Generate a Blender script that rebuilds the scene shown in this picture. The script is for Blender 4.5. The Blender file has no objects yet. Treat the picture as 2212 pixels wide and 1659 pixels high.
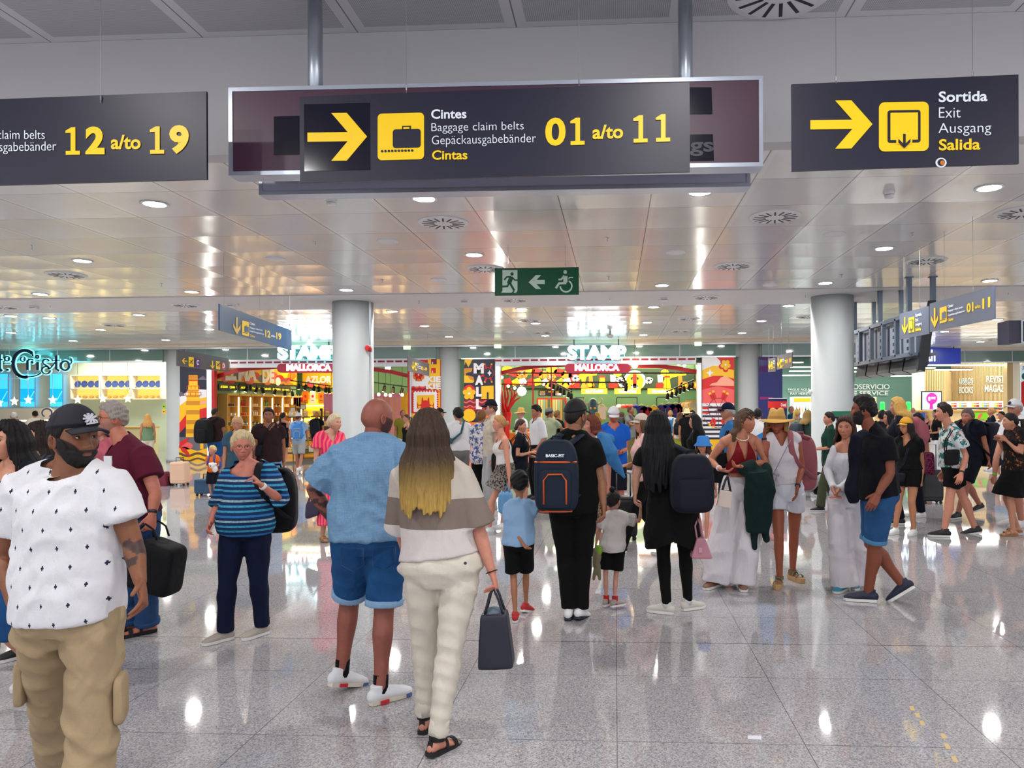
import bpy,math,random
import numpy as np
from mathutils import Vector,Matrix

random.seed(7)
rng=np.random.default_rng(7)
SC=bpy.context.scene
COL=SC.collection
W,H=2212.0,1659.0
FPX,CX,CY=1600.0,1245.0,885.0
YAW,ROLL=math.radians(3.03),math.radians(-0.26)
CAMZ=1.7

# ---------------------------------------------------------------- camera
cam_d=bpy.data.cameras.new('camera')
cam=bpy.data.objects.new('camera',cam_d)
COL.objects.link(cam)
SC.camera=cam
cam_d.sensor_width=36.0
cam_d.sensor_fit='HORIZONTAL'
cam_d.lens=FPX/W*36.0
cam_d.shift_x=(W/2-CX)/W
cam_d.shift_y=(CY-H/2)/W
cam_d.clip_start,cam_d.clip_end=0.05,200
CM=Matrix.Rotation(YAW,4,'Z')@Matrix.Rotation(math.pi/2,4,'X')@Matrix.Rotation(ROLL,4,'Z')
cam.matrix_world=Matrix.Translation((0,0,CAMZ))@CM
CR=np.array(CM.to_3x3())
CAM=np.array([0,0,CAMZ])

# ---------------------------------------------------------------- world, exposure
world=bpy.data.worlds.new('world')
SC.world=world
world.use_nodes=True
bg=world.node_tree.nodes['Background']
bg.inputs[0].default_value=(0.90,0.93,1.0,1)
bg.inputs[1].default_value=0.95
SC.view_settings.view_transform='Standard'
SC.view_settings.look='None'
SC.view_settings.exposure=0.35
SC.view_settings.gamma=1
SC.view_settings.use_curve_mapping=False
SC.cycles.max_bounces=7
SC.cycles.glossy_bounces=4
SC.cycles.diffuse_bounces=3
SC.cycles.sample_clamp_indirect=6
SC.cycles.caustics_reflective=False
SC.cycles.caustics_refractive=False
SC.cycles.blur_glossy=0.5
SC.cycles.adaptive_threshold=0.025

def ray(px,py):
 v=CR@np.array([(px-CX)/FPX,-(py-CY)/FPX,-1.0])
 return v
def P(px,py,D):
 """point at pixel at camera depth D"""
 return CAM+ray(px,py)*D
def onz(px,py,z):
 r=ray(px,py)
 return CAM+r*((z-CAMZ)/r[2])
def ony(px,py,y):
 r=ray(px,py)
 return CAM+r*(y/r[1])
def floorD(px,py):
 p=onz(px,py,0.0)
 return float(-(CR.T@(p-CAM))[2])

# ---------------------------------------------------------------- materials
def lin(c):
 return tuple(((v/255.0)/12.92 if v/255.0<=0.04045 else((v/255.0+0.055)/1.055)**2.4)for v in c)
MATS={}
def mat(name,col=(200,200,200),rough=0.6,metal=0.0,emit=None,es=1.0,bump=None,coat=0.0,spec=0.5,mottle=0.0,alpha=None,trans=0.0,sheen=0.0):
 if name in MATS:return MATS[name]
 m=bpy.data.materials.new(name);m.use_nodes=True
 nt=m.node_tree;b=nt.nodes['Principled BSDF']
 b.inputs['Base Color'].default_value=lin(col)+(1,)
 b.inputs['Roughness'].default_value=rough
 b.inputs['Metallic'].default_value=metal
 b.inputs['Specular IOR Level'].default_value=spec
 b.inputs['Coat Weight'].default_value=coat
 b.inputs['Sheen Weight'].default_value=sheen
 b.inputs['Transmission Weight'].default_value=trans
 if emit is not None:
  b.inputs['Emission Color'].default_value=lin(emit)+(1,)
  b.inputs['Emission Strength'].default_value=es
 if mottle or bump:
  tc=nt.nodes.new('ShaderNodeTexCoord')
  n=nt.nodes.new('ShaderNodeTexNoise')
  n.inputs['Scale'].default_value=bump[0]if bump else 20
  n.inputs['Detail'].default_value=4
  nt.links.new(tc.outputs['Object'],n.inputs['Vector'])
  if bump:
   bp=nt.nodes.new('ShaderNodeBump');bp.inputs['Strength'].default_value=bump[1]
   bp.inputs['Distance'].default_value=bump[2]if len(bump)>2 else 0.01
   nt.links.new(n.outputs['Fac'],bp.inputs['Height']);nt.links.new(bp.outputs[0],b.inputs['Normal'])
  if mottle:
   mx=nt.nodes.new('ShaderNodeMix');mx.data_type='RGBA'
   c=lin(col)
   mx.inputs[6].default_value=tuple(v*(1-mottle)for v in c)+(1,)
   mx.inputs[7].default_value=tuple(min(1,v*(1+mottle))for v in c)+(1,)
   nt.links.new(n.outputs['Fac'],mx.inputs[0]);nt.links.new(mx.outputs[2],b.inputs['Base Color'])
 MATS[name]=m
 return m

def nodes_of(m):
 return m.node_tree,m.node_tree.nodes['Principled BSDF']
class NT:
 """tiny node helper"""
 def __init__(s,m):s.m=m;s.t,s.b=nodes_of(m)
 def n(s,typ,**kw):
  x=s.t.nodes.new(typ)
  for k,v in kw.items():setattr(x,k,v)
  return x
 def l(s,a,b):s.t.links.new(a,b)
 def val(s,x,inp):
  if isinstance(x,(int,float)):inp.default_value=x
  else:s.l(x,inp)
 def math(s,op,a,b=0.0,c=None):
  x=s.n('ShaderNodeMath',operation=op)
  s.val(a,x.inputs[0]);s.val(b,x.inputs[1])
  if c is not None:s.val(c,x.inputs[2])
  return x.outputs[0]
 def mix(s,f,a,b):
  x=s.n('ShaderNodeMix',data_type='RGBA')
  s.val(f,x.inputs[0])
  for v,i in((a,6),(b,7)):
   if isinstance(v,tuple):x.inputs[i].default_value=(v+(1,))[:4]
   else:s.l(v,x.inputs[i])
  return x.outputs[2]
 def noise(s,vec,scale,detail=3,rough=0.5):
  x=s.n('ShaderNodeTexNoise');x.inputs['Scale'].default_value=scale
  x.inputs['Detail'].default_value=detail;x.inputs['Roughness'].default_value=rough
  if vec is not None:s.l(vec,x.inputs['Vector'])
  return x.outputs['Fac']
 def pos(s,kind='Object'):
  x=s.n('ShaderNodeTexCoord');return x.outputs[kind]
 def sep(s,v):
  x=s.n('ShaderNodeSeparateXYZ');s.l(v,x.inputs[0]);return x.outputs
 def bump(s,h,strength=0.3,dist=0.01):
  x=s.n('ShaderNodeBump');x.inputs['Strength'].default_value=strength;x.inputs['Distance'].default_value=dist
  s.l(h,x.inputs['Height']);return x.outputs[0]

ORD='first second third fourth fifth sixth seventh eighth ninth tenth eleventh twelfth thirteenth fourteenth fifteenth sixteenth seventeenth eighteenth nineteenth twentieth'.split()
def nth(i,n,frm='left'):
 if n==1:return 'only'
 if i==n-1:return 'last'
 return ORD[i]if i<20 else 'further'
# ---------------------------------------------------------------- objects
def tag(o,label=None,cat=None,group=None,kind=None):
 if label:o['label']=label
 if cat:o['category']=cat
 if group:o['group']=group
 if kind:o['kind']=kind
 return o
def empty(name,loc,label=None,cat=None,group=None):
 o=bpy.data.objects.new(name,None);COL.objects.link(o)
 o.location=Vector([float(v)for v in loc]);o.empty_display_size=0.2
 return tag(o,label,cat,group)
def off(o):
 v=np.zeros(3)
 while o is not None:
  v=v+np.array(o.location);o=o.parent
 return v
def make_mesh(name,V,F,mats,midx=None,smooth=False,cols=None):
 me=bpy.data.meshes.new(name)
 V=np.asarray(V,dtype=float).reshape(-1,3)
 if isinstance(F,np.ndarray):
  nf=len(F);k=F.shape[1]
  me.vertices.add(len(V));me.vertices.foreach_set('co',V.astype(np.float32).ravel())
  me.loops.add(nf*k);me.loops.foreach_set('vertex_index',F.astype(np.int32).ravel())
  me.polygons.add(nf);me.polygons.foreach_set('loop_start',(np.arange(nf)*k).astype(np.int32))
  me.polygons.foreach_set('loop_total',np.full(nf,k,dtype=np.int32))
  me.update(calc_edges=True)
 else:
  me.from_pydata([tuple(v)for v in V],[],F)
 for m in(mats if isinstance(mats,(list,tuple))else[mats]):me.materials.append(m)
 if midx is not None:me.polygons.foreach_set('material_index',np.asarray(midx,dtype=np.int32))
 if smooth:me.polygons.foreach_set('use_smooth',np.ones(len(me.polygons),dtype=bool))
 if cols is not None:
  ca=me.color_attributes.new('Col','FLOAT_COLOR','POINT')
  c4=np.ones((len(V),4),dtype=np.float32);c4[:,:3]=cols
  ca.data.foreach_set('color',c4.ravel())
 me.update()
 return me
def obj(name,V,F,mats,parent=None,midx=None,smooth=False,cols=None,origin=None):
 """mesh object; V in world coordinates.  A top-level one gets its origin at its base."""
 V=np.asarray(V,dtype=float).reshape(-1,3)
 if parent is not None:o0=off(parent)
 elif origin is not None:o0=np.array(origin,dtype=float)
 else:o0=np.array([(V[:,0].min()+V[:,0].max())/2,(V[:,1].min()+V[:,1].max())/2,V[:,2].min()])
 me=make_mesh(name,V-o0,F,mats,midx,smooth,cols)
 o=bpy.data.objects.new(name,me);COL.objects.link(o)
 if parent is not None:o.parent=parent
 else:o.location=Vector([float(v)for v in o0])
 return o
def copy_tree(o,parent=None):
 c=o.copy();COL.objects.link(c)
 if parent is not None:c.parent=parent
 for ch in list(o.children):copy_tree(ch,c)
 return c

class MB:
 """collects shapes (world coordinates) and builds ONE mesh object"""
 def __init__(s,each=None):s.each=each;s.V=[];s.F=[];s.M=[];s.mats=[];s.n=0
 def mi(s,m):
  if m not in s.mats:s.mats.append(m)
  return s.mats.index(m)
 def add(s,V,F,m):
  V=np.asarray(V,dtype=float).reshape(-1,3);k=s.mi(m)
  s.V.append(V)
  for f in F:
   s.F.append([int(i)+s.n for i in f]);s.M.append(k)
  s.n+=len(V);return s
 def box(s,c0,c1,m):
  x0,y0,z0=[min(a,b)for a,b in zip(c0,c1)];x1,y1,z1=[max(a,b)for a,b in zip(c0,c1)]
  V=[(x0,y0,z0),(x1,y0,z0),(x1,y1,z0),(x0,y1,z0),(x0,y0,z1),(x1,y0,z1),(x1,y1,z1),(x0,y1,z1)]
  return s.add(V,[(3,2,1,0),(4,5,6,7),(0,1,5,4),(1,2,6,5),(2,3,7,6),(3,0,4,7)],m)
 def obox(s,c,ax,ay,az,m):
  c,ax,ay,az=[np.array(v,dtype=float)for v in(c,ax,ay,az)]
  V=[c+i*ax+j*ay+k*az for k in(-1,1)for(i,j)in((-1,-1),(1,-1),(1,1),(-1,1))]
  return s.add(V,[(3,2,1,0),(4,5,6,7),(0,1,5,4),(1,2,6,5),(2,3,7,6),(3,0,4,7)],m)
 def bar(s,p,q,w,h,m,up=(0,0,1)):
  p,q=np.array(p,dtype=float),np.array(q,dtype=float);d=(q-p)/2
  u=np.array(up,dtype=float);sd=np.cross(d,u)
  if np.linalg.norm(sd)<1e-6:sd=np.cross(d,(1,0,0))
  sd/=np.linalg.norm(sd);u2=np.cross(sd,d);u2/=np.linalg.norm(u2)
  return s.obox((p+q)/2,d,sd*w/2,u2*h/2,m)
 def lathe(s,c,prof,m,n=24,axis=(0,0,1)):
  """prof list of (r, h) along axis"""
  c=np.array(c,dtype=float);a=np.array(axis,dtype=float);a/=np.linalg.norm(a)
  x=np.cross(a,(0,1,0)if abs(a[1])<.9 else(1,0,0));x/=np.linalg.norm(x);y=np.cross(a,x)
  V=[];F=[]
  for r,h in prof:
   for i in range(n):
    t=2*math.pi*i/n
    V.append(c+a*h+(x*math.cos(t)+y*math.sin(t))*r)
  for k in range(len(prof)-1):
   for i in range(n):
    j=(i+1)%n
    F.append((k*n+i,k*n+j,(k+1)*n+j,(k+1)*n+i))
  F.append(tuple(range(n-1,-1,-1)));F.append(tuple((len(prof)-1)*n+i for i in range(n)))
  return s.add(V,F,m)
 def tube(s,pts,r,m,n=8):
  V,F=loft(pts,[(r,r)]*len(pts)if np.isscalar(r)else[(a,a)for a in r],n=n,cap='flat')
  return s.add(V,F,m)
 def sphere(s,c,r,m,n=12,sc=(1,1,1)):
  V,F=ico(2 if n<=12 else 3)
  return s.add(np.array(c)+V*r*np.array(sc),F,m)
 def prism(s,pts,d,m):
  """planar polygon (list of 3-D points) extruded by vector d"""
  pts=[np.array(p,dtype=float)for p in pts];d=np.array(d,dtype=float);n=len(pts)
  V=pts+[p+d for p in pts]
  F=[tuple(range(n)),tuple(range(2*n-1,n-1,-1))]+[(i,i+n,(i+1)%n+n,(i+1)%n)for i in range(n)]
  return s.add(V,F,m)
 def build(s,name,parent=None,smooth=False,origin=None):
  if not s.V:return None
  V=np.concatenate(s.V)
  return obj(name,V,s.F,s.mats,parent,s.M,smooth,origin=origin)

_ico={}
def ico(k):
 if k in _ico:return _ico[k]
 t=(1+5**.5)/2
 V=[(-1,t,0),(1,t,0),(-1,-t,0),(1,-t,0),(0,-1,t),(0,1,t),(0,-1,-t),(0,1,-t),(t,0,-1),(t,0,1),(-t,0,-1),(-t,0,1)]
 F=[(0,11,5),(0,5,1),(0,1,7),(0,7,10),(0,10,11),(1,5,9),(5,11,4),(11,10,2),(10,7,6),(7,1,8),(3,9,4),(3,4,2),(3,2,6),(3,6,8),(3,8,9),(4,9,5),(2,4,11),(6,2,10),(8,6,7),(9,8,1)]
 V=[np.array(v,dtype=float)/np.linalg.norm(v)for v in V]
 for _ in range(k):
  cache={};F2=[]
  def mid(a,b):
   key=(min(a,b),max(a,b))
   if key not in cache:
    m=V[a]+V[b];V.append(m/np.linalg.norm(m));cache[key]=len(V)-1
   return cache[key]
  for a,b,c in F:
   x,y,z=mid(a,b),mid(b,c),mid(c,a)
   F2+=[(a,x,z),(b,y,x),(c,z,y),(x,y,z)]
  F=F2
 _ico[k]=(np.array(V),np.array(F))
 return _ico[k]
def nrm(v):
 v=np.array(v,dtype=float);return v/(np.linalg.norm(v)+1e-12)
def loft(pts,rad,n=16,ref=None,cap='round',e=1.0):
 """closed tube through pts with elliptic rings (a along ref, b across)"""
 pts=np.array(pts,dtype=float);m=len(pts)
 T=np.gradient(pts,axis=0);rings=[]
 for i in range(m):
  t=nrm(T[i])
  r=np.array(ref[i]if(ref is not None and np.ndim(ref)==2)else(ref if ref is not None else((1,0,0)if abs(t[0])<.8 else(0,1,0))),dtype=float)
  a=nrm(r-t*np.dot(r,t));b=np.cross(t,a)
  rings.append((pts[i],a,b,rad[i][0],rad[i][1],t))
 if cap=='round' or cap=='start' or cap=='end':
  pre,post=[],[]
  p,a,b,ra,rb,t=rings[0];k=min(ra,rb)
  if cap in('round','start'):
   for u in(85,60,30):pre.append((p-t*k*math.sin(math.radians(u)),a,b,ra*math.cos(math.radians(u)),rb*math.cos(math.radians(u)),t))
  p,a,b,ra,rb,t=rings[-1];k=min(ra,rb)
  if cap in('round','end'):
   for u in(30,60,85):post.append((p+t*k*math.sin(math.radians(u)),a,b,ra*math.cos(math.radians(u)),rb*math.cos(math.radians(u)),t))
  rings=pre+rings+post
 th=np.arange(n)*2*math.pi/n
 c,s=np.cos(th),np.sin(th)
 if e!=1.0:
  c=np.sign(c)*np.abs(c)**e;s=np.sign(s)*np.abs(s)**e
 V=[]
 for p,a,b,ra,rb,t in rings:
  V.append(p+np.outer(c*ra,a)+np.outer(s*rb,b))
 V=np.concatenate(V);F=[]
 R=len(rings)
 for k in range(R-1):
  for i in range(n):
   j=(i+1)%n
   F.append((k*n+i,k*n+j,(k+1)*n+j,(k+1)*n+i))
 F.append(tuple(range(n-1,-1,-1)));F.append(tuple((R-1)*n+i for i in range(n)))
 return V,F

# ---------------------------------------------------------------- planes, lettering
class Plane:
 def __init__(s,o,ux,up=(0,0,1)):
  s.o=np.array(o,dtype=float);s.ux=nrm(ux);s.up=nrm(up);s.n=np.cross(s.ux,s.up) # n points to the viewer when ux points right
 def at(s,px,py,lift=0.0):
  r=ray(px,py);t=np.dot(s.o-CAM,s.n)/np.dot(r,s.n)
  return CAM+r*t+s.n*lift
_txt={}
def text_mesh(s,bold=0.0,space=1.0):
 key=(s,bold,space)
 if key not in _txt:
  c=bpy.data.curves.new('t','FONT');c.body=s;c.size=1;c.offset=bold;c.resolution_u=4
  c.space_character=space;c.extrude=0.5
  o=bpy.data.objects.new('t',c);COL.objects.link(o)
  dg=bpy.context.evaluated_depsgraph_get();dg.update()
  me=bpy.data.meshes.new_from_object(o.evaluated_get(dg))
  V=np.array([v.co[:]for v in me.vertices]);F=[tuple(p.vertices)for p in me.polygons]
  bpy.data.objects.remove(o);bpy.data.curves.remove(c);bpy.data.meshes.remove(me)
  V[:,0]-=V[:,0].min();V[:,1]-=V[:,1].min();V[:,0]/=V[:,0].max();V[:,1]/=V[:,1].max()
  V[:,2]=(V[:,2]>0).astype(float)
  _txt[key]=(V,F)
 return _txt[key]
def text_on(mb,pl,s,box,m,bold=0.0,lift=0.004,th=0.003,space=1.0,slope=0.0):
 """box = pixels (left, top, right, bottom) of the written string on plane pl"""
 x0,y0,x1,y1=box
 V,F=text_mesh(s,bold,space)
 a=pl.at(x0,y1);b=pl.at(x1,y1+slope);t=pl.at(x0,y0)
 ux=b-a;uy=t-a
 X=a+np.outer(V[:,0],ux)+np.outer(V[:,1],uy)+np.outer(lift+V[:,2]*th,pl.n)
 if mb.each is not None:obj('lettering',X,F,m,mb.each)
 else:mb.add(X,F,m)
def poly_on(mb,pl,pts,m,lift=0.004,th=0.003):
 mb.prism([pl.at(x,y,lift)for x,y in pts],pl.n*th,m)
def disc_on(mb,pl,c,rx,ry,m,lift=0.004,th=0.003,n=20):
 poly_on(mb,pl,[(c[0]+rx*math.cos(2*math.pi*i/n),c[1]+ry*math.sin(2*math.pi*i/n))for i in range(n)],m,lift,th)
def rrect(x0,y0,x1,y1,r,k=4):
 pts=[]
 for cx,cy,a0 in((x1-r,y0+r,-90),(x1-r,y1-r,0),(x0+r,y1-r,90),(x0+r,y0+r,180)):
  for i in range(k+1):
   a=math.radians(a0+90*i/k);pts.append((cx+r*math.cos(a),cy+r*math.sin(a)))
 return pts
def stroke(mb,pl,pts,w,m,lift=0.004,th=0.003,loop=False):
 """flat band of width w px along pixel polyline"""
 pts=[np.array(p,dtype=float)for p in pts]
 if loop:pts=pts+[pts[0],pts[1]]
 L=[];R=[]
 for i in range(len(pts)):
  d=pts[min(i+1,len(pts)-1)]-pts[max(i-1,0)];d/=(np.linalg.norm(d)+1e-9)
  nn=np.array([-d[1],d[0]])*w/2
  L.append(pts[i]+nn);R.append(pts[i]-nn)
 for i in range(len(pts)-1):
  poly_on(mb,pl,[L[i],L[i+1],R[i+1],R[i]],m,lift,th)
# ================================================================ light of the shops (lamps inside, above the doorways)
def area(name,loc,sx,sy,power,col,rot=(0,0,0)):
 d=bpy.data.lights.new(name,'AREA');d.shape='RECTANGLE';d.size=sx;d.size_y=sy
 d.energy=power;d.color=col
 o=bpy.data.objects.new(name,d);COL.objects.link(o);o.location=loc;o.rotation_euler=rot
 return o
area('shop_lamp',(-19.2,28.0,4.0),8,5,1100,(1.0,0.93,0.70))
area('shop_lamp',(-9.8,27.6,4.0),7.2,5,1700,(1.0,0.86,0.50))
area('shop_lamp',(-0.6,28.2,4.0),8.4,6,1900,(1.0,0.88,0.58))
area("shop_lamp",(13.5,32.8,4.1),16,6,1300,(1.0,0.97,0.88))

HC,HU,YF=3.95,4.97,24.3
# ================================================================ setting
m_floor=mat('polished_granite',(170,168,172),rough=0.07)
w=NT(m_floor);p=w.pos();sx=w.sep(p)
vor=w.n('ShaderNodeTexVoronoi');vor.inputs['Scale'].default_value=150;w.l(p,vor.inputs['Vector'])
g1=w.noise(p,190,2);g2=w.noise(p,70,3);g3=w.noise(p,0.5,2)
ramp=w.n('ShaderNodeValToRGB');w.l(vor.outputs['Color'],ramp.inputs[0])
cr=ramp.color_ramp;cr.interpolation='CONSTANT'
for pos_,c in((0.0,(100,100,108)),(0.13,(144,143,148)),(0.38,(182,179,182)),(0.72,(206,202,202))):
 e=cr.elements.new(pos_);e.color=lin(c)+(1,)
cr.elements.remove(cr.elements[0]);cr.elements.remove(cr.elements[-1])
c=w.mix(w.math('MULTIPLY',g1,0.55),ramp.outputs[0],lin((160,158,162)))
c=w.mix(w.math('MULTIPLY',w.math('GREATER_THAN',g2,0.60),.6),c,lin((124,124,134)))
# slabs: 0.95 m square, one 0.67 m course each side of the expansion joint
fx=w.math('PINGPONG',w.math('ADD',sx[0],95.0),0.475)
dy=w.math('ABSOLUTE',w.math('SUBTRACT',sx[1],5.42))
d2=w.math('SUBTRACT',dy,0.68)
fy=w.math('PINGPONG',w.math('ADD',d2,94.0),0.47)
jx=w.math('LESS_THAN',fx,0.0022)
jy=w.math('MULTIPLY',w.math('LESS_THAN',fy,0.0022),w.math('GREATER_THAN',d2,-0.003))
j0=w.math('LESS_THAN',dy,0.0055)
jj=w.math('MAXIMUM',w.math('MAXIMUM',jx,jy),j0)
wn=w.n('ShaderNodeTexWhiteNoise',noise_dimensions='2D')
cmb=w.n('ShaderNodeCombineXYZ')
w.l(w.math('FLOOR',w.math('DIVIDE',w.math('ADD',sx[0],95.0),0.95)),cmb.inputs[0])
w.l(w.math('FLOOR',w.math('DIVIDE',d2,0.94)),cmb.inputs[1]);w.l(cmb.outputs[0],wn.inputs['Vector'])
c=w.mix(w.math('MULTIPLY',wn.outputs['Value'],0.14),c,lin((140,138,146)))
c=w.mix(w.math('MULTIPLY',jj,0.8),c,lin((60,60,64)))
w.l(c,w.b.inputs['Base Color'])
w.b.inputs['IOR'].default_value=1.75
w.l(w.math('ADD',0.02,w.math('MULTIPLY',g3,0.05)),w.b.inputs['Roughness'])
w.l(w.bump(w.noise(p,2.0,1),0.006,0.004),w.b.inputs['Normal'])

mb=MB();mb.box((-32,-9,-0.2),(32,42,0),m_floor)
o=mb.build('floor',origin=(0,0,0));tag(o,kind='structure')

def ceiling_mat(name,x0,px_,y0,py_,base,strip,rough,border=0.07,perf=False):
 m=mat(name,base,rough=rough,spec=0.9)
 w=NT(m);p=w.pos();s=w.sep(p)
 ux=w.math('DIVIDE',w.math('SUBTRACT',s[0],x0-100*px_),px_);uy=w.math('DIVIDE',w.math('SUBTRACT',s[1],y0-100*py_),py_)
 fx=w.math('SUBTRACT',w.math('FRACT',ux),0.5);fy=w.math('SUBTRACT',w.math('FRACT',uy),0.5)
 ax=w.math('ABSOLUTE',fx);ay=w.math('ABSOLUTE',fy)
 jx=w.math('GREATER_THAN',ax,0.5-0.006/px_);jy=w.math('GREATER_THAN',ay,0.5-0.004/py_)
 st=w.math('GREATER_THAN',ax,0.5-border/px_)
 base_c=lin(base)
 c=w.mix(st,base_c,lin(strip))
 if perf:
  st=w.math('MAXIMUM',st,w.math('GREATER_THAN',ay,0.5-border/py_))
  v=w.n('ShaderNodeTexVoronoi');v.inputs['Scale'].default_value=62;v.inputs['Randomness'].default_value=0;w.l(p,v.inputs['Vector'])
  hole=w.math('MULTIPLY',w.math('LESS_THAN',v.outputs['Distance'],0.42),w.math('SUBTRACT',1.0,st))
  c=w.mix(w.math('MULTIPLY',hole,0.6),w.mix(st,base_c,lin(strip)),lin((110,110,116)))
 c=w.mix(w.math('MAXIMUM',jx,jy),c,lin((120,120,124)))
 w.l(c,w.b.inputs['Base Color'])
 if not perf:
  r2=w.math('ADD',w.math('MULTIPLY',fx,fx),w.math('MULTIPLY',fy,fy))
  wob=w.noise(p,1.3,1)
  h=w.math('ADD',w.math('MULTIPLY',r2,0.018),w.math('MULTIPLY',wob,0.006))
  w.l(w.bump(h,1.0,1.0),w.b.inputs['Normal'])
 return m
m_cpan=ceiling_mat('ceiling_metal_panels',0.384,0.98,7.34,0.96,(226,224,222),(234,232,228),0.16,0.06)
m_cperf=ceiling_mat('perforated_ceiling_panels',-0.83,1.38,6.3,2.6,(206,206,212),(222,222,226),0.5,0.09,perf=True)
m_plaster=mat('white_plaster',(216,214,214),rough=0.55,bump=(8,0.05))
m_wallgrey=mat('bulkhead_paint',(205,203,206),rough=0.6)
mb=MB();mb.box((-32,-9,HU),(32,6.32,HU+.15),m_cperf);tag(mb.build('ceiling_high',origin=(0,0,0)),kind='structure')
mb=MB();mb.box((-32,6.3,HC-.01),(32,6.5,HU+.15),m_wallgrey);tag(mb.build('wall_bulkhead',origin=(0,0,0)),kind='structure')
mb=MB();mb.box((-32,6.5,HC),(32,14.07,HC+.15),m_cpan);tag(mb.build('ceiling_near',origin=(0,0,0)),kind='structure')
mb=MB();mb.box((-32,14.07,HC-.015),(32,16.03,HC+.15),m_plaster);tag(mb.build('ceiling_band',origin=(0,0,0)),kind='structure')
mb=MB();mb.box((-32,16.03,HC),(32,29.5,HC+.15),m_cpan);tag(mb.build('ceiling_far',origin=(0,0,0)),kind='structure')

m_col=mat('column_paint',(180,186,188),rough=0.5)
m_steel=mat('brushed_steel',(190,195,202),rough=0.25,metal=0.9)
m_pole=mat('silver_pole',(196,204,216),rough=0.32,metal=0.85)
m_white=mat('white_paint',(232,232,234),rough=0.5)
m_black=mat('black_plastic',(14,14,17),rough=0.45)
m_dark=mat('dark_grey',(48,50,55),rough=0.5)
m_red=mat('red_paint',(196,20,28),rough=0.4)

def column(x,y,r,label,name='column',top=HC):
 mb=MB();mb.lathe((x,y,0),[(r+.02,0),(r+.02,.12),(r,.125),(r,top)],m_col,48)
 e=mb.build(name,smooth=False)
 for pl_ in e.data.polygons:pl_.use_smooth=len(pl_.vertices)==4
 return tag(e,label,'column')
X1,X2=-5.42,4.34
colA=column(X1,15.08,.41,'round pale grey column nearest left, with a red siren and steel conduit')
colB=column(X2,15.08,.41,'round pale grey column nearest right, with a green first aid sign and camera')
for xx,lb in((-14.9,'pale grey column between the blue signed shop and the lighthouse mural'),(X1-.12,'pale grey column between the two glowing souvenir shop entrances'),(X2+.02,'pale grey column right of the ferris wheel mural')):
 column(xx,24.62,.41,lb)
# things on the columns
mb=MB();a_=P(799,655,15.2);mb.bar((a_[0],a_[1],0),(a_[0],a_[1],3.94),.045,.05,m_steel,up=(0,1,0));tag(mb.build('conduit'),'steel cable conduit running down the left near column','conduit')
t=empty('siren',P(798,752,15.1),'small red fire alarm siren on the left near column','siren')
mb=MB();c=P(798,752,15.1);mb.lathe(c,[(.05,0),(.055,.05),(.05,.08)],m_red,16,axis=(-.4,-1,0));mb.build('sounder',t)
mb=MB();mb.box(c+np.array((-.03,.0,-.07)),c+np.array((.03,.08,.0)),m_red);mb.build('back_box',t)
m_green=mat('safety_green',(10,108,78),rough=0.4)
t=empty('first_aid_sign',P(1815,795,14.55),'small green heart defibrillator sign sticking out of the right near column','sign')
plA=Plane(P(1815,795,14.5),(1,-.25,0))
mb=MB();poly_on(mb,plA,[(1811,782),(1818,782),(1818,803),(1811,803)],m_green,0,.01)
mb.build('panel',t)
mb=MB();poly_on(mb,plA,[(1814.5,800),(1812,795),(1812,792),(1813.2,791),(1814.5,793),(1816,791),(1817.2,792),(1817.2,795)],m_white,.012,.002)
poly_on(mb,plA,[(1811,806),(1818,806),(1818,815),(1811,815)],m_green,0,.01)
text_on(mb,plA,'DESA',(1811.6,807.5,1817.4,813.5),m_white,.02,.012)
mb.build('lettering',t)
t=empty('security_camera',P(1752,847,14.9),'small white security camera on the left side of the right near column','camera')
mb=MB();mb.box(P(1751,852,14.9),P(1759,842,15.0),m_white);mb.build('bracket',t)
mb=MB();mb.tube([P(1746,848,14.7),P(1753,845,14.9)],[.02,.04],m_white,10);mb.build('housing',t)
t=empty('green_notice_box',P(1820,890,14.3),'green notice box fixed to the right near column behind dark-haired woman','box')
mb=MB();mb.box(P(1798,899,14.4),P(1842,888,14.6),m_green);mb.build('case',t)

# ---------------------------------------------------------------- shop front: fascia, glass transom, header
m_cream=mat('cream_paint',(240,226,200),rough=0.5)
m_glass=mat('tinted_transom_glass',(96,128,118),rough=0.05,spec=1.0,coat=1.0)
m_alu=mat('aluminium',(202,204,208),rough=0.35,metal=0.6)
XW=7.9
mb=MB();mb.box((-32,24.0,3.86),(XW,24.25,HC+.0),m_cream);mb.box((-32,24.2,3.80),(XW,24.35,3.86),m_alu)
tag(mb.build('trim_1',origin=(0,0,0)),kind='structure')
mb=MB();mb.box((XW,28.3,3.86),(32,28.5,HC),m_cream);mb.box((XW,28.4,3.82),(32,28.5,3.87),m_alu)
mb.box((XW,24.3,3.4),(XW+.1,28.4,HC),m_cream)
tag(mb.build('trim_2',origin=(0,0,0)),kind='structure')
def transom(x0,x1,y,n,idx):
 mb=MB();mb.box((x0,y,3.42),(x1,y+.03,3.82),m_glass)
 for i in range(1,n):
  xx=x0+(x1-x0)*i/n;mb.box((xx-.012,y-.004,3.42),(xx+.012,y+.04,3.82),m_alu)
 mb.box((x0,y-.02,3.38),(x1,y+.06,3.43),m_alu)
 tag(mb.build('window_%d'%idx,origin=(0,0,0)),kind='structure')
transom(-32,-15.3,YF,9,1);transom(-14.5,-5.95,YF,4,2);transom(-5.1,3.9,YF,5,3);transom(4.75,XW,YF,2,4);transom(XW,32,28.45,14,5)
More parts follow.
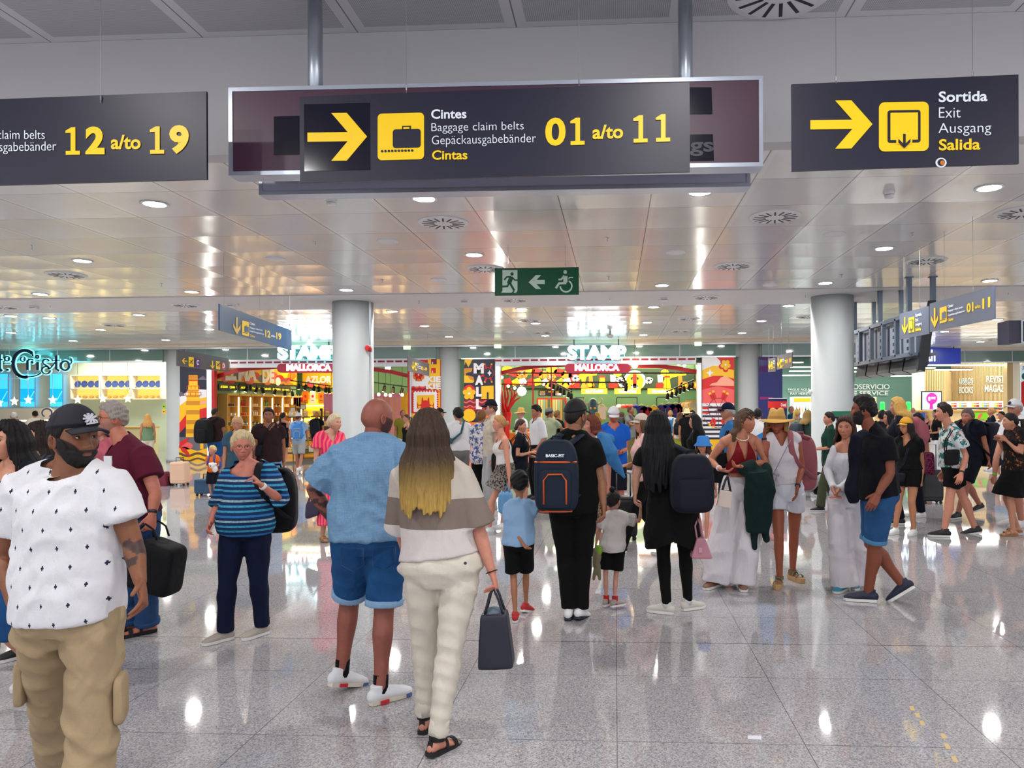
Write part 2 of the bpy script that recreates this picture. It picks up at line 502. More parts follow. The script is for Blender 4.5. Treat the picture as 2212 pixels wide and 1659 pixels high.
# back-of-glass wall
m_lightwall=mat('transom_backing',(150,168,158),rough=0.6)
mb=MB();mb.box((-32,YF+.08,3.40),(XW,YF+.2,HC),m_lightwall);mb.box((XW,28.6,3.40),(32,28.7,HC),m_lightwall)
tag(mb.build('wall_above_shops',origin=(0,0,0)),kind='structure')

FP=Plane((0,YF,0),(1,0,0)) # plane of the shop fronts
def header(x0,x1,label,col):
 """white beam with a row of red slots above a doorway"""
 t=empty('door_header',((x0+x1)/2,YF,3.2),label,'header')
 mb=MB();mb.box((x0,YF-.02,3.16),(x1,YF+.14,3.38),m_alu);mb.build('beam',t)
 n=int((x1-x0)/.295);mb=MB()
 for i in range(n):
  a=x0+(x1-x0)*(i+.12)/n;b=x0+(x1-x0)*(i+.9)/n
  mb.box((a,YF-.03,3.305),(b,YF-.018,3.365),col)
 mb.build('slot_row',t)
m_dred=mat('dark_red',(150,12,30),rough=0.45)
header(-12.95,-6.75,'white beam with red slots over the left souvenir shop doorway',m_dred)
header(-4.02,2.62,'white beam with red slots over the right souvenir shop doorway',m_dred)

# ---------------------------------------------------------------- ceiling fittings
def em(name,col,s):return mat(name,col,emit=col,es=s)
m_lamp=em('lamp_glow',(255,250,242),42)
def proto_light():
 t=empty('downlight',(0,0,0))
 mb=MB();mb.lathe((0,0,-.012),[(.118,.012),(.14,.012),(.145,.004),(.135,0),(.118,.002)],m_white,28);mb.build('rim',t)
 mb=MB();mb.lathe((0,0,-.006),[(.112,-.004),(.114,.006)],m_lamp,28);mb.build('diffuser',t)
 return t
def proto_vent(r=.3):
 t=empty('ceiling_vent',(0,0,0))
 mb=MB();mb.lathe((0,0,-.02),[(r*.3,.0),(r*.86,.0),(r,.012),(r,.02)],m_white,40);mb.build('plate',t)
 mb=MB()
 for i in range(16):
  a=2*math.pi*(i+.5)/16;d=np.array((math.cos(a),math.sin(a),0));s_=np.array((-math.sin(a),math.cos(a),0))
  mb.obox(d*r*.6+np.array((0,0,-.021)),d*r*.24,s_*r*.035,np.array((0,0,.002)),m_black)
 mb.build('slots',t)
 return t
def proto_speaker():
 mb=MB();mb.lathe((0,0,-.02),[(.11,.0),(.135,.006),(.14,.02)],m_white,28);return mb.build('ceiling_speaker',origin=(0,0,0))
def proto_smoke():
 t=empty('smoke_detector',(0,0,0))
 mb=MB();mb.lathe((0,0,-.035),[(.05,.0),(.058,.012),(.058,.035)],m_white,20);mb.build('base',t)
 mb=MB();mb.lathe((0,0,-.075),[(.03,0),(.047,.006),(.05,.03),(.03,.034),(.05,.036),(.05,.04)],m_white,20);mb.build('sensor_head',t)
 return t
def proto_sprinkler():
 mb=MB();mb.lathe((0,0,-.055),[(.006,.0),(.018,.002),(.006,.006),(.006,.05),(.028,.052),(.03,.055)],m_steel,12);return mb.build('sprinkler',origin=(0,0,0))
PWL,PWH=34,52
LAMPS=[]
def row_label(base,i,pts):
 w=sorted([(float(onz(p_[0],p_[1],HC)[1]),p_[0],k)for k,p_ in enumerate(pts)]);rows=[[w[0]]]
 for q in w[1:]:
  if q[0]-rows[-1][-1][0]<.55 and len(rows[-1])<19:rows[-1].append(q)
  else:rows.append([q])
 for k,r in enumerate(rows):
  r=sorted(r,key=lambda q:q[1])
  for j,q in enumerate(r):
   if q[2]==i:return '%s%s, %s'%(base,'' if len(rows)==1 else ', %s row away'%ORD[k],'alone' if len(r)==1 else ORD[j]+' from left')
def place(proto,pts,names,cat,group,z=HC,first=[None]):
 for i,(px,py)in enumerate(pts):
  o=proto if i==0 else copy_tree(proto)
  o.location=Vector([float(v)for v in onz(px,py,z)])
  tag(o,(row_label(names,i,pts))if isinstance(names,str)else names[i],cat,group)
  if cat=='ceiling light':LAMPS.append(tuple(o.location)+(PWL,))
lights=[(334,440),(916,428),(1512,414),(2137,405),(178,563),(1024,550),(1910,536),(87,635),(414,630),(748,626),(1430,616),(1783,611),(2138,606)]
place(proto_light(),lights,'round lit downlight before the white ceiling band','ceiling light','downlights before the white ceiling band')
lights2=[(24,682),(300,680),(848,672),(1127,667),(1412,663),(1703,660),(218,712),(452,711),(917,704),(1157,698),(1398,696),(1645,693),(158,736),(358,734),(670,741),(970,727),(1178,725),(1390,723),(1603,719),(2040,716),(2155,690),(1897,693),(2118,738),(2205,752)]
place(proto_light(),lights2,'small lit downlight beyond the white band','ceiling light','downlights beyond the white ceiling band')
vents=[(958,480),(1674,467),(143,593),(1048,580),(1584,574),(2001,563),(2209,458)]
place(proto_vent(),vents,'round swirl vent before the white band','ceiling vent','swirl vents in the panel ceiling')
place(proto_vent(.27),[(8,663),(400,659),(1112,648),(1526,642)],'swirl vent in the plain white band','ceiling vent','swirl vents in the white band',HC-.015)
place(proto_vent(.27),[(247,702),(1145,692),(1172,718),(1488,688),(1470,715),(1745,684),(2150,733)],'small swirl vent beyond the white band','ceiling vent','swirl vents beyond the band')
v=proto_vent(.42);v.location=Vector([float(q)for q in onz(1688,-20,HU)]);tag(v,'large round swirl vent cut by the top edge of the picture','ceiling vent')
place(proto_speaker(),[(595,558),(838,520),(1460,544),(947,604),(1803,505),(1664,615),(1102,716)],'plain round speaker cover in the ceiling','ceiling speaker','round speaker covers')
place(proto_smoke(),[(716,430),(1921,413)],['white smoke detector below the left end of the overhead sign boxes','white smoke detector right of the overhead sign boxes'],'smoke detector',None)
def proto_box():
 mb=MB();mb.box((-.07,-.05,-.06),(.07,.05,-.0),m_white);mb.box((-.06,-.052,-.035),(.06,-.05,-.028),m_dark);return mb.build('emergency_box',origin=(0,0,0))
place(proto_box(),[(74,661),(500,657),(1004,649),(1434,644)],'small white detector box on the white band','detector','detector boxes on the white band',HC-.015)
place(proto_sprinkler(),[(69,530),(681,522),(349,612),(826,604),(1312,514),(1314,598),(1971,502),(1818,593)],'small metal sprinkler before the white band','sprinkler','sprinklers in the panel ceiling')
place(proto_sprinkler(),[(108,661),(515,656),(905,650),(1317,644),(1740,638),(2178,632)],'tiny sprinkler in the plain white band','sprinkler','sprinklers in the white band',HC-.015)
# unseen downlights added in the high ceiling to light the hall from behind
for xx in(-10,-4.6,0.6,5.8,11):
 for yy in(2.6,0.0,-3.0,-6.0):
  o=proto=proto_light()if(xx,yy)==(-10,2.6)else copy_tree(proto)
  LAMPS.append((xx,yy,HU,PWH));o.location=(xx,yy,HU);tag(o,'%s added fill downlight of the %s row in the high perforated ceiling'%(ORD[(-10,-4.6,0.6,5.8,11).index(xx)],ORD[(2.6,0.0,-3.0,-6.0).index(yy)]),'ceiling light','added downlights of the high ceiling')

# further downlights added at the left and right to light the sides
for yy in(8.3,11.1,13.4,17.0,20.0):
 for xx in(-21,-17,-13.5,11,14.5,18,22):
  if abs(xx)>yy*.62+2:o=copy_tree(proto);o.location=(xx,yy,HC);tag(o,'added side fill downlight of the panel ceiling, %s lateral place, %s depth'%(ORD[(-21,-17,-13.5,11,14.5,18,22).index(xx)],ORD[(8.3,11.1,13.4,17.0,20.0).index(yy)]),'ceiling light','added downlights at the sides');LAMPS.append((xx,yy,HC,PWL))
for i,q in enumerate(LAMPS):  # light source under each downlight, the visible and the added ones
 d=bpy.data.lights.new('downlight_lamp','AREA')if i==0 else d;d.shape='DISK';d.size=.2;d.color=(1,.975,.94)
 if q[3]!=PWL:d2_=d2_ if 'd2_' in globals()else d.copy();d2_.energy=PWH
 else:d.energy=PWL
 o=bpy.data.objects.new('downlight_lamp',d if q[3]==PWL else d2_);COL.objects.link(o);o.location=(q[0],q[1],q[2]-.02)

# ================================================================ hanging signs
m_navy=mat('sign_navy',(24,22,48),rough=0.4,spec=0.5,bump=(60,0.02))
m_navy2=mat('sign_navy_patch',(10,10,34),rough=0.12)
m_blue=mat('sign_blue',(38,84,128),rough=0.35)
m_slate=mat('sign_slate',(84,94,118),rough=0.35)
m_grey=mat('sign_grey',(84,80,88),rough=0.35)
m_yel=mat('sign_yellow',(250,206,0),rough=0.4,emit=(250,206,0),es=0.12)
m_wtxt=mat('sign_white',(228,236,246),rough=0.4,emit=(228,236,246),es=0.12)
m_wire=mat('wire',(150,150,155),rough=0.4,metal=0.5)
m_maroon=mat('maroon_panel',(82,50,72),rough=0.4)
m_frame=mat('sign_frame',(196,204,220),rough=0.3,metal=0.5)
def wire(t,px,py,D,ztop,r=.0022):
 a=P(px,py,D);mb=MB();mb.tube([a,(a[0],a[1],ztop)],r,m_wire,6);mb.lathe(a+np.array((0,0,.015)),[(.006,0),(.006,.03)],m_wire,8)
 mb.build('wire',t)
def signboard(name,label,L,R,h_px,m,th=.02):
 """L, R = (px, top, bottom, depth) of the two ends"""
 a=P(L[0],L[2],L[3]);b=P(R[0],R[2],R[3]);ta=P(L[0],L[1],L[3]);tb=P(R[0],R[1],R[3])
 z0=(a[2]+b[2])/2;z1=(ta[2]+tb[2])/2;a[2]=b[2]=z0
 pl=Plane(a,b-a)
 t=empty(name,(a+b)/2,label,'sign')
 mb=MB();up=np.array((0,0,z1-z0))
 mb.prism([a,b,b+up,a+up],-pl.n*th,m);mb.build('board',t)
 return t,pl
def arrow_right(mb,pl,x0,x1,yc,hh,m,tw=.17,sl=0.0):
 """arrow with slanted barbs, as on airport signs; sl = slope px per px"""
 wd=x1-x0;f=lambda u,v:(x0+u*wd,yc+v*hh-sl*u*wd)
 poly_on(mb,pl,[f(0,-tw),f(.62,-tw),f(.62,tw),f(0,tw)],m)
 poly_on(mb,pl,[f(.40,-1),f(.66,-1),f(1,0),f(.74,0)],m)
 poly_on(mb,pl,[f(.74,0),f(1,0),f(.66,1),f(.40,1)],m)
 poly_on(mb,pl,[f(.55,-tw),f(.75,-tw),f(.75,tw),f(.55,tw)],m,.0045)
def arrow_down(mb,pl,x0,x1,y0,y1,m,sl=0.0):
 wd,hh=x1-x0,y1-y0;f=lambda u,v:(x0+u*wd,y0+v*hh+sl*u*wd)
 poly_on(mb,pl,[f(.40,0),f(.60,0),f(.60,.8),f(.40,.8)],m)
 poly_on(mb,pl,[f(0,.38),f(.5,.78),f(.5,1),f(0,.6)],m)
 poly_on(mb,pl,[f(1,.38),f(1,.6),f(.5,1),f(.5,.78)],m)
def shear(pts,x0,sl):return[(x,y+(x-x0)*sl)for x,y in pts]
def case_icon(mb,pl,x0,y0,x1,y1,md,sl=0.0):
 S=x1-x0;T=y1-y0;f=lambda q:shear(q,x0,sl)
 poly_on(mb,pl,f(rrect(x0,y0,x1,y1,S*.09)),m_yel)
 poly_on(mb,pl,f(rrect(x0+.33*S,y0+.35*T,x0+.93*S,y0+.75*T,S*.06)),md,.0075)
 poly_on(mb,pl,f([(x0+.53*S,y0+.28*T),(x0+.72*S,y0+.28*T),(x0+.72*S,y0+.37*T),(x0+.53*S,y0+.37*T)]),md,.0075)
 poly_on(mb,pl,f([(x0+.56*S,y0+.31*T),(x0+.69*S,y0+.31*T),(x0+.69*S,y0+.35*T),(x0+.56*S,y0+.35*T)]),m_yel,.011)
 for i in range(10):
  cx=x0+S*(.10+.072*i);disc_on(mb,pl,(cx,y0+.81*T+(cx-x0)*sl),.027*S,.027*T,md,.0075,n=10)
def exit_icon(mb,pl,x0,y0,x1,y1,md,sl=0.0):
 S=x1-x0;T=y1-y0;g=lambda*q:[(x0+a*S,y0+b*T+a*S*sl)for a,b in q]
 poly_on(mb,pl,shear(rrect(x0,y0,x1,y1,S*.11),x0,sl),m_yel)
 poly_on(mb,pl,shear(rrect(x0+.17*S,y0+.17*T,x0+.83*S,y0+.83*T,S*.05),x0,sl),md,.0075)
 poly_on(mb,pl,g((.225,.225),(.775,.225),(.775,.775),(.225,.775)),m_yel,.011)
 poly_on(mb,pl,g((.34,.75),(.66,.75),(.66,.86),(.34,.86)),m_yel,.0115)
 poly_on(mb,pl,g((.475,.66),(.525,.66),(.525,.90),(.475,.90)),md,.015)
 poly_on(mb,pl,g((.38,.76),(.5,.88),(.5,.95),(.38,.83)),md,.015)
 poly_on(mb,pl,g((.62,.76),(.62,.83),(.5,.95),(.5,.88)),md,.015)
def one(mb,pl,x0,y0,x1,y1,m,sl=0.0):
 tt,mb=mb.each,(MB()if mb.each is not None else mb)
 S=x1-x0;T=y1-y0;g=lambda*q:[(x0+a*S,y0+b*T+a*S*sl)for a,b in q]
 poly_on(mb,pl,g((0,.12),(.4,0),(.68,0),(.68,.9),(.36,.9),(.36,.2),(0,.2)),m)
 poly_on(mb,pl,g((.02,.86),(1,.86),(1,1),(.02,1)),m,.0045)
 if tt is not None:mb.build('lettering',tt)

# main sign 01 a/to 11
t,pl=signboard('hanging_sign','large dark hanging sign for baggage belts 01 to 11, centre foreground',(648,208,393.5,5.15),(1490.5,178.5,371.5,4.95),0,m_navy)
S_=-.026
mb=MB();poly_on(mb,pl,[(657,225.5),(799,222.5),(800,367),(658,370)],m_navy2,.001,.002);mb.build('arrow_patch',t)
mb=MB();arrow_right(mb,pl,665,793.5,297,51.5,m_yel,.19,.012);mb.build('arrow',t)
mb=MB();case_icon(mb,pl,816.5,246.5,916.5,347,m_navy,S_);mb.build('suitcase_symbol',t)
mb=MB(t)
text_on(mb,pl,'Cintes',(932,237,1008,257.5),m_wtxt,.018,slope=-1)
text_on(mb,pl,'Baggage claim belts',(932.5,267,1131.5,290),m_wtxt,-.012,slope=-4)
text_on(mb,pl,'Gepäckausgabebänder',(933.5,294,1158,319),m_wtxt,-.012,slope=-5)
text_on(mb,pl,'Cintas',(934,325.5,1010,346),m_yel,.018,slope=-1)
text_on(mb,pl,'0',(1178,255.5,1222,316),m_yel,.03,slope=-1)
one(mb,pl,1232,255.5,1263,314,m_yel,S_)
text_on(mb,pl,'a/to',(1280,271,1346,301.5),m_yel,.025,slope=-2)
one(mb,pl,1368,250,1399,309,m_yel,S_);one(mb,pl,1416.5,248,1447.5,307,m_yel,S_)
mb.build('lettering',t)
wire(t,878,200,5.09,HU,.0025);wire(t,1251,186,5.0,HU,.0025)
# right sign Sortida
t,pl=signboard('hanging_sign','dark hanging exit sign reading Sortida, upper right',(1710.5,178,367,4.95),(2201,165,356,4.82),0,m_navy)
mb=MB();arrow_right(mb,pl,1750,1884,270.5,52,m_yel,.19,.012);mb.build('arrow',t)
mb=MB();exit_icon(mb,pl,1898,222,2005.5,328,m_navy,-.015);mb.build('exit_symbol',t)
mb=MB(t)
text_on(mb,pl,'Sortida',(2027,198.5,2132,221.5),m_wtxt,.02,slope=-2)
text_on(mb,pl,'Exit',(2027.5,233,2074,255.5),m_wtxt,-.01,slope=-1)
text_on(mb,pl,'Ausgang',(2026.5,267,2140,295),m_wtxt,-.01,slope=-2)
text_on(mb,pl,'Salida',(2027.5,301.5,2116.5,326),m_yel,.02,slope=-2)
mb.build('lettering',t)
mb=MB();disc_on(mb,pl,(2032,352),12,10.5,m_wtxt);disc_on(mb,pl,(2032,352),8,7.5,m_navy,.008);disc_on(mb,pl,(2034,353),5,5,mat('orange',(214,122,30)),.012)
mb.build('round_sticker',t)
wire(t,1806,180,4.92,HU,.0025);wire(t,2101,170,4.86,HU,.0025)
# left sign 12 a/to 19
t,pl=signboard('hanging_sign','dark hanging sign for baggage belts 12 to 19, upper left edge',(-330,214,403,5.35),(446.5,210,393.5,5.15),0,m_navy)
mb=MB(t)
text_on(mb,pl,'claim belts',(-4,282,98,301),m_wtxt,-.012)
text_on(mb,pl,'Baggage',(-96,283,-14,306),m_wtxt,-.012)
text_on(mb,pl,'sgabebänder',(0,308,123,334),m_wtxt,-.012,slope=-2)
text_on(mb,pl,'Gepäckau',(-96,311,-2,336),m_wtxt,-.012)
one(mb,pl,143,276,174,335,m_yel,-.012)
text_on(mb,pl,'2',(186,274,227,334),m_yel,.045)
text_on(mb,pl,'a/to',(241,292,305,323),m_yel,.025)
one(mb,pl,325,274,356,333,m_yel,-.012)
text_on(mb,pl,'9',(367,271,409,333),m_yel,.045)
mb.build('lettering',t)
mb=MB();case_icon(mb,pl,-215,256,-110,360,m_navy,0);mb.build('suitcase_symbol',t)
wire(t,218,222,5.2,HU,.0025);wire(t,-150,222,5.3,HU,.0025)

# the two framed light boxes on poles behind the main sign
def lightbox(label,L,R,mface,depth,group):
 a=P(L[0],L[2],L[3]);b=P(R[0],R[2],R[3]);z0=(a[2]+b[2])/2;z1=(P(L[0],L[1],L[3])[2]+P(R[0],R[1],R[3])[2])/2
 a[2]=b[2]=z0;pl=Plane(a,b-a);up=np.array((0,0,z1-z0));dn=-pl.n*depth
 t=empty('sign_box',(a+b)/2+dn/2,label,'sign',None)
 mb=MB();i=.03
 ui=pl.ux*i;vi=np.array((0,0,i))
 mb.prism([a+ui+vi,b-ui+vi,b-ui+up-vi,a+ui+up-vi],dn*.9,mface);mb.build('face',t)
 mb=MB();f0=pl.n*.008
 for q in([a,b,b-ui+vi,a+ui+vi],[b,b+up,b+up-ui-vi,b-ui+vi],[b+up,a+up,a+up+ui-vi,b+up-ui-vi],[a+up,a,a+ui+vi,a+up+ui-vi]):
  mb.prism([x+f0 for x in q],dn,m_frame)
 mb.build('frame',t)
 return t,pl,a,b,up
t,pl,a,b,up=lightbox('maroon faced sign box in a silver frame behind the central hanging sign',(495,187,377,5.62),(1648.5,167.5,362.5,5.46),m_maroon,.16,None)
mb=MB();poly_on(mb,pl,[(592,252),(700,249),(700,333),(592,335)],m_navy2,.001,.003);mb.build('patch',t)
mb=MB();poly_on(mb,pl,[(1440,189),(1537,189),(1539,247),(1440,247)],m_navy2,.001,.003);mb.build('patch',t)
mb=MB();poly_on(mb,pl,[(1440,292),(1540,290),(1542,347),(1440,349)],m_navy2,.001,.003)
text_on(mb,pl,'ngs',(1462,307,1541,338),m_navy,.02,.004);mb.build('patch',t)
lbox2_face=mat('lilac_panel',(188,190,214),rough=0.3)
t2,pl2,a2,b2,up2=lightbox('second silver sign box seen below the maroon one',(560,217,419,6.05),(1621,197,406,5.88),lbox2_face,.16,None)
for px,who in((681.5,'left'),(1481,'right')):
 q=P(px,180,5.80);mb=MB();mb.lathe((q[0],q[1],q[2]-.35),[(.057,0),(.057,HU-q[2]+.35)],m_pole,32)
 o=mb.build('ceiling_pole',smooth=True);tag(o,'shiny silver pole holding the %s end of the maroon sign box'%who,'pole')

# green exit sign
m_eg=mat('exit_green',(6,74,46),rough=0.55,spec=.3)
m_gw=mat('exit_pale',(176,200,186),rough=0.5)
t,pl=signboard('exit_sign','green escape route sign with running figure, arrow and wheelchair',(1069,578.5,637.5,10.1),(1250.5,578,637.5,10.05),0,m_eg)
mb=MB();Z=lambda q:[(1040+x/9.217,530+y/9.213)for x,y in q]
poly_on(mb,pl,Z([(420,492),(718,492),(718,900),(690,945),(395,945),(420,905)]),m_gw)
mb.build('door_symbol',t)
mb=MB();disc_on(mb,pl,Z([(610,572)])[0],3.5,3.5,m_eg,.0075)
for q,wd in(([(600,630),(548,760)],9),([(560,740),(655,900)],4.5),([(550,740),(525,815),(385,825)],4.2),([(590,625),(505,632),(455,690)],3.4),([(600,630),(665,693),(735,693)],3.2)):
 stroke(mb,pl,Z(q),wd,m_eg,.0075)
poly_on(mb,pl,Z([(600,945),(640,905),(665,905),(640,945)]),m_eg,.0075)
mb.build('running_figure',t)
mb=MB();poly_on(mb,pl,Z([(940,735),(1085,593),(1190,593),(1095,690),(1262,690),(1262,773),(1095,773),(1190,870),(1085,870)]),m_gw)
mb.build('arrow',t)
mb=MB();disc_on(mb,pl,Z([(1668,532)])[0],3.9,3.9,m_gw)
for q,wd in(([(1672,610),(1672,740)],9),([(1650,600),(1590,680),(1535,682)],4),([(1690,752),(1545,758),(1482,855)],5),([(1740,675),(1745,642),(1825,642)],2.4)):
 stroke(mb,pl,Z(q),wd,m_gw)
stroke(mb,pl,Z([(1685+115*math.cos(math.radians(d)),812+115*math.sin(math.radians(d)))for d in range(-62,190,12)]),3.4,m_gw)
mb.build('wheelchair_figure',t)
wire(t,1098,576,10.1,HC);wire(t,1221,576,10.1,HC)

def small_text(mb,pl,lines,sl,x0):
 for s,bx,m,bd in lines:
  text_on(mb,pl,s,bx,m,bd,slope=(bx[2]-bx[0])*sl,lift=.003)
# blue 12-19 sign running away on the left
t,pl=signboard('hanging_sign','blue hanging sign with down arrow for belts 12 to 19, left of near column',(475,663.6,721.8,10.4),(630,708.5,750.5,13.9),0,m_blue)
myb=mat('sign_yellow_soft',(226,190,90),rough=0.5,emit=(226,190,90),es=0.1)
mb=MB();arrow_down(mb,pl,503,518.5,684,722,myb,.14);mb.build('arrow',t)
mb=MB();case_icon(mb,pl,522,692,537,723,m_blue,.26);mb.build('suitcase_symbol',t)
mb=MB(t);small_text(mb,pl,[('Cintes',(539,695,550,701),m_wtxt,.02),('Baggage claim belts',(539,705,566.5,710),m_wtxt,0),('Gepäckausgabebänder',(539,712.5,570,717.5),m_wtxt,0),('Cintas',(539,721.5,550,727),myb,.02),('12',(572,712,583.5,727.5),myb,.04),('a/to',(585,722,594,727),m_wtxt,.02),('19',(596,717.5,607,732.5),myb,.04)],.24,539)
mb.build('lettering',t)
wire(t,484,664,10.5,HC);wire(t,561,688,12.1,HC);wire(t,626,705,13.8,HC)
# C / D sign
t,pl=signboard('hanging_sign','grey hanging gate sign with C and D above the lighthouse mural',(383,757,792.5,16.4),(494.5,773,802,19.2),0,m_grey)
m_pur=mat('purple',(106,50,130));m_coral=mat('coral',(236,96,84))
mb=MB();q=lambda x,y:(x,y+(x-383)*.11)
stroke(mb,pl,[q(404,778),q(393.5,778)],2.0,m_yel);stroke(mb,pl,[q(398.5,772),q(393.5,778),q(398.5,784)],2.2,m_yel)
stroke(mb,pl,[q(458.5,771),q(458.5,787)],2.0,m_yel);stroke(mb,pl,[q(454.5,781),q(458.5,787),q(462.5,781)],2.0,m_yel);mb.build('arrow',t)
for(x0,x1,y0,y1,mm)in((407,418,768.5,789,m_yel),(421.5,431.5,770,789,m_pur),(466,475,771,788,m_yel),(478,486.5,772,788,m_coral)):
 mb=MB();poly_on(mb,pl,[q(x0,y0),q(x1,y0),q(x1,y1),q(x0,y1)],mm);mb.build('symbol',t)
for x0 in(407,465.5):mb=MB();stroke(mb,pl,[q(x0+2,782),q(x0+9.5,773)],1.6,m_dark,.009);stroke(mb,pl,[q(x0+2,776),q(x0+7,778),q(x0+7,783)],1.2,m_dark,.009);mb.build('plane_symbol',t)
mb=MB(t);text_on(mb,pl,'C',(424,777.5,429,788.5),m_wtxt,.05,.008);text_on(mb,pl,'D',(480,785,485,795),m_wtxt,.05,.008);mb.build('lettering',t)
wire(t,388,757,16.5,HC);wire(t,443,765,17.7,HC);wire(t,491,772,19.1,HC)
# small 12-19 sign
t,pl=signboard('hanging_sign','small dark grey sign for belts 12 to 19 in front of the flower mural',(881.5,771.6,803,18.7),(927.5,784,811,21.6),0,m_grey)
mb=MB();arrow_down(mb,pl,889,894.5,781,799,m_yel,.2);mb.build('arrow',t)
mb=MB();case_icon(mb,pl,895.5,783,900,799.5,m_grey,.25);mb.build('suitcase_symbol',t)
mb=MB(t);small_text(mb,pl,[('Cintes',(901,784.5,904.5,787),m_wtxt,0),('Baggage claim belts',(901,789,909,791.2),m_wtxt,0),('Gepäckaus',(901,793,909.5,795.3),m_wtxt,0),('12',(909.5,791,914,798.5),m_yel,.05),('a/to',(914.8,796,917.5,798.8),m_yel,0),('19',(918.3,793.5,922,800.5),m_yel,.05)],.25,901)
mb.build('lettering',t)
wire(t,883,772,18.8,HC);wire(t,924,783,21.3,HC)
# pair by the blue shop wall
t,pl=signboard('hanging_sign','tiny grey exit sign next to the dark blue wall',(1659,775.8,805.5,19.6),(1675,771,801.3,19.2),0,m_grey)
mb=MB();arrow_down(mb,pl,1660.5,1665,780,799,m_yel,-.3);exit_icon(mb,pl,1665.8,782,1669.3,797.5,m_grey,-.3)
text_on(mb,pl,'Sortida',(1670.5,778,1674,781),m_wtxt,0);text_on(mb,pl,'Exit',(1670.5,783,1673,786),m_wtxt,0);text_on(mb,pl,'Salida',(1670.5,792,1674,795),m_yel,0);mb.build('lettering',t)
wire(t,1661,776,19.5,HC);wire(t,1671,773,19.3,HC)
t,pl=signboard('hanging_sign','small grey belts 01 to 11 sign next to the dark blue wall',(1678,769,801,19.0),(1711,760.5,790.5,17.9),0,m_grey)
mb=MB();arrow_down(mb,pl,1679.5,1684,775,795,m_yel,-.3);case_icon(mb,pl,1685,777,1690.5,795,m_grey,-.27)
small_text(mb,pl,[('Cintes',(1691,775,1694,777.5),m_wtxt,0),('Baggage claim',(1691,779,1697,781.5),m_wtxt,0),('Cintas',(1691,788,1694,790.5),m_yel,0),('01',(1697,777,1701.5,785.5),m_yel,.05),('11',(1705,774,1709.5,783),m_yel,.05)],-.27,1691)
mb.build('lettering',t)
wire(t,1688,768,18.8,HC);wire(t,1704,763,18.1,HC)
# right pair
t,pl=signboard('hanging_sign','slate hanging exit sign with down arrow in front of the monitor rack',(1943.5,678,733.5,10.8),(2006.5,661,720.5,10.0),0,m_slate)
mb=MB();arrow_down(mb,pl,1949,1961.5,686,723,m_yel,-.16);mb.build('arrow',t)
mb=MB();exit_icon(mb,pl,1963.5,686.5,1976,719.5,m_slate,-.22);mb.build('exit_symbol',t)
mb=MB(t);small_text(mb,pl,[('Sortida',(1978,678,1991.5,684.5),m_wtxt,.03),('Exit',(1978,688,1984.5,695),m_wtxt,0),('Ausgang',(1978,698,1992,706),m_wtxt,0),('Salida',(1978,709,1990,716),m_yel,.03)],-.22,1978)
mb.build('lettering',t)
wire(t,1953,676,10.7,HC);wire(t,1987,667,10.3,HC)
t,pl=signboard('hanging_sign','slate hanging sign for belts 01 to 11, right of the monitor rack',(2008.5,657.6,719,9.75),(2147.5,615.5,687,8.35),0,m_slate)
mb=MB();arrow_down(mb,pl,2012.5,2027.5,666,709,m_yel,-.12);mb.build('arrow',t)
mb=MB();case_icon(mb,pl,2031,665,2046,699,m_slate,-.27);mb.build('suitcase_symbol',t)
mb=MB(t);small_text(mb,pl,[('Cintes',(2048,659,2060,665),m_wtxt,.03),('Baggage claim belts',(2048,669.5,2081,675),m_wtxt,0),('Gepäckausgabebänder',(2048,679,2085.5,684.5),m_wtxt,0),('Cintas',(2048,688.5,2060,694.5),m_yel,.03),('01',(2089,656,2103.5,676),m_yel,.03),('a/to',(2107,660,2119,667),m_yel,.02),('11',(2123,645.5,2139.5,667.5),m_yel,.03)],-.26,2048)
mb.build('lettering',t)
wire(t,2040,647,9.4,HC);wire(t,2102,628,8.7,HC)

# ---------------------------------------------------------------- flight monitor rack hung from the ceiling (right)
m_rack=mat('rack_steel',(110,122,138),rough=0.4,metal=0.4)
m_mon=mat('monitor_back',(150,160,178),rough=0.4)
m_monf=mat('monitor_front',(16,18,24),rough=0.3)
xa,xb=5.04,5.44
ya,yb_,zb,zt=12.9,16.2,2.62,3.30
t=empty('monitor_rack',(xa,14.2,zb),'grey steel rack of flight monitors hanging from the ceiling beside the right near column','monitor rack')
mb=MB()
for z in(zb,zt):
 mb.bar((xa,ya,z),(xa,yb_,z),.07,.07,m_rack);mb.bar((xb,ya,z),(xb,yb_,z),.05,.05,m_rack);mb.bar((xa,ya,z),(xb,ya,z),.05,.05,m_rack);mb.bar((xa,yb_,z),(xb,yb_,z),.05,.05,m_rack)
for k in range(6):
 y=ya+(yb_-ya)*k/5;mb.bar((xa,y,zb),(xa,y,zt),.07,.07,m_rack,up=(0,1,0))
mb.build('frame',t)
for(px,py)in((1865,0),(1908,0),(1946,0)):
 pass
for k,y in enumerate((13.0,14.4,15.9)):
 for x in(xa,xb):
  mb=MB();mb.bar((x,y,zt),(x,y,HC),.075,.075,m_rack,up=(0,1,0));mb.box((x-.06,y-.06,HC-.015),(x+.06,y+.06,HC),m_rack);mb.build('hanger',t)
for k in range(5):
 y0=ya+.06+k*.66
 mn=MB();mn.box((xa+.10,y0,zb+.02),(xa+.28,y0+.56,zt-.05),m_mon)
 for q in range(4):mn.box((xa+.095,y0+.2,zb+.1+q*.13),(xa+.10,y0+.4,zb+.16+q*.13),m_dark)
 e=mn.build('monitor',t)
 mn=MB();mn.prism([(xa+.28,y0-.02,zt+.1),(xa+.36,y0-.02,zt+.1),(xa+.24,y0-.02,zb-.30),(xa+.10,y0-.02,zb-.25)],(0,.60,0),m_monf);mn.build('screen_hood',e)
